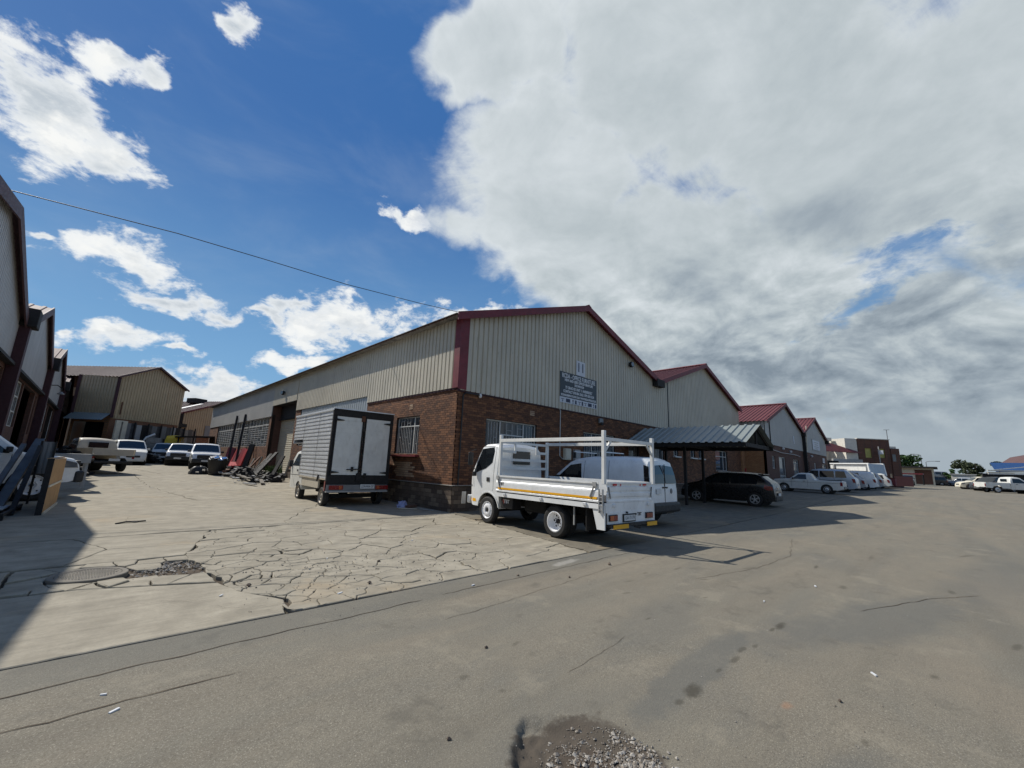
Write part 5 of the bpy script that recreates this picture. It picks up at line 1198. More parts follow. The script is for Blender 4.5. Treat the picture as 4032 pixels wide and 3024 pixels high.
# ================================================================== VEHICLES
WH = {}
def wheel_meshes(R, W, kind, rimmat, rr=None):
    key = (R, W, kind, rimmat)
    if key in WH: return WH[key]
    rr = rr or R*.66
    ty = MB().lathe([(rr*.97, -W*.42), (rr*1.02, -W*.5), (R*.90, -W*.52), (R*.975, -W*.42), (R, -W*.30), (R, W*.30), (R*.975, W*.42), (R*.90, W*.52), (rr*1.02, W*.5), (rr*.97, W*.42)], ax='y', n=36, cap=False)
    for k in range(36):      # tread blocks across the running surface
        a = 2*math.pi*(k+.5)/36; c, s_ = math.cos(a), math.sin(a)
        ty.obox((c*R, 0, s_*R), (c*.006, 0, s_*.006), (0, W*.34, 0), (-s_*R*.055, 0, c*R*.055))
    tm = ty.mesh('tyre', 'rubber', 35)
    if kind == 'steel':       # dished disc with hand holes
        rm = MB().lathe([(rr, W*.46), (rr*.95, W*.47), (rr*.90, W*.38), (rr*.86, W*.26), (rr*.62, W*.28), (rr*.50, W*.34), (rr*.34, W*.38), (rr*.30, W*.30), (.001, W*.30)], ax='y', n=32, cap=False)
        hub = MB().lathe([(rr*.18, W*.28), (rr*.18, W*.42), (rr*.13, W*.46), (.001, W*.46)], ax='y', n=16)
        for k in range(6):
            a = k*math.pi/3; hub.lathe([(rr*.05, W*.3), (rr*.05, W*.37), (.001, W*.37)], (rr*.36*math.cos(a), 0, rr*.36*math.sin(a)), 'y', 6)
        dk = MB()
        for k in range(8):
            a = (k+.5)*math.pi/4; dk.lathe([(rr*.085, W*.275), (.001, W*.28)], (rr*.74*math.cos(a), 0, rr*.74*math.sin(a)), 'y', 10)
    elif kind == 'truckfront':
        rm = MB().lathe([(rr, W*.46), (rr*.95, W*.48), (rr*.90, W*.40), (rr*.82, W*.34), (rr*.66, W*.46), (rr*.50, W*.52), (rr*.36, W*.50), (rr*.30, W*.36), (.001, W*.36)], ax='y', n=36, cap=False)
        hub = MB().lathe([(rr*.22, W*.3), (rr*.20, W*.50), (.001, W*.50)], ax='y', n=16); dk = MB()
        for k in range(8):
            a = (k+.5)*math.pi/4; dk.lathe([(rr*.07, W*.40), (.001, W*.425)], (rr*.74*math.cos(a), 0, rr*.74*math.sin(a)), 'y', 10)
    elif kind == 'dual':      # deeply dished rear twin wheel
        rm = MB().lathe([(rr, W*.47), (rr*.91, W*.50), (rr*.88, W*.44), (rr*.83, W*.34), (rr*.80, -W*.15), (rr*.72, -W*.30), (.001, -W*.31)], ax='y', n=36, cap=False)
        hub = MB().lathe([(rr*.24, -W*.36), (rr*.22, -W*.12), (rr*.15, -W*.05), (.001, -W*.05)], ax='y', n=16); dk = MB()
        for k in range(6):
            a = k*math.pi/3; dk.lathe([(rr*.10, -W*.30), (.001, -W*.295)], (rr*.56*math.cos(a), 0, rr*.56*math.sin(a)), 'y', 10)
            hub.lathe([(rr*.045, -W*.36), (rr*.045, -W*.2), (.001, -W*.2)], (rr*.38*math.cos(a+.5), 0, rr*.38*math.sin(a+.5)), 'y', 6)
    else:                     # alloy, five double spokes
        rm = MB().lathe([(rr, W*.46), (rr*.93, W*.47), (rr*.90, W*.40), (rr*.88, W*.1)], ax='y', n=32, cap=False)
        for k in range(5):
            for dlt in (-.17, .17):
                a = k*2*math.pi/5+dlt; c, s_ = math.cos(a), math.sin(a); rm.obox((c*rr*.52, W*.34, s_*rr*.52), (c*rr*.40, -W*.0, s_*rr*.40), (0, W*.06, 0), (-s_*rr*.05, 0, c*rr*.05))
        hub = MB().lathe([(rr*.20, W*.25), (rr*.18, W*.42), (.001, W*.43)], ax='y', n=16)
        dk = MB().lathe([(rr*.90, W*.05), (.001, W*.05)], ax='y', n=24)
    WH[key] = (tm, rm.mesh('rim', rimmat, 35), hub.mesh('wheel', ('dark_steel' if kind in ('dual', 'truckfront') else 'grey_steel') if kind != 'alloy' else rimmat, 35), dk.mesh('hand_hole', 'inside'))
    return WH[key]
def wheel(parent, x, y, R, W, kind='steel', rimmat='rim_silver', steer=0, z=None, mid=0.0):
    tm, rm, hm, dm = wheel_meshes(R, W, kind, rimmat)
    h = link('wheel', hm, parent, (x, y, R if z is None else z), (0, rnd.uniform(0, 6), (0 if y > mid else math.pi)+steer))
    link('tyre', tm, h); link('rim', rm, h); link('hand_hole', dm, h); return h

class Car:
    """lofted car body: x forward, y left, z up; every outline is a function of x"""
    def __init__(s, L, w, top, belt, roofz, zb, wheels, ra, tumble=.16, tf=.20, tr=.12, crown=.05, rc=.06, pf=4.5, pr=6, hw=None):
        s.x0, s.x1 = -L/2, L/2; s.w = w/2; s.top = top; s.belt = belt; s.roofz = roofz; s.zb = zb; s.wheels = wheels; s.ra = ra; s.tumble = tumble; s.tf = tf; s.tr = tr; s.crown = crown; s.rc = rc; s.pf = pf; s.pr = pr; s.hw = hw
        s.tx = [p[0] for p in top]; s.tz = [p[1] for p in top]
    def T(s, x): return interp(x, s.tx, s.tz)
    def W(s, x, z):
        P = 1-s.tf*max(0, x/s.x1)**s.pf if x > 0 else 1-s.tr*max(0, x/s.x0)**s.pr
        w = s.w*P; lo = (s.belt-z)/(s.belt-s.zb)
        if z > s.belt: w *= 1-s.tumble*((z-s.belt)/(s.roofz-s.belt))**1.15
        else: w *= 1-.015*min(1, lo*2)-.045*max(0, lo-.45)
        if abs(z-s.belt) < .16: w -= .0
        return w
    def bottom(s, x):
        z = s.zb+.12*max(0, (abs(x)-(s.x1-.35))/.35)**2
        for i, (wx, wz) in enumerate(s.wheels):
            if abs(x-wx) < s.ra: z = max(z, wz+math.sqrt(s.ra**2-(x-wx)**2))
        return z
    def body(s, parent, mat, n=34, name='body'):
        xs_ = {round(s.x0+(s.x1-s.x0)*i/n, 4) for i in range(n+1)} | {round(x, 4) for x in s.tx if s.x0 <= x <= s.x1}
        for wx, wz in s.wheels:
            for k in range(17): xs_.add(round(wx-s.ra*math.cos(math.pi*k/16), 4))
            xs_ |= {round(wx-s.ra-.002, 4), round(wx+s.ra+.002, 4)}
        xs_ = sorted(xs_); mb = MB(); rings = []
        for x in xs_:
            T = s.T(x); zb = min(s.bottom(x), T-.05); rc = min(s.rc, (T-zb)*.4); zs = [zb+(T-rc-zb)*t for t in (0, .12, .3, .5, .7, .85, 1)]
            if zb < s.belt < T-rc: zs[4] = s.belt; zs[5] = s.belt+(T-rc-s.belt)*.5; zs[1:4] = [zb+(s.belt-zb)*t for t in (.15, .4, .75)]
            r = [(x, s.W(x, z), z) for z in zs]; we = s.W(x, T)
            for a in (22, 45, 68): r.append((x, we-rc*(1-math.cos(R_(a))), T-rc+rc*math.sin(R_(a))))
            cr = s.crown*min(1, (T-zb)/.8)
            for t in (.92, .6, .3, 0): r.append((x, (we-rc)*t, T+cr*(1-t*t)))
            full = r+[(a, -b, c) for a, b, c in reversed(r[:-1])]; rings.append(full)
        m_ = len(rings[0]); mb.v = [p for r in rings for p in r]
        for i in range(len(rings)-1):
            for k in range(m_-1): mb.f.append((i*m_+k, i*m_+k+1, (i+1)*m_+k+1, (i+1)*m_+k))
        mb.f.append(tuple(range(m_))); mb.f.append(tuple((len(rings)-1)*m_+k for k in range(m_-1, -1, -1))); mb.m = [0]*len(mb.f)
        o = mb.build(name, mat, parent, smooth=32); s.o = o; return o
    def sideplate(s, parent, name, poly, mat, side=1, off=.004, cut=.12):
        bm = bmesh.new(); vs_ = [bm.verts.new((p[0], 0, p[1])) for p in poly]; bm.faces.new(vs_)
        z0 = min(p[1] for p in poly); z1 = max(p[1] for p in poly); x0 = min(p[0] for p in poly); x1 = max(p[0] for p in poly)
        for ax, lo, hi in ((2, z0, z1), (0, x0, x1)):
            k = lo+cut*(1 if ax == 2 else 1.5)
            while k < hi-.01:
                pc = [0, 0, 0]; pn = [0, 0, 0]; pc[ax] = k; pn[ax] = 1
                bmesh.ops.bisect_plane(bm, geom=bm.verts[:]+bm.edges[:]+bm.faces[:], plane_co=pc, plane_no=pn); k += cut*(1 if ax == 2 else 1.5)
        ed = [e for e in bm.edges if e.is_boundary]; r = bmesh.ops.extrude_edge_only(bm, edges=ed); nv_ = {v for v in r['geom'] if isinstance(v, bmesh.types.BMVert)}
        for v in bm.verts: v.co.y = side*(s.W(v.co.x, v.co.z)+(off if v not in nv_ else -.02))
        bmesh.ops.recalc_face_normals(bm, faces=bm.faces)
        me = bpy.data.meshes.new(name); bm.to_mesh(me); bm.free(); me.materials.append(M[mat])
        me.polygons.foreach_set('use_smooth', [True]*len(me.polygons)); me.set_sharp_from_angle(angle=R_(30)); return link(name, me, parent)
    def both(s, parent, name, poly, mat, **k):
        a = s.sideplate(parent, name, poly, mat, 1, **k); b = s.sideplate(parent, name, poly, mat, -1, **k); return a, b
    def screen(s, parent, name, xa, xb, mat, m0=.06, m1=.06, ms=.07, off=.006, za=None, zb_=None):
        """glass between stations xa (low edge) and xb (high edge) of the top outline"""
        A = Vector((xa, 0, s.T(xa) if za is None else za)); B = Vector((xb, 0, s.T(xb) if zb_ is None else zb_)); n_ = 8; mb = MB(); up = (B-A).cross(Vector((0, 1, 0))).normalized()
        if up.z < 0 and abs(up.z) > .05: up = -up
        if abs(up.z) <= .05: up = Vector((1 if xa > 0 else -1, 0, 0))*(1)
        for j in range(4):
            t = m0+(1-m0-m1)*j/3; p = A.lerp(B, t); w = s.W(p.x, p.z)-s.rc-ms*.5
            for k in range(n_+1):
                y = w*(-1+2*k/n_); cr = s.crown*(1-(y/(w+.05))**2)
                q = p+Vector((0, y, 0))+Vector((0, 0, cr if abs(up.z) > .05 else 0))+up*off; mb.v.append(tuple(q))
        for j in range(3):
            for k in range(n_): mb.f.append((j*(n_+1)+k, j*(n_+1)+k+1, (j+1)*(n_+1)+k+1, (j+1)*(n_+1)+k)); mb.m.append(0)
        bidx = [k for k in range(n_+1)]+[(j+1)*(n_+1)-1 for j in range(1, 4)]+[3*(n_+1)+k for k in range(n_-1, -1, -1)]+[j*(n_+1) for j in (2, 1)]
        o = len(mb.v); mb.v += [tuple(Vector(mb.v[i])-up*.02) for i in bidx]; nb = len(bidx)
        for i in range(nb): mb.f.append((bidx[i], bidx[(i+1) % nb], o+(i+1) % nb, o+i)); mb.m.append(0)
        return mb.build(name, mat, parent, smooth=30)
    def under(s, parent):
        MB().box(s.x0+.25, s.x1-.25, -s.w+.26, s.w-.26, s.zb+.02, s.zb+.32).build('underbody', 'under', parent)
        for wx, wz in s.wheels: MB().lathe([(s.ra+.0, -s.w+.06), (s.ra+.0, s.w-.06)], (wx, 0, wz), 'y', 20).build('wheel_arch', 'under', parent)
    def gap(s, parent, pts, side=1, w=.011, name='door_gap'):
        mb = MB(); P = []
        for a, b in zip(pts[:-1], pts[1:]):
            n = max(1, int(math.dist(a, b)/.12)); P += [(a[0]+(b[0]-a[0])*i/n, a[1]+(b[1]-a[1])*i/n) for i in range(n)]
        P.append(pts[-1])
        for i, p in enumerate(P):
            a = P[max(0, i-1)]; b = P[min(len(P)-1, i+1)]; dx, dz = b[0]-a[0], b[1]-a[1]; L_ = math.hypot(dx, dz) or 1; nx_, nz_ = -dz/L_*w/2, dx/L_*w/2
            for sg in (-1, 1): x, z = p[0]+nx_*sg, p[1]+nz_*sg; mb.v.append((x, side*(s.W(x, z)+.0025), z))
        for i in range(len(P)-1): mb.f.append((2*i, 2*i+1, 2*i+3, 2*i+2)); mb.m.append(0)
        return mb.build(name, 'inside', parent, fix=False)
def mirror_(parent, x, y, z, mat='black_plastic', side=1):
    MB().obox((x, y+side*.10, z+.02), (.05, -.01*side, 0), (0, .09, 0), (0, 0, .065)).build('wing_mirror', mat, parent, bevel=.02)
def plate(parent, txt, loc, rot, w=.46, h=.13):
    p = MB().box(-w/2, w/2, -h/2, h/2, -.004, .004).build('number_plate', 'plate_white', parent); p.location = loc; p.rotation_euler = rot
    if txt: text_mesh(txt, h*.85, 'ink', p, (0, 0, .0045), (0, 0, 0), width=w*.86, extrude=.001)
    return p
REAR = (R_(90), 0, R_(-90)); FRONT = (R_(90), 0, R_(90))

def hatchback(loc, rot, label, paint_, cat='car', group=None, txt=''):
    t = thing('hatchback', label, cat, loc, rot, group)
    top = [(-2.09, .55), (-2.07, .78), (-2.02, .98), (-1.93, 1.10), (-1.60, 1.36), (-1.38, 1.44), (-.9, 1.475), (-.2, 1.48), (.25, 1.45), (.42, 1.40), (1.17, 1.0), (1.5, .94), (1.8, .86), (1.98, .74), (2.07, .60), (2.10, .45)]
    c = Car(4.2, 1.78, top, .93, 1.48, .20, [(1.28, .31), (-1.30, .31)], .36, .19, .24, .13, .045, .07)
    c.body(t, paint_); c.under(t)
    c.screen(t, 'windscreen', 1.15, .42, 'car_glass'); c.screen(t, 'rear_window', -1.95, -1.60, 'car_glass', m0=.08, m1=.12, ms=.12)
    c.both(t, 'side_window', [(.92, .97), (.20, 1.36), (-.27, 1.40), (-.27, .97)], 'car_glass'); c.both(t, 'side_window', [(-.33, .97), (-.33, 1.40), (-1.0, 1.37), (-1.25, 1.30), (-1.45, 1.13), (-1.42, .99)], 'car_glass')
    for sd in (1, -1):
        c.gap(t, [(1.02, .40), (1.02, .93)], sd); c.gap(t, [(-.30, .30), (-.30, .96)], sd); c.gap(t, [(.95, .30), (-.9, .30)], sd); c.gap(t, [(-.95, .62), (-1.18, .93)], sd)
        MB().obox((-.15, sd*(c.W(-.15, .84)+.012), .84), (.09, 0, 0), (0, .016, 0), (0, 0, .015)).build('door_handle', paint_, t)
        c.sideplate(t, 'taillight', [(-1.72, .98), (-2.02, .90), (-2.05, .76), (-1.85, .74), (-1.70, .80)], 'lamp_red', sd, off=.012, cut=.08); c.sideplate(t, 'headlight', [(1.62, .80), (1.99, .66), (2.02, .56), (1.75, .62)], 'lens', sd, off=.008, cut=.08)
        mirror_(t, .85, sd*c.W(.85, .98), 1.0, paint_, sd)
        for wx in (1.28, -1.30): wheel(t, wx, sd*.77, .31, .20, 'alloy', 'rim_silver')
    MB().box(-2.125, -1.9, -.66, .66, .26, .50).build('rear_bumper', 'black_plastic', t, bevel=.04); MB().box(1.9, 2.12, -.6, .6, .24, .46).build('front_bumper', 'black_plastic', t, bevel=.04)
    plate(t, txt, (-2.135, 0, .56), REAR, .5, .12); MB().lathe([(.075, 0), (.07, .01), (.001, .012)], ax='x', n=16).build('badge', 'chrome', t, loc=(-2.07, 0, .86), rotz=R_(180))
    MB().box(-1.66, -1.42, -.58, .58, 1.42, 1.455).build('roof_spoiler', paint_, t, bevel=.01)
    return t

def bakkie(loc, rot, label, paint_, kind='single', group=None, bedmat=None, txt='', canopy=None, cat='pickup truck', bumper='black_plastic', rim='rim_silver', headl='lens'):
    """pickup: single cab or double cab, lofted cab and bonnet, separate load bed"""
    t = thing('pickup_truck', label, cat, loc, rot, group)
    cabr = {'single': -.25, 'double': -1.05}[kind]; L = 5.0
    top = [(cabr-.02, 1.0), (cabr, 1.35), (cabr+.10, 1.66), (cabr+.22, 1.74), (cabr+.6, 1.77), (.55, 1.75), (.72, 1.70), (1.36, 1.15), (1.9, 1.08), (2.3, 1.02), (2.42, .88), (2.48, .60), (2.5, .5)]
    c = Car(L, 1.76, top, 1.10, 1.77, .42, [(1.62, .38)], .46, .16, .16, .0, .04, .07); c.x0 = cabr-.02
    c.W_ = c.W; c.body(t, paint_, 28, 'cab')
    MB().box(-2.3, 2.2, -.42, .42, .42, .66).build('chassis', 'under', t); MB().lathe([(.45, -.80), (.45, .80)], (1.62, 0, .38), 'y', 20).build('wheel_arch', 'under', t)
    c.screen(t, 'windscreen', 1.34, .72, 'car_glass', ms=.05)
    MB().obox((cabr-.03, 0, 1.42), (.012, 0, .0), (0, .42, 0), (0, 0, .15)).build('rear_window', 'car_glass', t, bevel=.03)
    if kind == 'single': c.both(t, 'side_window', [(1.12, 1.13), (.62, 1.60), (-.02, 1.62), (-.06, 1.13)], 'car_glass')
    else:
        c.both(t, 'side_window', [(1.12, 1.13), (.62, 1.60), (.12, 1.62), (.12, 1.13)], 'car_glass'); c.both(t, 'side_window', [(.05, 1.13), (.05, 1.62), (-.62, 1.60), (-.80, 1.40), (-.80, 1.13)], 'car_glass')
    for sd in (1, -1):
        c.gap(t, [(1.14, .56), (1.16, 1.1)], sd); c.gap(t, [(.08, .5), (.08, 1.1)], sd)
        c.sideplate(t, 'headlight', [(2.05, 1.0), (2.36, .93), (2.40, .80), (2.1, .80)], headl, sd, off=.01, cut=.08)
        mirror_(t, 1.08, sd*c.W(1.08, 1.15), 1.2, 'black_plastic', sd)
        for wx in (1.62, -1.45): wheel(t, wx, sd*.74, .37, .24, 'steel', rim)
        MB().obox((.25, sd*(c.W(.25, .98)+.014), .98), (.09, 0, 0), (0, .016, 0), (0, 0, .018)).build('door_handle', 'black_plastic', t)
    bp = bedmat or paint_; b0, b1 = -2.5, cabr-.06; 
    w_ = .87
    if kind == 'single' and bumper == 'tray':
        MB().box(b0, b1, -w_, w_, .88, .94).build('bed_floor', bp, t)
        for sd in (1, -1): MB().box(b0, b1, sd*w_-.02, sd*w_+.02, .88, 1.22).build('side_panel', bp, t)
    else:
        for sd in (1, -1):      # pressed bed sides with a wheel opening
            pl_ = [(b1, .50), (b1, 1.12), (b0+.02, 1.12), (b0, .9), (b0+.03, .55)]
            arc = [(-1.45+.45*math.cos(a), .40+.45*math.sin(a)) for a in [math.pi-k*math.pi/12 for k in range(13)]]
            poly = pl_+[(-1.93, .5)]+[p for p in arc if p[1] > .5]+[(-.97, .5)]
            MB().prism(poly, lambda a, b: (a, sd*w_, b), lambda a, b: (a, sd*(w_-.06), b)).build('bed_side', bp, t, bevel=.01)
        MB().box(b0, b1, -w_+.06, w_-.06, .66, .70).build('bed_floor', 'under', t)
    MB().box(b0-.015, b0+.02, -w_+.05, w_-.05, .60 if bumper != 'tray' else .88, 1.12 if bumper != 'tray' else 1.22).build('tailgate', bp, t, bevel=.008)
    MB().box(b1-.03, b1, -w_+.05, w_-.05, .66, 1.15).build('bed_bulkhead', bp, t)
    for sd in (1, -1): MB().box(b0-.03, b0-.0, sd*w_-.10 if sd > 0 else -w_, sd*w_ if sd > 0 else -w_+.10, .68 if bumper != 'tray' else .72, .98 if bumper != 'tray' else .82).build('taillight', 'lamp_red', t)
    MB().box(b0-.16, b0-.03, -.8, .8, .46, .60).build('rear_bumper', 'black_plastic' if bumper == 'tray' else bumper, t, bevel=.03)
    MB().box(2.36, 2.56, -.78, .78, .42, .72).build('front_bumper', bumper if bumper != 'tray' else 'black_plastic', t, bevel=.05); MB().box(2.40, 2.50, -.50, .50, .74, .98).build('grille', 'black_plastic', t, bevel=.02)
    plate(t, txt, (b0-.17, 0, .66 if bumper == 'tray' else .62), REAR)
    plate(t, '', (2.57, 0, .58), FRONT, .46, .11)
    if canopy:
        tp = [(b0+.02, 1.12), (b0+.18, 1.62), (b0+.4, 1.72), (b1-.1, 1.76), (b1, 1.72)]
        cc = Car(L, 1.72, tp, 1.14, 1.76, 1.10, [], .1, .12, .0, .02, .04, .08); cc.x0 = b0+.02; cc.x1 = b1; cc.tf = 0; cc.body(t, canopy, 12, 'canopy')
        for sd in (1, -1): cc.sideplate(t, 'canopy_window', [(b1-.15, 1.25), (b1-.15, 1.58), (b0+.45, 1.56), (b0+.35, 1.25)], 'car_glass', sd)
    return t

def wagon(loc, rot, label, paint_, L=4.7, H=1.75, W_=1.85, slope=.35, name='station_wagon', cat='car', group=None, windows=((1.0, .05), (-.02, -1.0), (-1.08, -1.95)), hood=1.0, wheel_='alloy', rails=True, tailwin=True, taillow=False, front_only=False, rear_box=False, boot=False):
    t = thing(name, label, cat, loc, rot, group); hL = L/2; b = H*.60
    if boot: top = [(-hL, .6), (-hL+.03, .9), (-hL+.3, b+.02), (-hL+.75, b+.03), (-hL+1.25, H-.06), (-hL+1.6, H), (.1, H), (.45, H-.07), (1.15, b+.05), (hL-.6, b-.05), (hL-.15, b-.18), (hL-.03, .62), (hL, .5)]
    else: top = [(-hL, .60), (-hL+.03, .95), (-hL+.08, b), (-hL+slope, H-.10), (-hL+slope+.2, H-.02), (-.6, H), (.1, H), (.5, H-.07), (1.2, b+.06), (hL-.6, b-.04), (hL-.15, b-.16), (hL-.03, .66), (hL, .5)]
    r = .34 if H > 1.6 else .31
    c = Car(L, W_, top, b, H, .24, [(hL-.92, r), (-hL+.95, r)], r+.06, .14, .20, .08, .04, .07)
    c.body(t, paint_, 24); c.under(t); c.screen(t, 'windscreen', 1.18, .5, 'car_glass')
    if boot: c.screen(t, 'rear_window', -hL+.78, -hL+1.25, 'car_glass', ms=.1)
    else: c.screen(t, 'rear_window', -hL+.10, -hL+slope, 'car_glass', m0=.12, m1=.10, ms=.13)
    for sd in (1, -1):
        for i, (a, d) in enumerate(windows):
            if boot and i == 2: continue
            a = min(a, 1.05); d = max(d, -hL+(1.1 if boot else slope+.15)); 
            if a-d < .2: continue
            z0, z1 = b+.05, H-.14
            poly = [(a, z0), (a-(.42 if i == 0 else .02), z1), (d, z1), (d-(0 if i < len(windows)-1 else .12), z0)]
            c.sideplate(t, 'side_window', poly, 'car_glass', sd)
        c.sideplate(t, 'headlight', [(hL-.45, b-.13), (hL-.12, b-.22), (hL-.09, b-.36), (hL-.4, b-.30)], 'lens', sd, off=.01, cut=.08)
        if not taillow: c.sideplate(t, 'taillight', [(-hL+.28, b+.0), (-hL+.07, b-.02), (-hL+.04, b-.32), (-hL+.20, b-.30)], 'lamp_red', sd, off=.012, cut=.08)
        for wx in (hL-.92, -hL+.95): wheel(t, wx, sd*(W_/2-.12), r, .21, wheel_, 'rim_silver')
        c.gap(t, [(1.0, .4), (1.05, b)], sd); c.gap(t, [(.02, .35), (.02, b)], sd); c.gap(t, [(-.98, .5), (-1.0, b)], sd)
        mirror_(t, .95, sd*c.W(.95, b), b+.08, paint_, sd)
        MB().obox((.2, sd*(c.W(.2, b-.12)+.012), b-.12), (.09, 0, 0), (0, .014, 0), (0, 0, .015)).build('door_handle', paint_, t)
        if rails: MB().beam((-hL+.7, sd*(c.W(0, H)-.12), H+.05), (.2, sd*(c.W(0, H)-.12), H+.05), .03, .04).build('roof_rail', 'black_plastic', t)
    MB().box(-hL-.03, -hL+.2, -W_*.38, W_*.38, .30, .58).build('rear_bumper', paint_ if paint_ != 'white_paint' else 'white_dirty', t, bevel=.04); MB().box(hL-.2, hL+.03, -W_*.36, W_*.36, .26, .5).build('front_bumper', paint_, t, bevel=.04)
    MB().box(hL-.08, hL+.012, -.4, .4, .55, .70).build('grille', 'black_plastic', t, bevel=.02)
    plate(t, '', (-hL-.04, 0, .62), REAR); plate(t, '', (hL+.04, 0, .42), FRONT)
    return t

def ute(loc, rot, label):
    """old white coupe utility: long load box behind a two door cab"""
    t = thing('coupe_utility', label, 'pickup truck', loc, rot)
    top = [(-2.20, .55), (-2.17, .86), (-2.12, .90), (-.62, .93), (-.55, .95), (-.28, 1.34), (-.12, 1.39), (.35, 1.40), (.52, 1.37), (1.02, .97), (1.5, .93), (2.05, .88), (2.16, .80), (2.20, .55)]
    c = Car(4.4, 1.66, top, .92, 1.40, .26, [(1.42, .30), (-1.22, .30)], .36, .20, .05, .04, .03, .05)
    c.body(t, 'white_dirty'); c.under(t); c.screen(t, 'windscreen', 1.0, .52, 'car_glass'); c.screen(t, 'rear_window', -.53, -.28, 'car_glass')
    MB().box(-2.10, -.66, -.70, .70, .90, .965).build('load_cover', 'dark_steel', t)
    for sd in (1, -1):
        c.sideplate(t, 'side_window', [(.86, .96), (.46, 1.30), (-.02, 1.32), (-.06, .96)], 'car_glass', sd)
        c.gap(t, [(.92, .4), (.92, .92)], sd); c.gap(t, [(-.10, .4), (-.10, .92)], sd); c.gap(t, [(-2.1, .74), (2.1, .74)], sd, w=.014)
        c.sideplate(t, 'taillight', [(-2.02, .84), (-2.16, .84), (-2.16, .58), (-2.02, .58)], 'lamp_red', sd, off=.012, cut=.08)
        for wx in (1.42, -1.22): wheel(t, wx, sd*.72, .30, .18, 'steel', 'rim_silver')
        mirror_(t, .78, sd*c.W(.8, .92), .98, 'black_plastic', sd); MB().obox((.1, sd*(c.W(.1, .82)+.012), .82), (.08, 0, 0), (0, .014, 0), (0, 0, .015)).build('door_handle', 'chrome', t)
    MB().box(2.16, 2.26, -.72, .72, .42, .56).build('front_bumper', 'chrome', t, bevel=.02); MB().box(-2.28, -2.18, -.74, .74, .40, .54).build('rear_bumper', 'grey_steel', t, bevel=.02)
    MB().box(2.17, 2.21, -.6, .6, .60, .78).build('grille', 'black_plastic', t); MB().box(-2.215, -2.19, -.5, .5, .6, .84).build('tailgate', 'white_dirty', t)
    return t

def panel_van(loc, rot, label):
    t = thing('panel_van', label, 'van', loc, rot)
    top = [(-2.20, .55), (-2.19, 1.0), (-2.15, 1.35), (-2.06, 1.72), (-1.9, 1.80), (-1.2, 1.83), (-.1, 1.82), (.35, 1.76), (.62, 1.66), (1.32, 1.14), (1.7, 1.02), (2.02, .88), (2.14, .72), (2.18, .5)]
    c = Car(4.4, 1.79, top, 1.08, 1.83, .24, [(1.36, .32), (-1.32, .32)], .38, .13, .22, .07, .045, .10)
    c.body(t, 'white_paint'); c.under(t); c.screen(t, 'windscreen', 1.30, .62, 'car_glass')
    for sd in (1, -1):
        c.sideplate(t, 'side_window', [(1.12, 1.12), (.58, 1.56), (.16, 1.62), (.10, 1.10)], 'car_glass', sd)
        c.gap(t, [(1.15, .4), (1.2, 1.08)], sd); c.gap(t, [(.05, .35), (.02, 1.70)], sd); c.gap(t, [(-.85, .40), (-.85, 1.72)], sd)
        c.sideplate(t, 'taillight', [(-2.02, 1.1), (-2.16, 1.08), (-2.17, .72), (-2.05, .72)], 'lamp_red', sd, off=.012, cut=.08)
        for wx in (1.36, -1.32): wheel(t, wx, sd*.77, .32, .20, 'steel', 'rim_silver')
        mirror_(t, 1.0, sd*c.W(1.0, 1.1), 1.15, 'black_plastic', sd)
    # rear doors with wrap round windows
    wd = lambda z: c.W(-2.12, z)-.03
    for sd in (1, -1):
        c.sideplate(t, 'rear_quarter_trim', [(-1.95, 1.62), (-2.09, 1.58), (-2.145, 1.12), (-2.0, 1.12)], 'car_glass', sd, off=.006, cut=.1)
        mb = MB(); pts = [(.04*sd, 1.13), (sd*(wd(1.13)-.03), 1.13), (sd*(wd(1.6)-.05), 1.60), (.04*sd, 1.64)]
        xz = lambda z: interp(z, [.55, 1.0, 1.35, 1.72], [-2.20, -2.19, -2.15, -2.06])
        sx_ = lambda y, z: xz(z-.045*(1-min(1, (y/.80)**2)))-.03
        G = [[(pts[0][0]+(pts[1][0]-pts[0][0])*u, 1.13, pts[3][0]+(pts[2][0]-pts[3][0])*u, 1.64-.04*u) for u in (0, .25, .5, .75, 1)] for _ in (0,)][0]
        for v_ in (0, .25, .5, .75, 1):
            for ya, za, yb2, zb2 in G: yy, zz = ya+(yb2-ya)*v_, za+(zb2-za)*v_; mb.v.append((sx_(yy, zz), yy, zz))
        mb.f = [(j*5+i, j*5+i+1, (j+1)*5+i+1, (j+1)*5+i) for j in range(4) for i in range(4)]; mb.m = [0]*16
        mb.build('rear_window', 'car_glass', t)
        MB().obox((-2.205, sd*.10, 1.02), (.015, 0, 0), (0, .05, 0), (0, 0, .02)).build('door_handle', 'black_plastic', t)
    MB().box(-2.204, -2.185, -.008, .008, .5, 1.66).build('door_gap', 'inside', t)
    MB().box(-2.30, -2.02, -.86, .86, .34, .62).build('rear_bumper', 'black_plastic', t, bevel=.07); MB().box(2.0, 2.22, -.72, .72, .3, .56).build('front_bumper', 'black_plastic', t, bevel=.06)
    plate(t, '', (-2.215, .42, .92), REAR, .30, .14); MB().lathe([(.075, 0), (.06, .012), (.001, .012)], ax='x', n=16).build('badge', 'grey_steel', t, loc=(-2.20, -.42, .92), rotz=R_(180))
    for x_ in (-.5, .55):
        MB().box(x_-.03, x_+.03, -.66, .66, 1.96, 1.99).build('roof_bar', 'alu', t, bevel=.008)
        for sd in (1, -1): MB().box(x_-.04, x_+.04, sd*.64-.03, sd*.64+.03, 1.78, 1.965).build('roof_bar_foot', 'black_plastic', t)
    return t

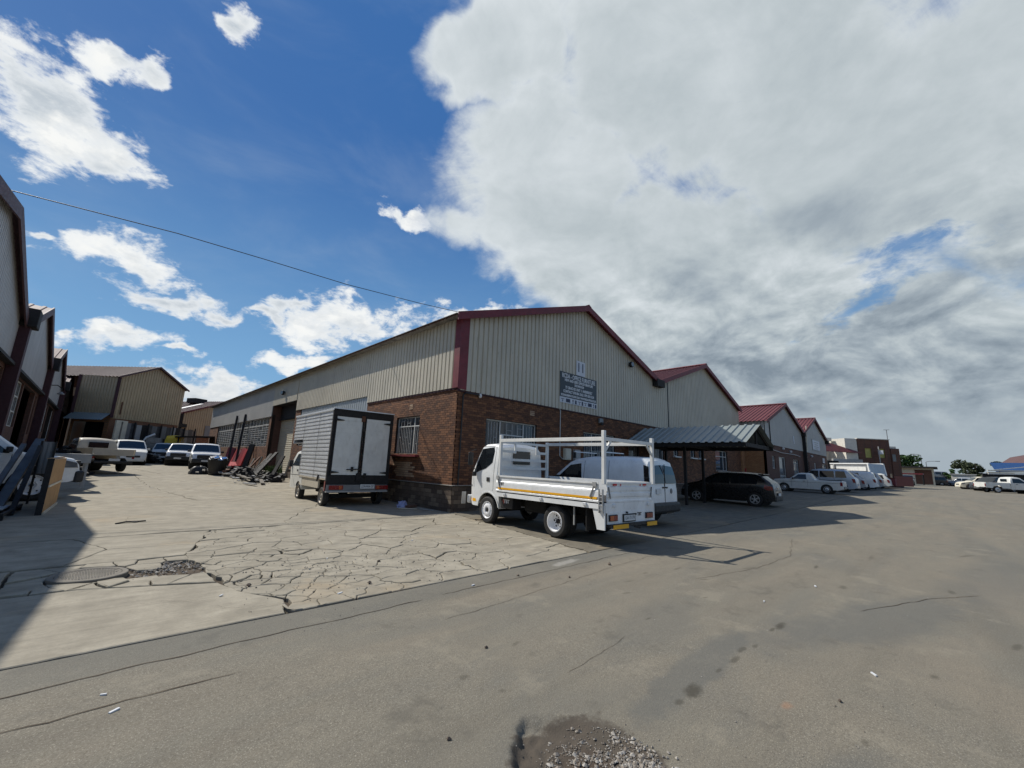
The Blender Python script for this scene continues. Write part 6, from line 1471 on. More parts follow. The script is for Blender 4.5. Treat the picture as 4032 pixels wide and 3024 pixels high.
def dropside_truck(loc, rot, label):
    """local origin: on the ground under the outside face of the left rear tyre; forward +x, right of the truck is -y"""
    t = thing('dropside_truck', label, 'truck', loc, rot); wm = 'white_paint'
    # --- cab
    top = [(2.36, 1.2), (2.37, 2.20), (2.46, 2.29), (2.65, 2.33), (3.05, 2.32), (3.22, 2.24), (3.68, 1.42), (3.78, 1.26), (3.83, 1.0), (3.85, .62), (3.86, .5)]
    top = [(x-2.2, z) for x, z in top]
    c = Car(3.32, 1.86, top, 1.40, 2.33, .45, [(2.77-2.2, .38)], .50, .10, .22, .0, .05, .10, pf=9); c.x0 = .15
    cb = c.body(t, wm, 30, 'cab'); cb.location = (2.2, -1.0, 0)
    def on(o): o.location = (2.2, -1.0, 0); return o
    on(c.screen(t, 'windscreen', 3.66-2.2, 3.24-2.2, 'car_glass', ms=.03))
    for sd in (1, -1):
        on(c.sideplate(t, 'side_window', [(1.33, 1.40), (1.27, 1.52), (.97, 2.17), (.42, 2.22), (.38, 2.1), (.43, 1.76), (.72, 1.58)], 'car_glass', sd, off=.006))
        for gp in ([(.30, 2.24), (.33, 1.0), (.36, .94)], [(.30, 2.24), (.96, 2.24), (1.36, 1.38), (1.30, 1.0)]): on(c.gap(t, gp, sd))
        on(c.sideplate(t, 'door_handle', [(.50, 1.32), (.64, 1.32), (.64, 1.20), (.50, 1.20)], 'black_plastic', sd, off=.012))
        on(c.sideplate(t, 'yellow_reflector_strip', [(1.20, .66), (1.53, .66), (1.53, .56), (1.16, .57)], 'yellow_tape', sd, off=.006))
        on(c.sideplate(t, 'side_marker', [(1.42, 1.06), (1.5, 1.06), (1.5, 1.01), (1.42, 1.01)], 'grey_steel', sd, off=.006))
        # wheel arch lip
        ar = [(.57+.53*math.cos(a), .38+.53*math.sin(a)) for a in [R_(12)+k*R_(156)/14 for k in range(15)]]; ai = [(.57+.495*math.cos(a), .38+.495*math.sin(a)) for a in [R_(168)-k*R_(156)/14 for k in range(15)]]
        on(c.sideplate(t, 'wheel_arch_trim', [p for p in ar+ai], wm, sd, off=.018, cut=.5))
        mo = MB().obox((1.36, sd*1.04, 1.86), (.03, 0, 0), (0, .09, 0), (0, 0, .20)).build('wing_mirror', 'black_plastic', t, bevel=.02); on(mo)
        m2 = MB().tube([(1.30, sd*.90, 1.55), (1.42, sd*1.02, 1.62), (1.42, sd*1.03, 2.08), (1.28, sd*.90, 2.16)], .014, 6).build('mirror_arm', 'black_plastic', t); on(m2)
        m3 = MB().obox((1.18, sd*1.0, 1.40), (.03, 0, 0), (0, .06, 0), (0, 0, .07)).build('lower_mirror', 'black_plastic', t, bevel=.015); on(m3)
    MB().box(3.80, 3.92, -1.85, -.15, .48, .74).build('front_bumper', wm, t, bevel=.04); MB().box(3.84, 3.87, -1.6, -.4, .82, 1.10).build('grille', 'black_plastic', t)
    MB().box(3.93, 3.97, -.12, .02, .45, .82).build('bumper_bracket', 'light_grey', t, bevel=.01)
    MB().obox((2.335, -1.02, 1.93), (.016, 0, 0), (0, .35, 0), (0, 0, .20)).build('rear_window', 'car_glass', t, bevel=.008)
    # --- chassis, wheels
    for y_ in (-.65, -1.35): MB().box(-1.3, 3.5, y_-.04, y_+.04, .55, .78).build('chassis_rail', 'under', t)
    MB().box(-.35, .30, -1.75, -.25, .35, .55).build('axle', 'under', t); MB().box(2.5, 3.1, -1.7, -.3, .35, 1.0).build('engine', 'under', t)
    MB().box(.7, 1.55, -1.7, -.45, .45, .78).build('fuel_tank', 'under', t, bevel=.05)
    for x_, y_, k_, m_ in ((0, -.12, 'dual', 'rim_white'), (0, -.36, 'dual', 'rim_white'), (0, -1.88, 'dual', 'rim_white'), (0, -1.64, 'dual', 'rim_white'), (2.77, -.17, 'truckfront', 'rim_white'), (2.77, -1.82, 'truckfront', 'rim_white')):
        wheel(t, x_, y_, .38, .20, k_, m_, mid=-1)
    tb = MB().box(1.62, 2.12, -.40, -.06, .50, .86).build('tool_box', 'black_plastic', t, bevel=.015)
    text_mesh('TBT', .13, 'print_white', tb, (1.86, -.052, .69), (R_(90), 0, R_(180)), bold=.004); MB().obox((1.98, -.053, .69), (.03, 0, .05), (.0, .002, 0), (-.03, 0, .03)).build('logo', 'lamp_red', tb)
    MB().beam((-.62, -.04, .80), (-.62, -.04, .38), .03, .03).build('mudguard_stay', 'light_grey', t)
    MB().box(-1.0, -.98, -.42, -.02, .30, .80).build('mud_flap', 'rubber', t); MB().box(-1.0, -.98, -1.98, -1.58, .30, .80).build('mud_flap', 'rubber', t)
    # --- load bed: floor, three folding sides with pressed ribs
    F0, F1, yL, yR = -1.50, 2.24, 0.04, -2.02; zf = .98
    MB().box(F0, F1, yR+.03, yL-.03, .86, zf).build('bed_floor', 'dark_steel', t)
    def side_panel(y, sd):
        prof = [(0, .96), (.028, .96), (.028, 1.0), (.012, 1.02), (.012, 1.055), (.030, 1.075), (.030, 1.19), (.022, 1.23), (.006, 1.25), (.006, 1.355), (.028, 1.365), (.028, 1.41), (0, 1.41)]
        vs0 = [(F0+.10, y+sd*a, z) for a, z in prof]; vs1 = [(F1-.02, y+sd*a, z) for a, z in prof]; n = len(prof); mb = MB()
        mb.add(vs0+vs1, [(i, (i+1) % n, (i+1) % n+n, i+n) for i in range(n)]+[tuple(range(n)), tuple(range(2*n-1, n-1, -1))]); p = mb.build('side_panel', wm, t)
        MB().box(F0+.14, F1-.12, y+sd*.014 if sd > 0 else y-.034, y+.034 if sd > 0 else y-.014, 1.005+.02, 1.005+.068).build('yellow_reflector_strip', 'yellow_tape', p)
        if sd > 0: text_mesh('TBT', .11, 'ink', p, (F1-.28, y+.032, 1.17), (R_(90), R_(0), R_(180)), bold=.004)
        # latches at both ends, hinges below
        for x_ in (F0+.20, F1-.10):
            k_ = 1 if x_ < 0 else -1
            MB().beam((x_, y+sd*.04, 1.33), (x_+k_*.12, y+sd*.045, 1.06), .014, .035).build('latch', 'grey_steel', p); MB().box(x_-.05, x_+.05, y+sd*.02-.02, y+sd*.02+.03, 1.30, 1.40).build('latch_box', 'light_grey', p)
        for x_ in (-1.02, .40, 1.82): MB().box(x_-.05, x_+.05, min(y, y+sd*.05), max(y, y+sd*.05), .86, .93).build('hinge', 'alu', p, bevel=.008)
        return p
    side_panel(yL-.0, 1); side_panel(yR, -1)
    MB().prism([(F0, .82), (F1, .82), (F1, .93), (F0, .93)], lambda a, b: (a, yL-.02, b), lambda a, b: (a, yL+.02, b)).build('side_rail', wm, t); MB().box(F0, F1, yR-.02, yR+.02, .82, .93).build('side_rail', wm, t)
    # tailgate
    prof = [(0, .96), (-.028, .96), (-.028, 1.0), (-.012, 1.02), (-.012, 1.07), (-.028, 1.09), (-.028, 1.16), (-.008, 1.18), (-.008, 1.205), (-.026, 1.22), (-.026, 1.30), (-.006, 1.32), (-.006, 1.365), (-.028, 1.375), (-.028, 1.41), (0, 1.41)]
    n = len(prof); mb = MB(); mb.add([(F0-.02+a, yL-.10, z) for a, z in prof]+[(F0-.02+a, yR+.10, z) for a, z in prof], [(i, (i+1) % n, (i+1) % n+n, i+n) for i in range(n)]+[tuple(range(n)), tuple(range(2*n-1, n-1, -1))]); tg = mb.build('tailgate', wm, t)
    for y_ in (-.36, -1.60): MB().box(F0-.055, F0-.045, y_-.07, y_+.07, 1.33, 1.375).build('red_reflector', 'reflector_red', tg)
    for y_ in (-.58, -1.40): MB().box(F0-.055, F0-.045, y_-.012, y_+.012, 1.32, 1.37).build('red_reflector', 'reflector_red', tg)
    for y_ in (-.30, -1.72): MB().box(F0-.085, F0-.03, y_-.05, y_+.05, .86, .93).build('hinge', 'alu', tg, bevel=.008)
    for y_, k_ in ((-.10, -1), (-1.90, 1)): MB().beam((F0-.06, y_-.0, 1.30), (F0-.065, y_+k_*.06, 1.05), .014, .03).build('latch', 'grey_steel', tg)
    MB().box(F0-.05, F0-.02, yR+.02, yL-.02, .74, .955).build('rear_apron', wm, t)
    # rear light panel and skirts
    MB().box(F0-.06, F0-.03, yR+.06, yL-.10, .50, .745).build('light_panel', wm, t)
    MB().prism([(F0-.05, .38), (F0+.16, .38), (F0+.30, .90), (F0-.05, .90)], lambda a, b: (a, yL-.035, b), lambda a, b: (a, yL-.0, b)).build('skirt', wm, t)
    MB().prism([(F0-.05, .38), (F0+.16, .38), (F0+.30, .90), (F0-.05, .90)], lambda a, b: (a, yR+.0, b), lambda a, b: (a, yR+.035, b)).build('skirt', wm, t)
    for y_ in (-.24, -1.72):
        tl = MB().box(F0-.095, F0-.06, y_-.15, y_+.15, .565, .70).build('taillight', 'black_plastic', t); MB().box(F0-.105, F0-.094, y_-.135, y_+.0, .58, .685).build('red_lens', 'lamp_red', tl); MB().box(F0-.105, F0-.094, y_+.002, y_+.135, .58, .685).build('amber_lens', 'lamp_orange' if y_ > -1 else 'lamp_red', tl)
    pf_ = MB().box(F0-.085, F0-.06, -1.12, -.62, .52, .70).build('plate_holder', 'black_plastic', t)
    p = plate(t, 'CAA 171-774', (F0-.092, -.87, .61), REAR, .44, .125)
    text_mesh('TBT', .10, 'ink', t, (F0-.062, -1.32, .67), REAR, bold=.004); MB().box(F0-.075, F0-.06, -1.18, -1.10, .66, .70).build('badge', 'black_plastic', t)
    MB().tube([(F0+.1, -.75, .74), (F0-.10, -.78, .73)], .022, 6).build('number_plate_lamp', 'black_plastic', t)
    MB().box(F0-.14, F0+.02, yR+.06, yL-.10, .44, .50).build('rear_bumper', 'black_plastic', t)
    for a, b in ((-.14, -.72), (-1.50, -1.94)): MB().obox((F0-.155, (a+b)/2, .445), (.006, 0, 0), (0, abs(b-a)/2, 0), (0, 0, .045)).build('yellow_reflector_strip', 'yellow_tape', t)
    MB().beam((F0-.10, -1.02, .42), (F0-.24, -1.08, .40), .05, .05).build('tow_ball', 'black_plastic', t)
    # --- ladder rack
    rk = 'white_steel'; zt = 2.42
    for x_, y_, zt_ in ((F0-.03, yL-.01, 2.56), (F0-.03, yR+.01, 2.52), (F1-.08, yL-.06, 2.56), (F1-.08, yR+.06, 2.46)):
        MB().box(x_-.04, x_+.04, y_-.04, y_+.04, .96 if x_ > 0 else 1.36, zt_).build('rack_post', rk, t, bevel=.006)
    for y_ in (yL-.03, yR+.03): MB().beam((F0-.03, y_, zt-.05), (F1-.12, y_, zt-.02), .05, .09).build('rack_rail', rk, t, bevel=.006)
    MB().beam((F0-.03, yL-.05, zt-.05), (F0-.03, yR+.05, zt-.05), .05, .08).build('rack_crossbar', rk, t, bevel=.006)
    for y_, k_ in ((yL-.05, -1), (yR+.05, 1)): MB().beam((F0-.03, y_, 2.10), (F0-.03, y_+k_*.22, zt-.09), .04, .05).build('rack_brace', rk, t)
    MB().beam((F1-.06, yL-.09, 2.36), (F1-.06, yR+.09, 2.36), .05, .07).build('rack_crossbar', rk, t)
    for z_ in (1.62, 1.86, 2.10): 
        if z_ < 2: MB().beam((F1-.08, yL-.08, z_), (F1-.08, yR+.08, z_), .025, .075).build('headboard_bar', rk, t)
        else:
            MB().beam((F1-.08, yL-.08, z_), (F1-.08, -.60, z_), .025, .075).build('headboard_bar', rk, t); MB().beam((F1-.08, -1.46, z_), (F1-.08, yR+.08, z_), .025, .075).build('headboard_bar', rk, t)
    for y_ in (-.58, -1.48): MB().box(F1-.10, F1-.06, y_-.03, y_+.03, 2.05, 2.36).build('headboard_upright', rk, t)
    # ladder-like bracket on the rear left post
    for k in range(5): MB().box(F0-.012, F0+.07, yL+.0, yL+.045, .80+k*.09, .815+k*.09).build('rung', 'light_grey', t)
    for x_ in (F0-.02, F0+.08): MB().box(x_-.008, x_+.008, yL, yL+.045, .74, 1.25).build('bracket_rail', 'light_grey', t)
    return t

def box_truck(loc, rot, label):
    """origin on the ground under the outside of the left rear tyre"""
    t = thing('box_truck', label, 'truck', loc, rot)
    yc = -1.10; BL0, BL1, LUT = -.55, 2.86, 4.30; yl, yr = .04, -2.30; z0, z1 = .98, 3.46
    # cab
    top = [(.05, 1.5), (.06, 1.93), (.2, 1.99), (.75, 2.0), (1.0, 1.94), (1.45, 1.38), (1.58, 1.10), (1.62, .7), (1.63, .5)]
    top = [(x*1.09, z) for x, z in top]; c = Car(3.58, 2.02, top, 1.30, 2.0, .42, [(.12, .31)], .42, .12, .14, .0, .04, .08, pf=8); c.x0 = .02
    def on(o): o.location = (2.80, -1.0, 0); return o
    on(c.body(t, 'white_dirty', 26, 'cab')); on(c.screen(t, 'windscreen', 1.42, 1.0, 'car_glass', ms=.03))
    for sd in (1, -1):
        on(c.sideplate(t, 'side_window', [(1.18, 1.34), (.82, 1.84), (.12, 1.86), (.10, 1.34)], 'glass', sd)); on(c.gap(t, [(1.22, 1.30), (1.1, .95), (.62, .5)], sd)); on(c.gap(t, [(1.5, .96), (.1, .98)], sd, w=.02))
        on(MB().obox((1.30, sd*1.02, 1.42), (.03, 0, 0), (0, .09, 0), (0, 0, .14)).build('wing_mirror', 'black_plastic', t, bevel=.015))
        on(c.sideplate(t, 'door_handle', [(.28, 1.2), (.42, 1.2), (.42, 1.12), (.28, 1.12)], 'black_plastic', sd, off=.01)); on(c.sideplate(t, 'vent', [(-.0+.05, .72), (.15+.05, .72), (.15+.05, .64), (.05, .64)], 'black_plastic', sd, off=.006))
    MB().box(4.36, 4.46, -1.75, -.25, .45, .75).build('front_bumper', 'black_plastic', t, bevel=.03)
    # floor rail, chassis, wheels
    MB().box(.45, 2.86, yl-.12, yl-.06, .60, z0-.001).build('valance', 'beige_paint', t)
    for y_ in (-.65, -1.5): MB().box(-.5, 3.4, y_-.05, y_+.05, .52, .72).build('chassis_rail', 'under', t)
    MB().box(-.1, .15, -2.0, -.2, .28, .42).build('axle', 'under', t); MB().box(.9, 1.9, -1.6, -.4, .38, .70).build('fuel_tank', 'under', t, bevel=.04)
    for x_, y_ in ((0, -.11), (0, -2.14), (2.92, -.12), (2.92, -1.90)): wheel(t, x_, y_, .33, .20, 'steel', 'rim_dirty', mid=-1)
    # box body: ribbed aluminium sides, each plank its own
    MB().box(BL0+.06, LUT-.05, yr+.05, yl-.05, z1-.08, z1-.0).build('roof', 'alu', t, bevel=.01); MB().box(BL0+.05, BL1, yr+.02, yl-.02, z0-.05, z0).build('floor', 'beige_paint', t)
    n = 17; hgt = (z1-z0)/n
    for sd, y_ in ((1, yl), (-1, yr)):
        for k in range(n):
            za = z0+k*hgt; x1 = LUT if za > 2.30 else BL1
            MB().prism([(0, .004), (.010, .004), (.010, hgt-.035), (.030, hgt-.028), (.030, hgt-.004), (0, hgt-.004)], lambda a, b: (BL0+.08, y_+sd*(a-.03), za+b), lambda a, b: (x1, y_+sd*(a-.03), za+b)).build('side_plank', 'alu', t)
        for x_ in (.95, 2.84): MB().box(x_-.012, x_+.012, y_-.005 if sd < 0 else y_-.002, y_+.004 if sd > 0 else y_+.002, z0, z1).build('joint_strip', 'grey_steel', t)
        MB().box(BL0, BL0+.085, min(y_, y_-sd*.08), max(y_, y_-sd*.08)+.004, z0-.10, z1).build('corner_post', 'dark_steel', t)
        MB().box(BL0, LUT, y_-.03 if sd > 0 else y_-.02, y_+.02 if sd > 0 else y_+.03, z1-.02, z1+.05).build('top_rail', 'alu', t, bevel=.006)
        rvt = MB()
        for k in range(22): rvt.box(BL0+.2+k*.15, BL0+.215+k*.15, y_+sd*.0-.003, y_+sd*.0+.003, z0+.05, z0+.062)
        rvt.build('rivet_row', 'grey_steel', t)
    MB().box(LUT-.06, LUT, yr+.02, yl-.02, 2.30, z1).build('front_panel', 'alu', t); MB().box(BL1, LUT, yr+.03, yl-.03, 2.28, 2.32).build('cab_overhang', 'grey_steel', t); MB().box(BL1-.03, BL1, yr+.03, yl-.03, z0, 2.32).build('bulkhead', 'grey_steel', t)
    # rear frame and doors
    MB().box(BL0-.015, BL0+.06, yr, yl, z1-.17, z1+.04).build('header', 'dark_steel', t); MB().box(BL0-.05, BL0+.05, yr-.0, yl, z1+.04, z1+.075).build('roof_edge', 'alu', t)
    MB().box(BL0-.02, BL0+.06, yr, yl, z0-.30, z0+.10).build('rear_sill', 'dark_steel', t)
    ym = (yl+yr)/2+.0
    for a, b in ((yl-.09, ym+.03), (ym-.03, yr+.09)):
        hi, lo = max(a, b), min(a, b)
        d_ = MB().box(BL0-.005, BL0+.02, lo+.045, hi-.045, z0+.13, z1-.22).build('rear_door', 'white_dirty', t); nn = 14; hh = (z1-.22-z0-.13)/nn
        for k in range(nn): MB().box(BL0-.014, BL0-.004, lo+.05, hi-.05, z0+.13+k*hh+.014, z0+.13+(k+1)*hh-.008).build('door_plank', 'white_dirty', d_)
        for q in (lo, hi-.045): MB().box(BL0-.024, BL0+.03, q, q+.045, z0+.10, z1-.17).build('door_frame', 'dark_steel', d_)
        for q in (z0+.10, z1-.225): MB().box(BL0-.020, BL0+.03, lo+.045, hi-.045, q, q+.05).build('door_frame', 'dark_steel', d_)
        out_ = hi if a > ym+.1 and hi == a else lo
        for z_ in (z0+.24, z1-.36): 
            s_ = -1 if out_ == hi else 1
            MB().prism([(out_, z_-.05), (out_+s_*.30, z_-.012), (out_+s_*.30, z_+.012), (out_, z_+.05)], lambda p, q: (BL0-.045, p, q), lambda p, q: (BL0-.015, p, q)).build('hinge', 'dark_steel', d_)
    MB().tube([(BL0-.05, ym+.06, z0-.05), (BL0-.05, ym+.06, z1-.05)], .018, 8).build('lock_rod', 'dark_steel', t); MB().box(BL0-.07, BL0-.03, ym+.0, ym+.13, z1-.36, z1-.14).build('lock_keeper', 'rust', t)
    MB().beam((BL0-.06, ym+.10, z0+.36), (BL0-.07, ym+.52, z0+.34), .03, .035).build('lock_handle', 'dark_steel', t); MB().box(BL0-.08, BL0-.03, ym+.27, ym+.35, z0+.28, z0+.44).build('latch', 'dark_steel', t); MB().box(BL0-.08, BL0-.03, ym-.02, ym+.14, z0-.06, z0+.22).build('latch', 'dark_steel', t); MB().box(BL0-.07, BL0-.03, ym-.24, ym-.14, z0+.08, z0+.22).build('latch', 'dark_steel', t)
    # bumper, lights, plate
    MB().box(BL0-.06, BL0-.02, yr+.06, yl-.01, .56, .78).build('rear_bumper', 'grey_steel', t); MB().box(BL0-.11, BL0+.02, yr+.04, yl+.0, .52, .565).build('bumper_lip', 'light_grey', t)
    for y_ in (-.31, -2.02):
        tl = MB().box(BL0-.085, BL0-.06, y_-.25, y_+.25, .61, .76).build('taillight', 'lamp_red', t); MB().box(BL0-.092, BL0-.084, y_+(.10 if y_ < -1 else -.2), y_+(.2 if y_ < -1 else -.1), .625, .745).build('amber_lens', 'lamp_orange', tl)
    plate(t, 'LDR4464-GP', (BL0-.095, -1.45, .72), REAR, .54, .15)
    MB().box(BL0+.02, BL0+.10, yl+.0, yl+.02, .56, .90).build('side_marker', 'lamp_red', t)
    MB().beam((.35, yl-.0, 1.10), (.38, yl+.02, .86), .05, .03).build('side_lock', 'black_plastic', t)
    return t

def tipper(loc, rot, label):
    t = thing('tipper_truck', label, 'truck', loc, rot)
    MB().prism([(-4.0, 1.55), (3.6, 1.55), (3.6, 3.0), (-3.75, 3.0)], lambda a, b: (a, 1.15, b), lambda a, b: (a, -1.15, b)).build('load_body', 'silver_paint', t)
    for sd in (1, -1):
        MB().box(-3.85, 3.7, sd*1.15-.06, sd*1.15+.12, 2.92, 3.08).build('top_rail', 'white_paint', t)
        for x_, m_ in ((-3.72, 'white_paint'), (.9, 'light_grey'), (2.4, 'white_paint')): MB().beam((x_-(.2 if x_ < -3 else 0), sd*1.22, 1.55), (x_, sd*1.22, 2.95), .16, .14).build('rib', m_, t)
        MB().box(-3.4, .6, sd*1.19-.02, sd*1.19+.02, 1.75, 2.6).build('side_panel', 'white_steel', t); MB().box(1.1, 2.3, sd*1.19-.02, sd*1.19+.02, 1.7, 2.8).build('side_panel', 'white_steel', t)
        for x_ in (-2.6, -1.5, 4.4): wheel(t, x_, sd*1.0, .5, .28, 'steel', 'rim_silver')
    MB().box(-3.6, 5.0, -.5, .5, .7, 1.15).build('chassis', 'under', t); MB().box(3.9, 5.5, -1.15, 1.15, .7, 2.75).build('cab', 'white_paint', t, bevel=.12); MB().box(5.45, 5.52, -.95, .95, 1.7, 2.5).build('windscreen', 'car_glass', t)
    MB().box(3.6, 3.75, -1.2, 1.2, 1.6, 3.1).build('headboard', 'white_paint', t)
    return t

# ---------------------------------------------------------------- placing
def yaw(fx, fy): return math.atan2(fy, fx)
SC = 1.13
def sc(t, sx=SC, sy=SC, sz=SC): t.scale = (sx, sy, sz); return t
dropside_truck((8.24, 6.83, .0), yaw(.0568, .9983), 'white dropside flatbed truck with ladder rack and yellow side stripes')
box_truck((5.95, 15.85, .0), yaw(.0456, .999), 'small white box truck with ribbed aluminium body parked along the yard')
sc(panel_van((13.12, 8.75, .02), yaw(.0, 1), 'white panel van with roof bars behind the dropside truck'), 1.12, 1.06, 1.14)
sc(hatchback((25.3, 8.4, .10), yaw(-.04, 1), 'black hatchback parked nose in under the carport edge', 'black_paint'))
sc(ute((43.6, 8.1, g(43.4, 8.0)), yaw(.0, 1), 'old white coupe utility with long low load box past the black hatchback'))
sc(wagon((50.2, 8.2, g(50, 8.0)), yaw(.02, 1), 'grey blue minivan with long dark side windows behind the white utility', 'grey_blue_paint', L=4.8, H=1.78, slope=.55, name='minivan'))
sc(wagon((57.4, 8.0, g(57.5, 8)), yaw(.0, 1), 'silver hatchback between the grey minivan and a white estate car', 'silver_paint', L=4.2, H=1.52, slope=.6, name='hatchback', rails=False))
sc(wagon((60.8, 7.6, g(61, 7.5)), yaw(.0, 1), 'white estate car with dark roof rails and square tail', 'white_paint', L=4.6, H=1.72, slope=.22, windows=((1.0, .05), (-.02, -1.0))))
sc(wagon((66.0, 7.4, g(66, 7)), yaw(.0, 1), 'silver car with white roof and upright red tail lamps', 'silver_paint', L=4.4, H=1.66, slope=.4, rails=False))
sc(wagon((71.0, 7.0, g(71, 7)), yaw(.0, 1), 'white car last in the row in front of the gabled units', 'white_dirty', L=4.3, H=1.6, slope=.45, rails=False, name='sedan', boot=False))
tipper((73.8, 9.0, g(73.5, 9.0)), yaw(.55, .83), 'white and silver tipper truck parked beyond the row of cars')
# yard, left side
hb = sc(bakkie((-3.62, 20.95, .02), yaw(.96, .27), 'white vehicle with black front bumper half hidden by the leaning steel frames', 'white_paint', 'double', rim='rim_white', cat='pickup truck'), 1.28, 1.2, 1.30)
sc(bakkie((-.15, 37.6, .38), yaw(-.30, .95), 'beige grey single cab pickup with drop side tray, tail towards the camera', 'beige_paint', 'single', bedmat='beige_paint', bumper='tray', rim='rim_dirty'))
sc(wagon((1.9, 50.5, g(1.9, 50.5)), yaw(.1, -1), 'pale white car with dark broken front behind the beige pickup', 'white_dirty', L=4.6, H=1.85, slope=.3, name='damaged_car', rails=False))
sc(bakkie((6.35, 42.8, .48), yaw(-.12, -1), 'white pickup with bonnet scoop and black front facing the camera', 'white_paint', 'single', bumper='black_plastic'))
sc(bakkie((5.75, 50.8, g(5.8, 51)), yaw(-.22, -1), 'white double cab pickup with canopy behind the scooped pickup', 'white_paint', 'double', canopy='white_paint'))
sc(bakkie((4.95, 56.3, g(5, 56)), yaw(-.15, -1), 'white pickup with wrecked dark front near the yellow canopy', 'white_dirty', 'single', rim='rim_silver'))
cn_ = thing('yellow_canopy', 'bright yellow pickup canopy stood high behind the wrecked pickup', 'canopy', (5.75, 58.6, g(5.7, 58.6)), R_(70)); sc(cn_, .42, .55, 1.16)
cc = Car(4, 2.6, [(-2.0, 1.2), (-1.8, 2.2), (-1.4, 2.45), (1.6, 2.5), (1.9, 2.3), (2.0, 1.6)], 1.5, 2.5, 1.1, [], .1, .12, .06, .06, .06, .15); cc.body(cn_, 'yellow_paint', 14, 'shell'); MB().box(-1.8, 1.8, -1.1, 1.1, .0, 1.12).build('crate', 'wood_grey', cn_)
# road end, right side
for x_, y_, dx, dy, lab, pm, kw in ((97.5, -4.0, -.35, .94, 'cream white car at the left end of the right hand row', 'cream_paint', dict(H=1.7)), (90.0, -4.9, -.75, .66, 'dark estate car between the cream car and the white pickup', 'dark_paint', dict(H=1.75)),
                                    (140, 5.6, -1, -.2, 'pale silver car under the dark red lean-to at the road end', 'silver_paint', {}), (118, 5.2, -1, -.1, 'dark car nosing out behind the panel wall', 'dark_paint', {}),
                                    (140, 2.0, -.2, 1, 'dark grey four wheel drive in the junk yard row', 'dark_paint', dict(H=1.8)), (143, -.2, -.6, -.8, 'silver sports car with blue wheel in the junk yard row', 'silver_paint', dict(H=1.3)), (142, -3.2, .2, 1, 'grey green car with one bright lamp in the junk yard row', 'grey_blue_paint', {}),
                                    (139, -5.6, -.8, .5, 'small grey car beside the cream white car', 'dark_paint', dict(H=1.4)), (152, 1.5, -.3, 1, 'white topped four wheel drive high in the junk yard', 'silver_paint', dict(H=1.9)), (153, 4.0, -.3, 1, 'white van roofed car next to the far workshop', 'white_paint', dict(H=1.9))):
    sc(wagon((x_, y_, g(x_, y_)+(1.3 if x_ > 150 else 0)), yaw(dx, dy), lab, pm, name='parked_car', rails=False, wheel_='steel', **kw))
t = thing('earth_mound', 'dark mound of scrap and earth behind the junk yard cars', 'mound', (150, 0, .8))
mb = MB(); r = random.Random(4)
for k in range(300): p = Vector((r.uniform(-3, 6), r.uniform(-11, 9), r.uniform(0, 1.5))); s_ = r.uniform(.2, .7); mb.obox(p, (s_, r.uniform(-.2, .2), 0), (r.uniform(-.1, .1), s_*.7, r.uniform(-.2, .2)), (0, r.uniform(-.1, .1), s_*.4))
tag(mb.build('scrap', 'mesh_grey', t), kind='stuff')
sc(bakkie((83.5, -5.7, g(83, -5.7)), yaw(.50, -.86), 'white pickup seen from its tail at the right edge of the picture', 'white_dirty', 'single', canopy=None))

# ================================================================== CLUTTER
def beam_thing(name, label, cat, a, b, w, h, mat, group=None, part=None):
    a = Vector(a); b = Vector(b); t = MB().beam(b*0, b-a, w, h).build(name, mat, None, loc=tuple(a)); return tag(t, label, cat, group)
GZ = lambda x, y, z=0: (x, y, g(x, y)+z)
# tall dark posts and red beams leaning on the yard wall
beam_thing('steel_post', 'taller dark steel post, left of the two leaning on the big yard window', 'post', GZ(8.35, 44.6), (8.95, 46.9, 5.35), .17, .14, 'dark_steel')
beam_thing('steel_post', 'dark steel post with hooked top, right of the two by the big yard window', 'post', GZ(8.45, 42.1), (8.95, 43.6, 5.3), .17, .14, 'dark_steel')
for i, (x_, y_, l_, dy_, mt) in enumerate(((8.5, 46.6, 2.3, .5, 'maroon_paint'), (8.5, 45.7, 2.2, .2, 'maroon_paint'), (8.4, 44.2, 2.1, -.1, 'red_paint'), (8.45, 43.6, 2.1, .1, 'red_paint'), (8.35, 43.1, 2.0, .0, 'maroon_paint'), (8.4, 41.6, 2.2, .1, 'red_paint'), (8.5, 41.1, 2.1, -.1, 'red_paint'))):
    beam_thing('red_beam', 'upright red steel channel leaning in the row against the yard wall', 'beam', GZ(x_, y_), (8.95, y_+dy_+.2, g(x_, y_)+l_*.80), .42, .10, mt, 'red beams leaning on the yard wall')
for x_, y_, y2, lab in ((8.5, 39.6, 39.9, 'short black post, left of a pair under the window end'), (8.5, 38.9, 39.2, 'short black post, right of a pair under the window end')):
    beam_thing('short_post', lab, 'post', GZ(x_, y_), (8.93, y2, g(x_, y_)+2.1), .26, .12, 'dark_steel')
r = random.Random(12)
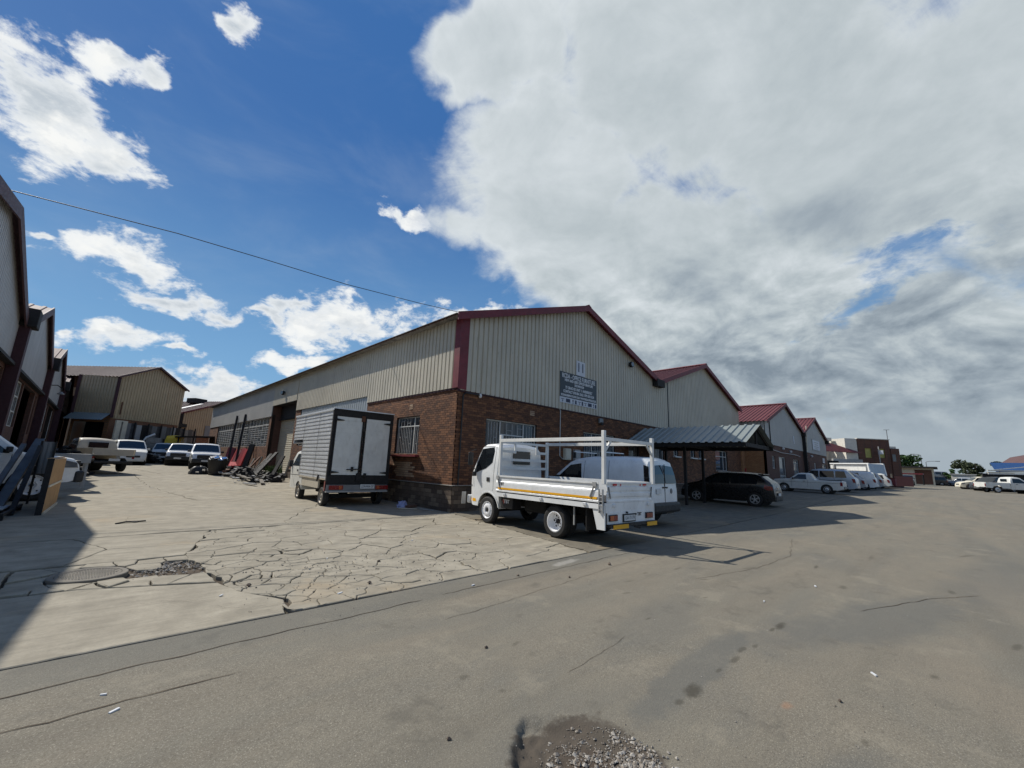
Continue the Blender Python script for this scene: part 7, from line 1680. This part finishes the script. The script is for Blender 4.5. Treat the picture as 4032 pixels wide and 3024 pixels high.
for i, (x_, y_, l_, dy_, w_, mt) in enumerate(((8.0, 36.0, 2.1, .9, .12, 'wood_grey'), (7.7, 35.1, 2.4, .3, .22, 'rust'), (8.1, 34.2, 2.5, .6, .12, 'wood_grey'), (7.8, 33.6, 2.2, .3, .10, 'wood_grey'), (7.5, 31.9, 3.1, .7, .30, 'dark_steel'), (7.3, 31.0, 3.4, .4, .42, 'dark_steel'), (7.9, 29.4, 3.0, .5, .34, 'dark_steel'), (8.3, 28.2, 2.6, .2, .14, 'wood_grey'))):
    beam_thing('scrap_timber', ['thin grey timber, leftmost of those leaning by the roller door', 'broad rusty steel length leaning second from the left by the roller door', 'thin grey timber leaning just right of the rusty length', 'thinnest grey timber leaning left of the roller door opening', 'black steel panel leaning before the left jamb of the roller door', 'widest black steel panel leaning in front of the roller door', 'black steel panel leaning at the right side of the roller door', 'grey timber leaning nearest the box truck, right of the roller door'][i], 'timber', GZ(x_, y_), (8.6, y_+dy_, g(x_, y_)+l_*.48), w_*.7, .10, mt, 'timbers leaning by the roller door')
for i in range(16):
    x_ = r.uniform(5.9, 8.0); y_ = r.uniform(25.5, 36); a_ = r.uniform(-.5, .5)+1.57; L_ = r.uniform(1.2, 3.4); z_ = r.uniform(.05, .32)
    mt_ = r.choice(['wood_grey', 'wood_grey', 'rust', 'dark_steel', 'light_grey']); beam_thing('scrap_plank', {'wood_grey': 'weathered brown grey plank', 'rust': 'rusty steel length', 'dark_steel': 'black steel length', 'light_grey': 'pale grey board'}[mt_]+' lying in the heap beside the roller door', 'plank', GZ(x_-math.cos(a_)*L_/2, y_-math.sin(a_)*L_/2, z_), GZ(x_+math.cos(a_)*L_/2, y_+math.sin(a_)*L_/2, z_+r.uniform(-.05, .15)), r.uniform(.10, .25), .06, mt_, 'planks lying in the heap by the roller door')
for i in range(3):
    beam_thing('red_pipe', 'red painted steel tube lying on the scrap heap by the yard wall', 'pipe', GZ(7.2+i*.25, 37.5+i*.3, .35), GZ(7.9+i*.1, 40.8, .55), .16, .14, 'red_paint', 'red tubes on the heap')
sp = MB()
for i in range(270):
    x_ = r.uniform(6.6, 8.3); y_ = r.uniform(27, 41); 
    if r.random() > .8: x_ -= .5
    p = Vector(GZ(x_, y_, r.uniform(0, .24)*(1 if x_ > 6.4 else .4))); s_ = r.uniform(.06, .22); u = Vector((r.gauss(0, 1), r.gauss(0, 1), r.gauss(0, .5))).normalized(); v = u.cross(Vector((0, .1, 1))).normalized(); w_ = u.cross(v)
    sp.obox(p, u*s_*r.uniform(1, 2), v*s_*.6, w_*s_*.35)
tag(sp.build('scrap_heap', 'dark_steel'), 'dark oily heap of small scrap metal along the yard wall', 'scrap', kind='stuff')
sp = MB()
for i in range(70):
    x_ = r.uniform(5.4, 8.0); y_ = r.uniform(26.5, 43); p = Vector(GZ(x_, y_, r.uniform(.05, .32))); s_ = r.uniform(.03, .10); sp.obox(p, (s_, s_*.3, 0), (-s_*.3, s_, s_*.2), (0, -s_*.1, s_*.4))
tag(sp.build('bright_scraps', 'light_grey'), 'pale and shiny bits scattered through the dark scrap heap', 'scrap', kind='stuff')
t = thing('bin', 'round black bin heaped with shiny scrap at the foot of the yard wall', 'bin', GZ(5.75, 33.6)); sc(t)
MB().lathe([(.36, 0), (.38, .02), (.50, .80), (.54, .82), (.54, .86), (.46, .86), (.40, .10), (.001, .08)], ax='z', n=24).build('body', 'black_plastic', t, smooth=40)
for i in range(9):
    a_ = i*.7; s_ = r.uniform(.10, .2); MB().obox((.28*math.cos(a_), .28*math.sin(a_), .90+r.uniform(-.05, .1)), (s_, .02, .03), (-.02, s_*.7, .05), (0, -.03, s_*.4)).build('scrap_piece', r.choice(['black_plastic', 'chrome', 'light_grey']), t, bevel=.02)
t = thing('black_sack', 'black plastic bumper and sack slumped left of the round bin', 'sack', GZ(4.95, 34.6)); sc(t)
sm = MB()
for j in range(7):
    for k in range(14):
        a_ = k*2*math.pi/14; e_ = j/6*math.pi/2; q = 1+.22*fbm((math.cos(a_)*2, math.sin(a_)*2, j*.7), 3)*2; sm.v.append((.5*math.cos(a_)*math.cos(e_)*q, .34*math.sin(a_)*math.cos(e_)*q, .48*math.sin(e_)*q))
sm.f = [(j*14+k, j*14+(k+1) % 14, (j+1)*14+(k+1) % 14, (j+1)*14+k) for j in range(6) for k in range(14)]; sm.m = [0]*len(sm.f); sm.build('sack', 'black_plastic', t, smooth=60); MB().box(.1, .3, -.38, -.30, .2, .3).box(-.2, -.05, -.36, -.30, .1, .16).build('shiny_patch', 'chrome', t)
wd_ = MB()
for i in range(260):
    x_, y_ = 8.6+r.gauss(0, .18), 31.6+r.gauss(0, .4); p = Vector((x_, y_, .62)); h_ = r.uniform(.15, .5); d_ = Vector((r.gauss(0, .12), r.gauss(0, .12), h_)); s_ = Vector((r.gauss(0, 1), r.gauss(0, 1), 0)).normalized()*.03; wd_.add([p-s_, p+s_, p+d_+s_*.5, p+d_*1.1], [(0, 1, 2, 3)])
tag(wd_.build('weeds', 'weed', fix=False), 'green weeds growing on the step of the roller door', 'weeds', kind='stuff')
# bits lying about
t = thing('plastic_bag', 'crumpled pale blue bag on the ground beside the brick corner', 'bag', GZ(8.35, 14.2)); bg_ = MB()
for j in range(6):
    for k in range(12):
        a_ = k*2*math.pi/12; e_ = j/5*math.pi/2; q = 1+.6*fbm((math.cos(a_)*2, math.sin(a_)*2, j*.9+4), 3)*2; bg_.v.append((.22*math.cos(a_)*math.cos(e_)*q, .17*math.sin(a_)*math.cos(e_)*q, .20*math.sin(e_)*q))
bg_.f = [(j*12+k, j*12+(k+1) % 12, (j+1)*12+(k+1) % 12, (j+1)*12+k) for j in range(5) for k in range(12)]; bg_.m = [0]*len(bg_.f); bg_.build('bag', 'bag_blue', t)
t = tag(MB().obox((0, 0, .05), (.20, .05, .01), (-.03, .09, 0), (0, 0, .04)).build('brick_rubble', 'brick_old', None, loc=GZ(8.62, 14.0)), 'loose reddish brick lying right of the pale blue bag', 'brick')
beam_thing('lath', 'pale wooden lath lying in front of the blue bag', 'plank', GZ(8.05, 13.9, .02), GZ(8.45, 13.35, .02), .09, .02, 'cream_paint')
beam_thing('lath', 'short grey board lying by the brick corner in the shade', 'plank', GZ(8.6, 13.35, .02), GZ(8.75, 12.75, .02), .10, .02, 'light_grey')
beam_thing('torn_board', 'dark torn sheet lying flat on the yard near the scrap heap', 'board', GZ(6.0, 26.8, .02), GZ(6.5, 26.9, .02), .30, .03, 'dark_steel')
for i, (x_, y_, s_, rt_) in enumerate(((.35, 4.02, .05, .3), (.30, 4.32, .035, -.8), (1.35, 6.35, .045, .5), (4.1, 4.86, .05, 0), (3.1, 7.6, .04, .9), (5.2, 8.3, .05, .2), (6.8, 1.9, .04, 0), (5.2, .62, .05, .6), (2.5, 5.6, .06, .1), (8.4, 1.6, .06, .2), (2.0, 25.5, .10, .2))):
    o_ = MB().obox((0, 0, .006), (s_*.55, s_*.1, .002), (-s_*.05, s_*.16, 0), (0, 0, .005)).build('litter', 'foam', None, loc=GZ(x_, y_, .002), rotz=rt_); tag(o_, 'small white scrap of litter lying on the ground', 'litter', 'white litter scraps on the ground')
for i, (x_, y_, s_) in enumerate(((5.0, 4.85, .035), (3.0, 5.8, .04), (1.7, 6.6, .04), (3.7, 6.9, .035), (2.9, 3.2, .02), (1.85, 2.35, .018), (6.9, 4.4, .04), (3.2, .55, .02), (4.4, .75, .02), (5.6, 4.3, .03))):
    pb = MB(); pebble(pb, 0, 0, s_*.4, s_, r); tag(pb.build('stone', 'stone', None, loc=GZ(x_, y_)), 'small loose dark stone lying on the pavement', 'stone', 'loose stones on the pavement')
tw = MB().tube([(0, 0, .01), (.18, .10, .03), (.42, .16, .02), (.55, .14, .03)], .018, 5).tube([(.25, .13, .02), (.40, .05, .02)], .012, 5).build('twig', 'dark_steel', None, loc=GZ(.55, 13.7)); tag(tw, 'forked dark twig on the pale concrete right of the shadow edge', 'twig')

# left foreground: hardboard cabinet, leaning steel troughs, rails, table
t = thing('hardboard_cabinet', 'tan hardboard cabinet standing on edge in front of the white vehicle', 'cabinet', (-.80, 16.25, 0), R_(88))
MB().box(0, 3.0, -.02, .02, .05, .70).build('panel', 'hardboard', t); MB().box(0, 3.0, -.02, .02, .72, 1.40).build('panel', 'hardboard', t); MB().box(0, 3.02, -.045, -.015, .69, .735).build('lath', 'cream_paint', t); MB().box(.1, 3.0, -.045, -.0, .0, .06).build('lath', 'cream_paint', t)
MB().box(-.04, 0, -.02, .10, .0, 1.42).build('end_panel', 'dark_steel', t); MB().box(0, 3.0, .02, .12, 1.405, 1.43).build('top_panel', 'hardboard', t)
for k, (a_, b_, w_, h_, m_, lab) in enumerate((((-1.62, 16.6, .02), (-1.40, 20.3, 1.92), .20, .12, 'mesh_grey', 'wide grey steel trough leaning back over the white vehicle'), ((-1.80, 15.8, .02), (-1.66, 19.6, 1.75), .11, .10, 'mesh_grey', 'second grey steel trough, left of the wide one, leaning the same way'),
                                     ((-1.32, 16.4, .0), (-1.30, 19.4, 1.72), .10, .10, 'dark_steel', 'dark narrow channel leaning nearest the cabinet'))):
    beam_thing('steel_trough', lab, 'steel section', a_, b_, w_, h_, m_)
t = thing('corrugated_offcut', 'upright dark corrugated sheet offcut behind the hardboard cabinet', 'metal sheet', (-1.27, 19.6, 0), 0)
corr('sheet', (0, 0, 0), Vector((1, .05, 0)).normalized(), (0, 0, 1), (0, -1, 0), 0, .26, .9, 1.88, 'grey_steel', t, single=True, pitch=.1, dep=.02)
MB().box(-.05, .0, -.05, .05, 0, 1.9).build('post', 'dark_steel', t); MB().box(.26, .30, -.05, .05, 0, 1.9).build('post', 'dark_steel', t)
t = thing('steel_crate', 'low dark steel rail frame on the ground left of the cabinet', 'frame', (-1.35, 15.6, 0), R_(88))
for y_ in (0, .5, 1.0): MB().box(-.3, 2.2, y_-.03, y_+.03, .10, .16).build('rail', 'dark_steel', t)
for x_ in (-.2, .9, 2.1): MB().box(x_-.04, x_+.04, -.03, 1.03, .0, .10).build('bearer', 'dark_steel', t)
MB().box(.5, 1.5, .1, .9, .17, .20).build('board', 'light_grey', t)
t = thing('work_table', 'grey sheet topped table with pale leg beyond the white vehicle', 'table', (-.75, 25.0, .16), R_(4))
MB().box(-1.9, .55, -.6, .6, 1.28, 1.33).build('top', 'grey_steel', t); MB().box(-1.9, .55, -.62, -.60, .98, 1.30).build('apron', 'light_grey', t)
for x_, y_, dx_ in ((.45, -.5, .12), (.45, .5, .12), (-1.8, -.5, -.1), (-1.8, .5, -.1)): MB().beam((x_+dx_-.1, y_, 0), (x_, y_, 1.28), .09, .09).build('leg', 'light_grey', t)
# scrap yard wall and panels at the far end
pw_ = thing('scrap_fence', 'patched fence of pale and dark sheets along the foot of the tall shed', 'fence')
F0_ = C_+gn*1.2; nF = 16
for k in range(nF):
    m_ = ['mesh_grey', 'grey_steel', 'mesh_grey', 'light_grey', 'dark_steel', 'mesh_grey', 'grey_steel'][k % 7]
    MB().obox(F0_+gu*(.3+k*.58)+Vector((0, 0, 3.5+r.uniform(-.05, .05))), gu*.28, gn*.02, (0, 0, .95+r.uniform(-.1, .05))).build('sheet', m_, pw_)
MB().obox(F0_+gu*4.6-gn*.1+Vector((0, 0, 1.9)), gu*4.9, gn*.05, (0, 0, 1.9)).build('back_panel', 'dark_steel', pw_)
for k in range(7): MB().obox(F0_+gu*(k*1.5)+gn*.08+Vector((0, 0, 2.3)), gu*.05, gn*.05, (0, 0, 2.3)).build('post', 'dark_steel', pw_)
t = thing('pale_cabinet', 'tall pale cream steel door leaf at the corner of the tall shed', 'panel', F0_+gu*-.3+gn*.5); MB().obox((0, 0, 3.2), gu*.55, gn*.08, (0, 0, 1.4)).build('leaf', 'cream_paint', t); MB().obox(gn*.1+Vector((0, 0, 3.2)), gu*.06, gn*.02, (0, 0, 1.3)).build('rib', 'wood_grey', t)
for k in range(15):      # curved body panels racked along the fence
    q = F0_+gu*(1.7+k*.42)+gn*.6+Vector((0, 0, 2.3+r.uniform(-.2, .2))); mb = MB(); h_ = r.uniform(.7, 1.1); n_ = 7
    for j in range(n_+1):
        a_ = -.9+1.8*j/n_; c_ = q+Vector((0, 0, h_*math.sin(a_)))+gn*(.35*math.cos(a_)+r.uniform(-.02, .02))
        for s_ in (-.16, .16): mb.v.append(tuple(c_+gu*s_*(1-.3*abs(a_))))
    mb.f = [(2*j, 2*j+1, 2*j+3, 2*j+2) for j in range(n_)]; mb.m = [0]*n_
    tag(mb.build('car_panel', ['mesh_grey', 'dark_paint', 'light_grey', 'dark_paint', 'black_plastic'][k % 5], None, smooth=60, fix=False), ['dull grey', 'black painted', 'pale grey', 'dark painted', 'black plastic'][k % 5]+' curved car body panel hanging in the rack along the scrap fence', 'car panel', 'car panels racked on the scrap fence')
t = thing('white_door_frame', 'bent white car door frame standing out from the racked panels', 'car door frame', (2.9, 55.5, g(3, 55))); MB().tube([(.3, 0, .6), (.1, 0, 1.2), (0, 0, 1.9), (.25, 0, 2.5), (.9, 0, 2.9)], .09, 6).build('frame', 'white_steel', t, smooth=40)
t = thing('concrete_panel', 'big pale ribbed concrete panel leaning beside the wrecked pickup', 'panel', (3.85, 56.8, g(4, 57)+.1)); sc(t, .8, .8, 1.1)
for k in range(4): MB().obox((0, 0, .28+k*.56), (.75, .2, 0), (-.02, .08, 0), (0, 0, .265)).build('course', 'concrete_old', t)
sp = MB()
for i in range(520):
    x_ = r.uniform(1.2, 4.6); y_ = r.uniform(53.5, 58.5); k_ = max(0, 1-abs(x_-3.0)/2.2); p = Vector((x_, y_, g(x_, y_)+r.uniform(0, 1.5)*k_)); s_ = r.uniform(.1, .42); u = Vector((r.gauss(0, 1), r.gauss(0, 1), r.gauss(0, .4))).normalized(); v = u.cross(Vector((0, .1, 1))).normalized(); w_ = u.cross(v)
    sp.obox(p, u*s_*1.5, v*s_*.7, w_*s_*.15, 0 if r.random() < .8 else 1)
tag(sp.build('scrap_pile', ['dark_steel', 'light_grey']), 'big pile of dark wrecked car parts between the parked pickups', 'scrap', kind='stuff')
t = thing('open_shed', 'small open lean-to with dark tattered roof left of the warehouse end', 'shed', (8.2, 58.5, g(8, 58)))
MB().obox((-.6, 0, 2.9), (2.0, .2, .12), (-.1, 1.6, 0), (0, 0, .06)).build('roof', 'dark_steel', t)
for x_, y_ in ((-2.3, -1.4), (.9, -1.4), (-2.3, 1.4), (.9, 1.4)): MB().box(x_-.06, x_+.06, y_-.06, y_+.06, 0, 2.8).build('post', 'dark_steel', t)
t = thing('white_van_body', 'white cab and glass of a scrapped vehicle at the far left wall', 'scrapped car', (-.9, 48.5, .6)); sc(t)
MB().box(-.8, 1.2, -1.5, 1.5, .3, 1.0).build('body', 'dark_paint', t, bevel=.08); MB().box(-.6, 1.0, -1.2, 1.2, 1.0, 1.65).build('cab', 'white_dirty', t, bevel=.12)
sp = MB()
for i in range(200):
    x_ = r.uniform(-2.9, -.4); y_ = r.uniform(31, 46); p = Vector((x_, y_, g(x_, y_)+r.uniform(0, 1.2))); s_ = r.uniform(.1, .35); u = Vector((r.gauss(0, 1), r.gauss(0, 1), r.gauss(0, .4))).normalized(); v = u.cross(Vector((0, .1, 1))).normalized(); w_ = u.cross(v)
    sp.obox(p, u*s_*1.5, v*s_*.7, w_*s_*.2)
tag(sp.build('junk', 'dark_steel'), 'dark junk stacked along the foot of the left units', 'junk', kind='stuff')
